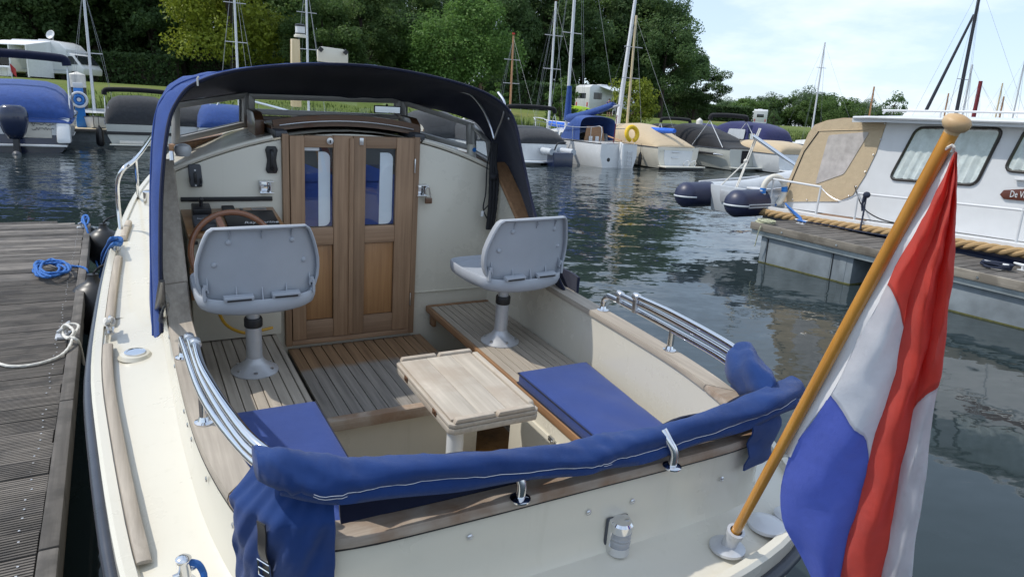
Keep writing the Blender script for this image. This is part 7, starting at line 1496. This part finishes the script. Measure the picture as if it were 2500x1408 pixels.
# ================================================================== campers and people on the field
def camper(px, s, yaw, Lc, Hc, label, awn=1, front=True, group='white motorhomes on the camping field'):
    p = bank(px, s); r = root('motorhome', label, 'motorhome', yawM(p, yaw), group); Wc = 2.25; zb = .45
    body = [V(-Lc/2, 0, zb), V(Lc*.30, 0, zb), V(Lc*.30, 0, Hc*.78), V(Lc*.22, 0, Hc*.94), V(Lc*.12, 0, Hc), V(-Lc*.44, 0, Hc), V(-Lc/2, 0, Hc*.93)]
    MB().prism([q+V(0, -Wc/2, 0) for q in body], (0, Wc, 0)).obj('body', M['wpaint'], r, bev=.06)
    cabp = [V(Lc*.29, 0, zb), V(Lc*.50, 0, zb), V(Lc*.51, 0, zb+.45), V(Lc*.47, 0, zb+.75), V(Lc*.38, 0, Hc*.66), V(Lc*.29, 0, Hc*.72)]
    cb = MB().prism([q+V(0, -Wc*.46, 0) for q in cabp], (0, Wc*.92, 0)).obj('cab', M['wpaint'], r, bev=.06)
    MB().prism([V(Lc*.475, -Wc*.42, zb+.78), V(Lc*.475, Wc*.42, zb+.78), V(Lc*.388, Wc*.42, Hc*.645), V(Lc*.388, -Wc*.42, Hc*.645)], (.02, 0, .02)).obj('windscreen', M['darkglass'], cb)
    for s_ in (-1, 1): MB().prism([V(Lc*.31, s_*Wc*.465, zb+.75), V(Lc*.44, s_*Wc*.465, zb+.75), V(Lc*.37, s_*Wc*.465, Hc*.62), V(Lc*.31, s_*Wc*.465, Hc*.62)], (0, s_*.01, 0)).obj('side_window', M['darkglass'], cb)
    for x in (-Lc*.25, Lc*.38):
        for s_ in (-1, 1): wl_ = MB().lathe([(.18, -.1), (.34, -.11), (.36, -.06), (.36, .06), (.34, .11), (.18, .1)], 16, V(x, s_*Wc*.44, .36), rot('X', 1.57)).obj('wheel', M['blackp'], r); MB().lathe([(.19, 0), (.05, .02)], 12, V(x, s_*Wc*.44+s_*.11, .36), rot('X', -1.57*s_)).obj('rim', M['alu'], wl_)
    for x0, x1 in ((-Lc*.42, -Lc*.26), (-Lc*.02, Lc*.10)):
        for s_ in (-1, 1): MB().prism(rnd([V(x0, s_*(Wc/2+.004), Hc*.52), V(x1, s_*(Wc/2+.004), Hc*.52), V(x1, s_*(Wc/2+.004), Hc*.74), V(x0, s_*(Wc/2+.004), Hc*.74)], .06, 3), (0, s_*.012, 0)).obj('window', M['darkglass'], r)
    for s_ in (-1,): MB().box((-Lc*.14, s_*(Wc/2+.006), Hc*.50), (.62, .012, Hc*.62)).obj('door', M['wpaint'], r, bev=.01)
    MB().box((-Lc/2-.006, 0, Hc*.62), (.012, 1.1, .5)).obj('rear_window', M['darkglass'], r, bev=.004); MB().box((-Lc/2-.05, 0, zb+.05), (.1, Wc*.95, .22)).obj('bumper', M['greytube'], r, bev=.03)
    for y in (-.85, .85): MB().box((-Lc/2-.02, y, zb+.45), (.03, .14, .42)).obj('tail_light', M['red'], r, bev=.01)
    MB().box((-Lc*.12, 0, Hc+.06), (.8, .7, .13)).obj('roof_hatch', M['wpaint'], r, bev=.03)
    MB().box((0, -(Wc/2+.01), zb+.28), (Lc*.7, .012, .10)).obj('stripe', M['greytube'], r)
    return r, Wc
# left camper, awning with side walls, dish on the roof
r, Wc = camper(146, 68, math.radians(-8), 6.2, 2.9, 'white motorhome with enclosed awning and satellite dish on the left field'); 
aw = MB().prism([V(-3.5, -Wc/2, 2.75), V(.6, -Wc/2, 2.75), V(.6, -Wc/2-2.4, 2.30), V(-3.5, -Wc/2-2.4, 2.30)], (0, 0, .05)).obj('awning_roof', M['sail'], r)
for x0, x1 in ((-3.5, -2.2), (-2.1, -.9)): 
    MB().box(((x0+x1)/2, -Wc/2-2.4, 1.45), (x1-x0-.1, .02, 1.2)).obj('awning_window', M['glasst'], aw); MB().box(((x0+x1)/2, -Wc/2-2.4, .42), (x1-x0, .03, .75)).obj('awning_wall', M['sail'], aw)
for x in (-3.5, -2.15, -.85, .6): MB().box((x, -Wc/2-2.4, 1.18), (.12, .05, 2.3)).obj('awning_post', M['wpaint'], aw)
MB().prism([V(.6, -Wc/2, .1), V(.6, -Wc/2-2.4, .1), V(.6, -Wc/2-2.4, 2.3), V(.6, -Wc/2, 2.75)], (.02, 0, 0)).obj('awning_side', M['sail'], aw)
MB().lathe([(.02, 0), (.25, .06), (.36, .16), (.34, .165), (.2, .08), (.01, .03)], 18, V(-.2, 0, 3.35), rot('X', 1.2)).obj('satellite_dish', M['wpaint'], r); MB().tube([V(-.2, .1, 2.95), V(-.2, .1, 3.35)], .04, 6).obj('dish_mount', M['alu'], r)
LM = r.matrix_world.copy()
r, Wc = camper(1478, 60, math.radians(33), 6.2, 2.75, 'white motorhome with striped awning and people in the middle of the field')
aw = MB().prism([V(-1.9, -Wc/2, 2.62), V(2.2, -Wc/2, 2.62), V(2.2, -Wc/2-2.2, 2.12), V(-1.9, -Wc/2-2.2, 2.12)], (0, 0, .05)).obj('awning_roof', M['awn'], r)
for x in (-1.9, 2.2): MB().tube([V(x, -Wc/2-2.15, 0), V(x, -Wc/2-2.15, 2.15)], .03, 6).obj('awning_post', M['wpaint'], aw)
MM = r.matrix_world.copy()
camper(1850, 92, math.radians(75), 6.3, 2.7, 'white motorhome far right beside the dark hedge')
r, Wc = camper(1752, 96, math.radians(10), 6.0, 3.0, 'white motorhome roof showing above the dark hedge')
# lime paddle board
b_ = bank(1402, 57.5); r = root('paddle_board', 'lime green paddle board propped on edge left of the middle motorhome', 'paddle board', yawM(b_, math.radians(-6)))
ol = [V(1.55*math.cos(a)*(1 if math.cos(a) > 0 else .95), 0, .42+.40*math.copysign(abs(math.sin(a))**.8, math.sin(a))) for a in np.linspace(0, 6.283, 30, endpoint=False)]; MB().prism(ol, (0, .12, 0)).obj('board', M['lime'], r, bev=.03); MB().lathe([(.14, 0), (.14, .01)], 12, V(1.15, -.01, .45), rot('X', 1.57)).obj('deck_pad', M['blackp'], r); text('sup', .42, tM(V(.45, -.012, .42), (1, 0, 0), (0, 0, 1), off=(0, 0, 0)), M['darkgrey'], r, extr=.004)
# people
def person(Mw, label, pose, shirt, pants, hair, h=1.72, group=None):
    k = h/1.72
    if pose == 'stand': J = dict(pel=(0, 0, .95), che=(0, .02, 1.32), nec=(0, .02, 1.48), hea=(0, .04, 1.60), top=(0, .03, 1.70), ls=(-.17, .02, 1.42), le=(-.26, .0, 1.16), lh=(-.22, .14, .96), rs=(.17, .02, 1.42), re=(.27, .02, 1.16), rh=(.20, .10, 1.0), lk=(-.11, .03, .50), lf=(-.12, 0, .06), lt=(-.13, .14, .03), rk=(.11, .02, .50), rf=(.13, -.03, .06), rt=(.14, .11, .03))
    else: J = dict(pel=(0, 0, .46), che=(0, -.08, .82), nec=(0, -.10, .99), hea=(0, -.06, 1.11), top=(0, -.07, 1.21), ls=(-.18, -.09, .93), le=(-.25, .08, .72), lh=(-.18, .30, .66), rs=(.18, -.09, .93), re=(.26, .08, .72), rh=(.18, .30, .66), lk=(-.13, .42, .50), lf=(-.12, .62, .10), lt=(-.13, .74, .05), rk=(.13, .42, .50), rf=(.15, .58, .08), rt=(.16, .72, .04))
    rad = dict(pel=.145, che=.15, nec=.062, hea=.095, top=.07, ls=.075, le=.048, lh=.04, rs=.075, re=.048, rh=.04, lk=.07, lf=.048, lt=.035, rk=.07, rf=.048, rt=.035)
    names = list(J); E_ = [('pel', 'che'), ('che', 'nec'), ('nec', 'hea'), ('hea', 'top'), ('che', 'ls'), ('ls', 'le'), ('le', 'lh'), ('che', 'rs'), ('rs', 're'), ('re', 'rh'), ('pel', 'lk'), ('lk', 'lf'), ('lf', 'lt'), ('pel', 'rk'), ('rk', 'rf'), ('rf', 'rt')]
    me = bpy.data.meshes.new('tmp'); me.from_pydata([tuple(c*k for c in J[n]) for n in names], [(names.index(a), names.index(b_)) for a, b_ in E_], [])
    o = bpy.data.objects.new('tmp', me); COL.objects.link(o); md = o.modifiers.new('skin', 'SKIN'); o.modifiers.new('sub', 'SUBSURF').levels = 1
    sv = me.skin_vertices[0].data
    for i, n in enumerate(names): sv[i].radius = (rad[n]*k*(1.0 if n not in ('che', 'pel') else 1.05), rad[n]*k*(1.0 if n not in ('che', 'pel') else .72)); sv[i].use_root = (n == 'pel')
    dgp = bpy.context.evaluated_depsgraph_get(); m2 = bpy.data.meshes.new_from_object(o.evaluated_get(dgp)); bpy.data.objects.remove(o); m2.name = 'body'
    m2.materials.clear()
    for mt_ in (M['skin'], shirt, pants): m2.materials.append(mt_)
    zs = 1.46*k if pose == 'stand' else .97*k
    for pl_ in m2.polygons:
        c = pl_.center; pl_.use_smooth = True
        if pose == 'stand': pl_.material_index = 1 if (1.0*k < c.z < zs and abs(c.x) < .25*k and not (abs(c.x) > .2*k and c.z < 1.2*k)) else (2 if .45*k < c.z <= 1.0*k and abs(c.x) < .2*k else 0)
        else: pl_.material_index = 1 if (.52*k < c.z < zs and c.y < .12*k) else (2 if c.z <= .6*k and c.y < .45*k else 0)
    r = root('person', label, 'person', Mw, group); link('body', m2, None, r); hx_, hy_, hz_ = J['hea']
    MB().ball((hx_*k, (hy_-.018)*k, (hz_+.035)*k), (.098*k, .105*k, .095*k), 10, 8).obj('hair', hair, r)
    MB().ball((hx_*k, (hy_+.098)*k, hz_*k), (.014*k, .02*k, .02*k), 6, 5).obj('nose', M['skin'], r); return r
mc_ = lambda n, c: plain(n, c, .8)
hd_, hg_ = mc_('dark_hair', (.015, .01, .008)), mc_('grey_hair', (.45, .43, .40)); tw, tp2, tk, tbn = mc_('white_shirt', (.7, .7, .7)), mc_('purple_shirt', (.08, .04, .2)), mc_('dark_cloth', (.02, .02, .03)), mc_('denim', (.10, .16, .28))
def field(M4, x, y, a): q = M4 @ Vector((x, y, 0)); return yawM((q.x, q.y, gz(q.x, q.y)), a)
Gp = 'people by the middle motorhome'
person(field(MM, -1.5, -2.2, 2.6), 'person in purple top standing by the middle motorhome awning', 'stand', tp2, tk, hd_, 1.66, Gp); person(field(MM, -.9, -2.0, 1.2), 'dark haired person standing farther under the middle awning', 'stand', mc_('grey_shirt', (.2, .18, .18)), tk, hd_, 1.45, Gp)
person(field(MM, -.4, -2.1, -1.5), 'dark haired child standing under the middle awning', 'stand', mc_('tan_shirt', (.35, .2, .14)), tk, hd_, 1.4, Gp); person(field(MM, .7, -3.0, 1.9), 'person in white shirt and blue jeans standing right of the awning', 'stand', tw, tbn, hd_, 1.78, Gp)
pz = field(LM, -2.55, -4.0, 1.9); person(pz, 'grey haired person in pale shirt sitting in front of the left awning', 'sit', tw, tk, hg_, 1.7)
r = root('camping_chair', 'folding camping chair under the person by the left awning', 'chair', pz); MB().box((0, .12, .40), (.5, .46, .03)).obj('seat', M['greycv'], r); MB().box((0, -.16, .75), (.5, .03, .62), rot('X', .15)).obj('backrest', M['greycv'], r)
for sx2 in (-.22, .22):
    MB().tube([V(sx2, .32, .0), V(sx2, -.12, .42)], .016, 6).obj('leg', M['alu'], r); MB().tube([V(sx2, -.22, .0), V(sx2, .32, .42)], .016, 6).obj('leg', M['alu'], r)
qt = LM @ Vector((-1.5, -3.9, 0)); r = root('camping_table', 'small folding table beside the seated person', 'table', yawM((qt.x, qt.y, gz(qt.x, qt.y)), -.1)); MB().box((0, 0, .70), (.9, .6, .04)).obj('top', M['sail'], r)
for x in (-.4, .4):
    for y in (-.25, .25): MB().tube([V(x, y, 0), V(x, y, .69)], .016, 6).obj('leg', M['alu'], r)
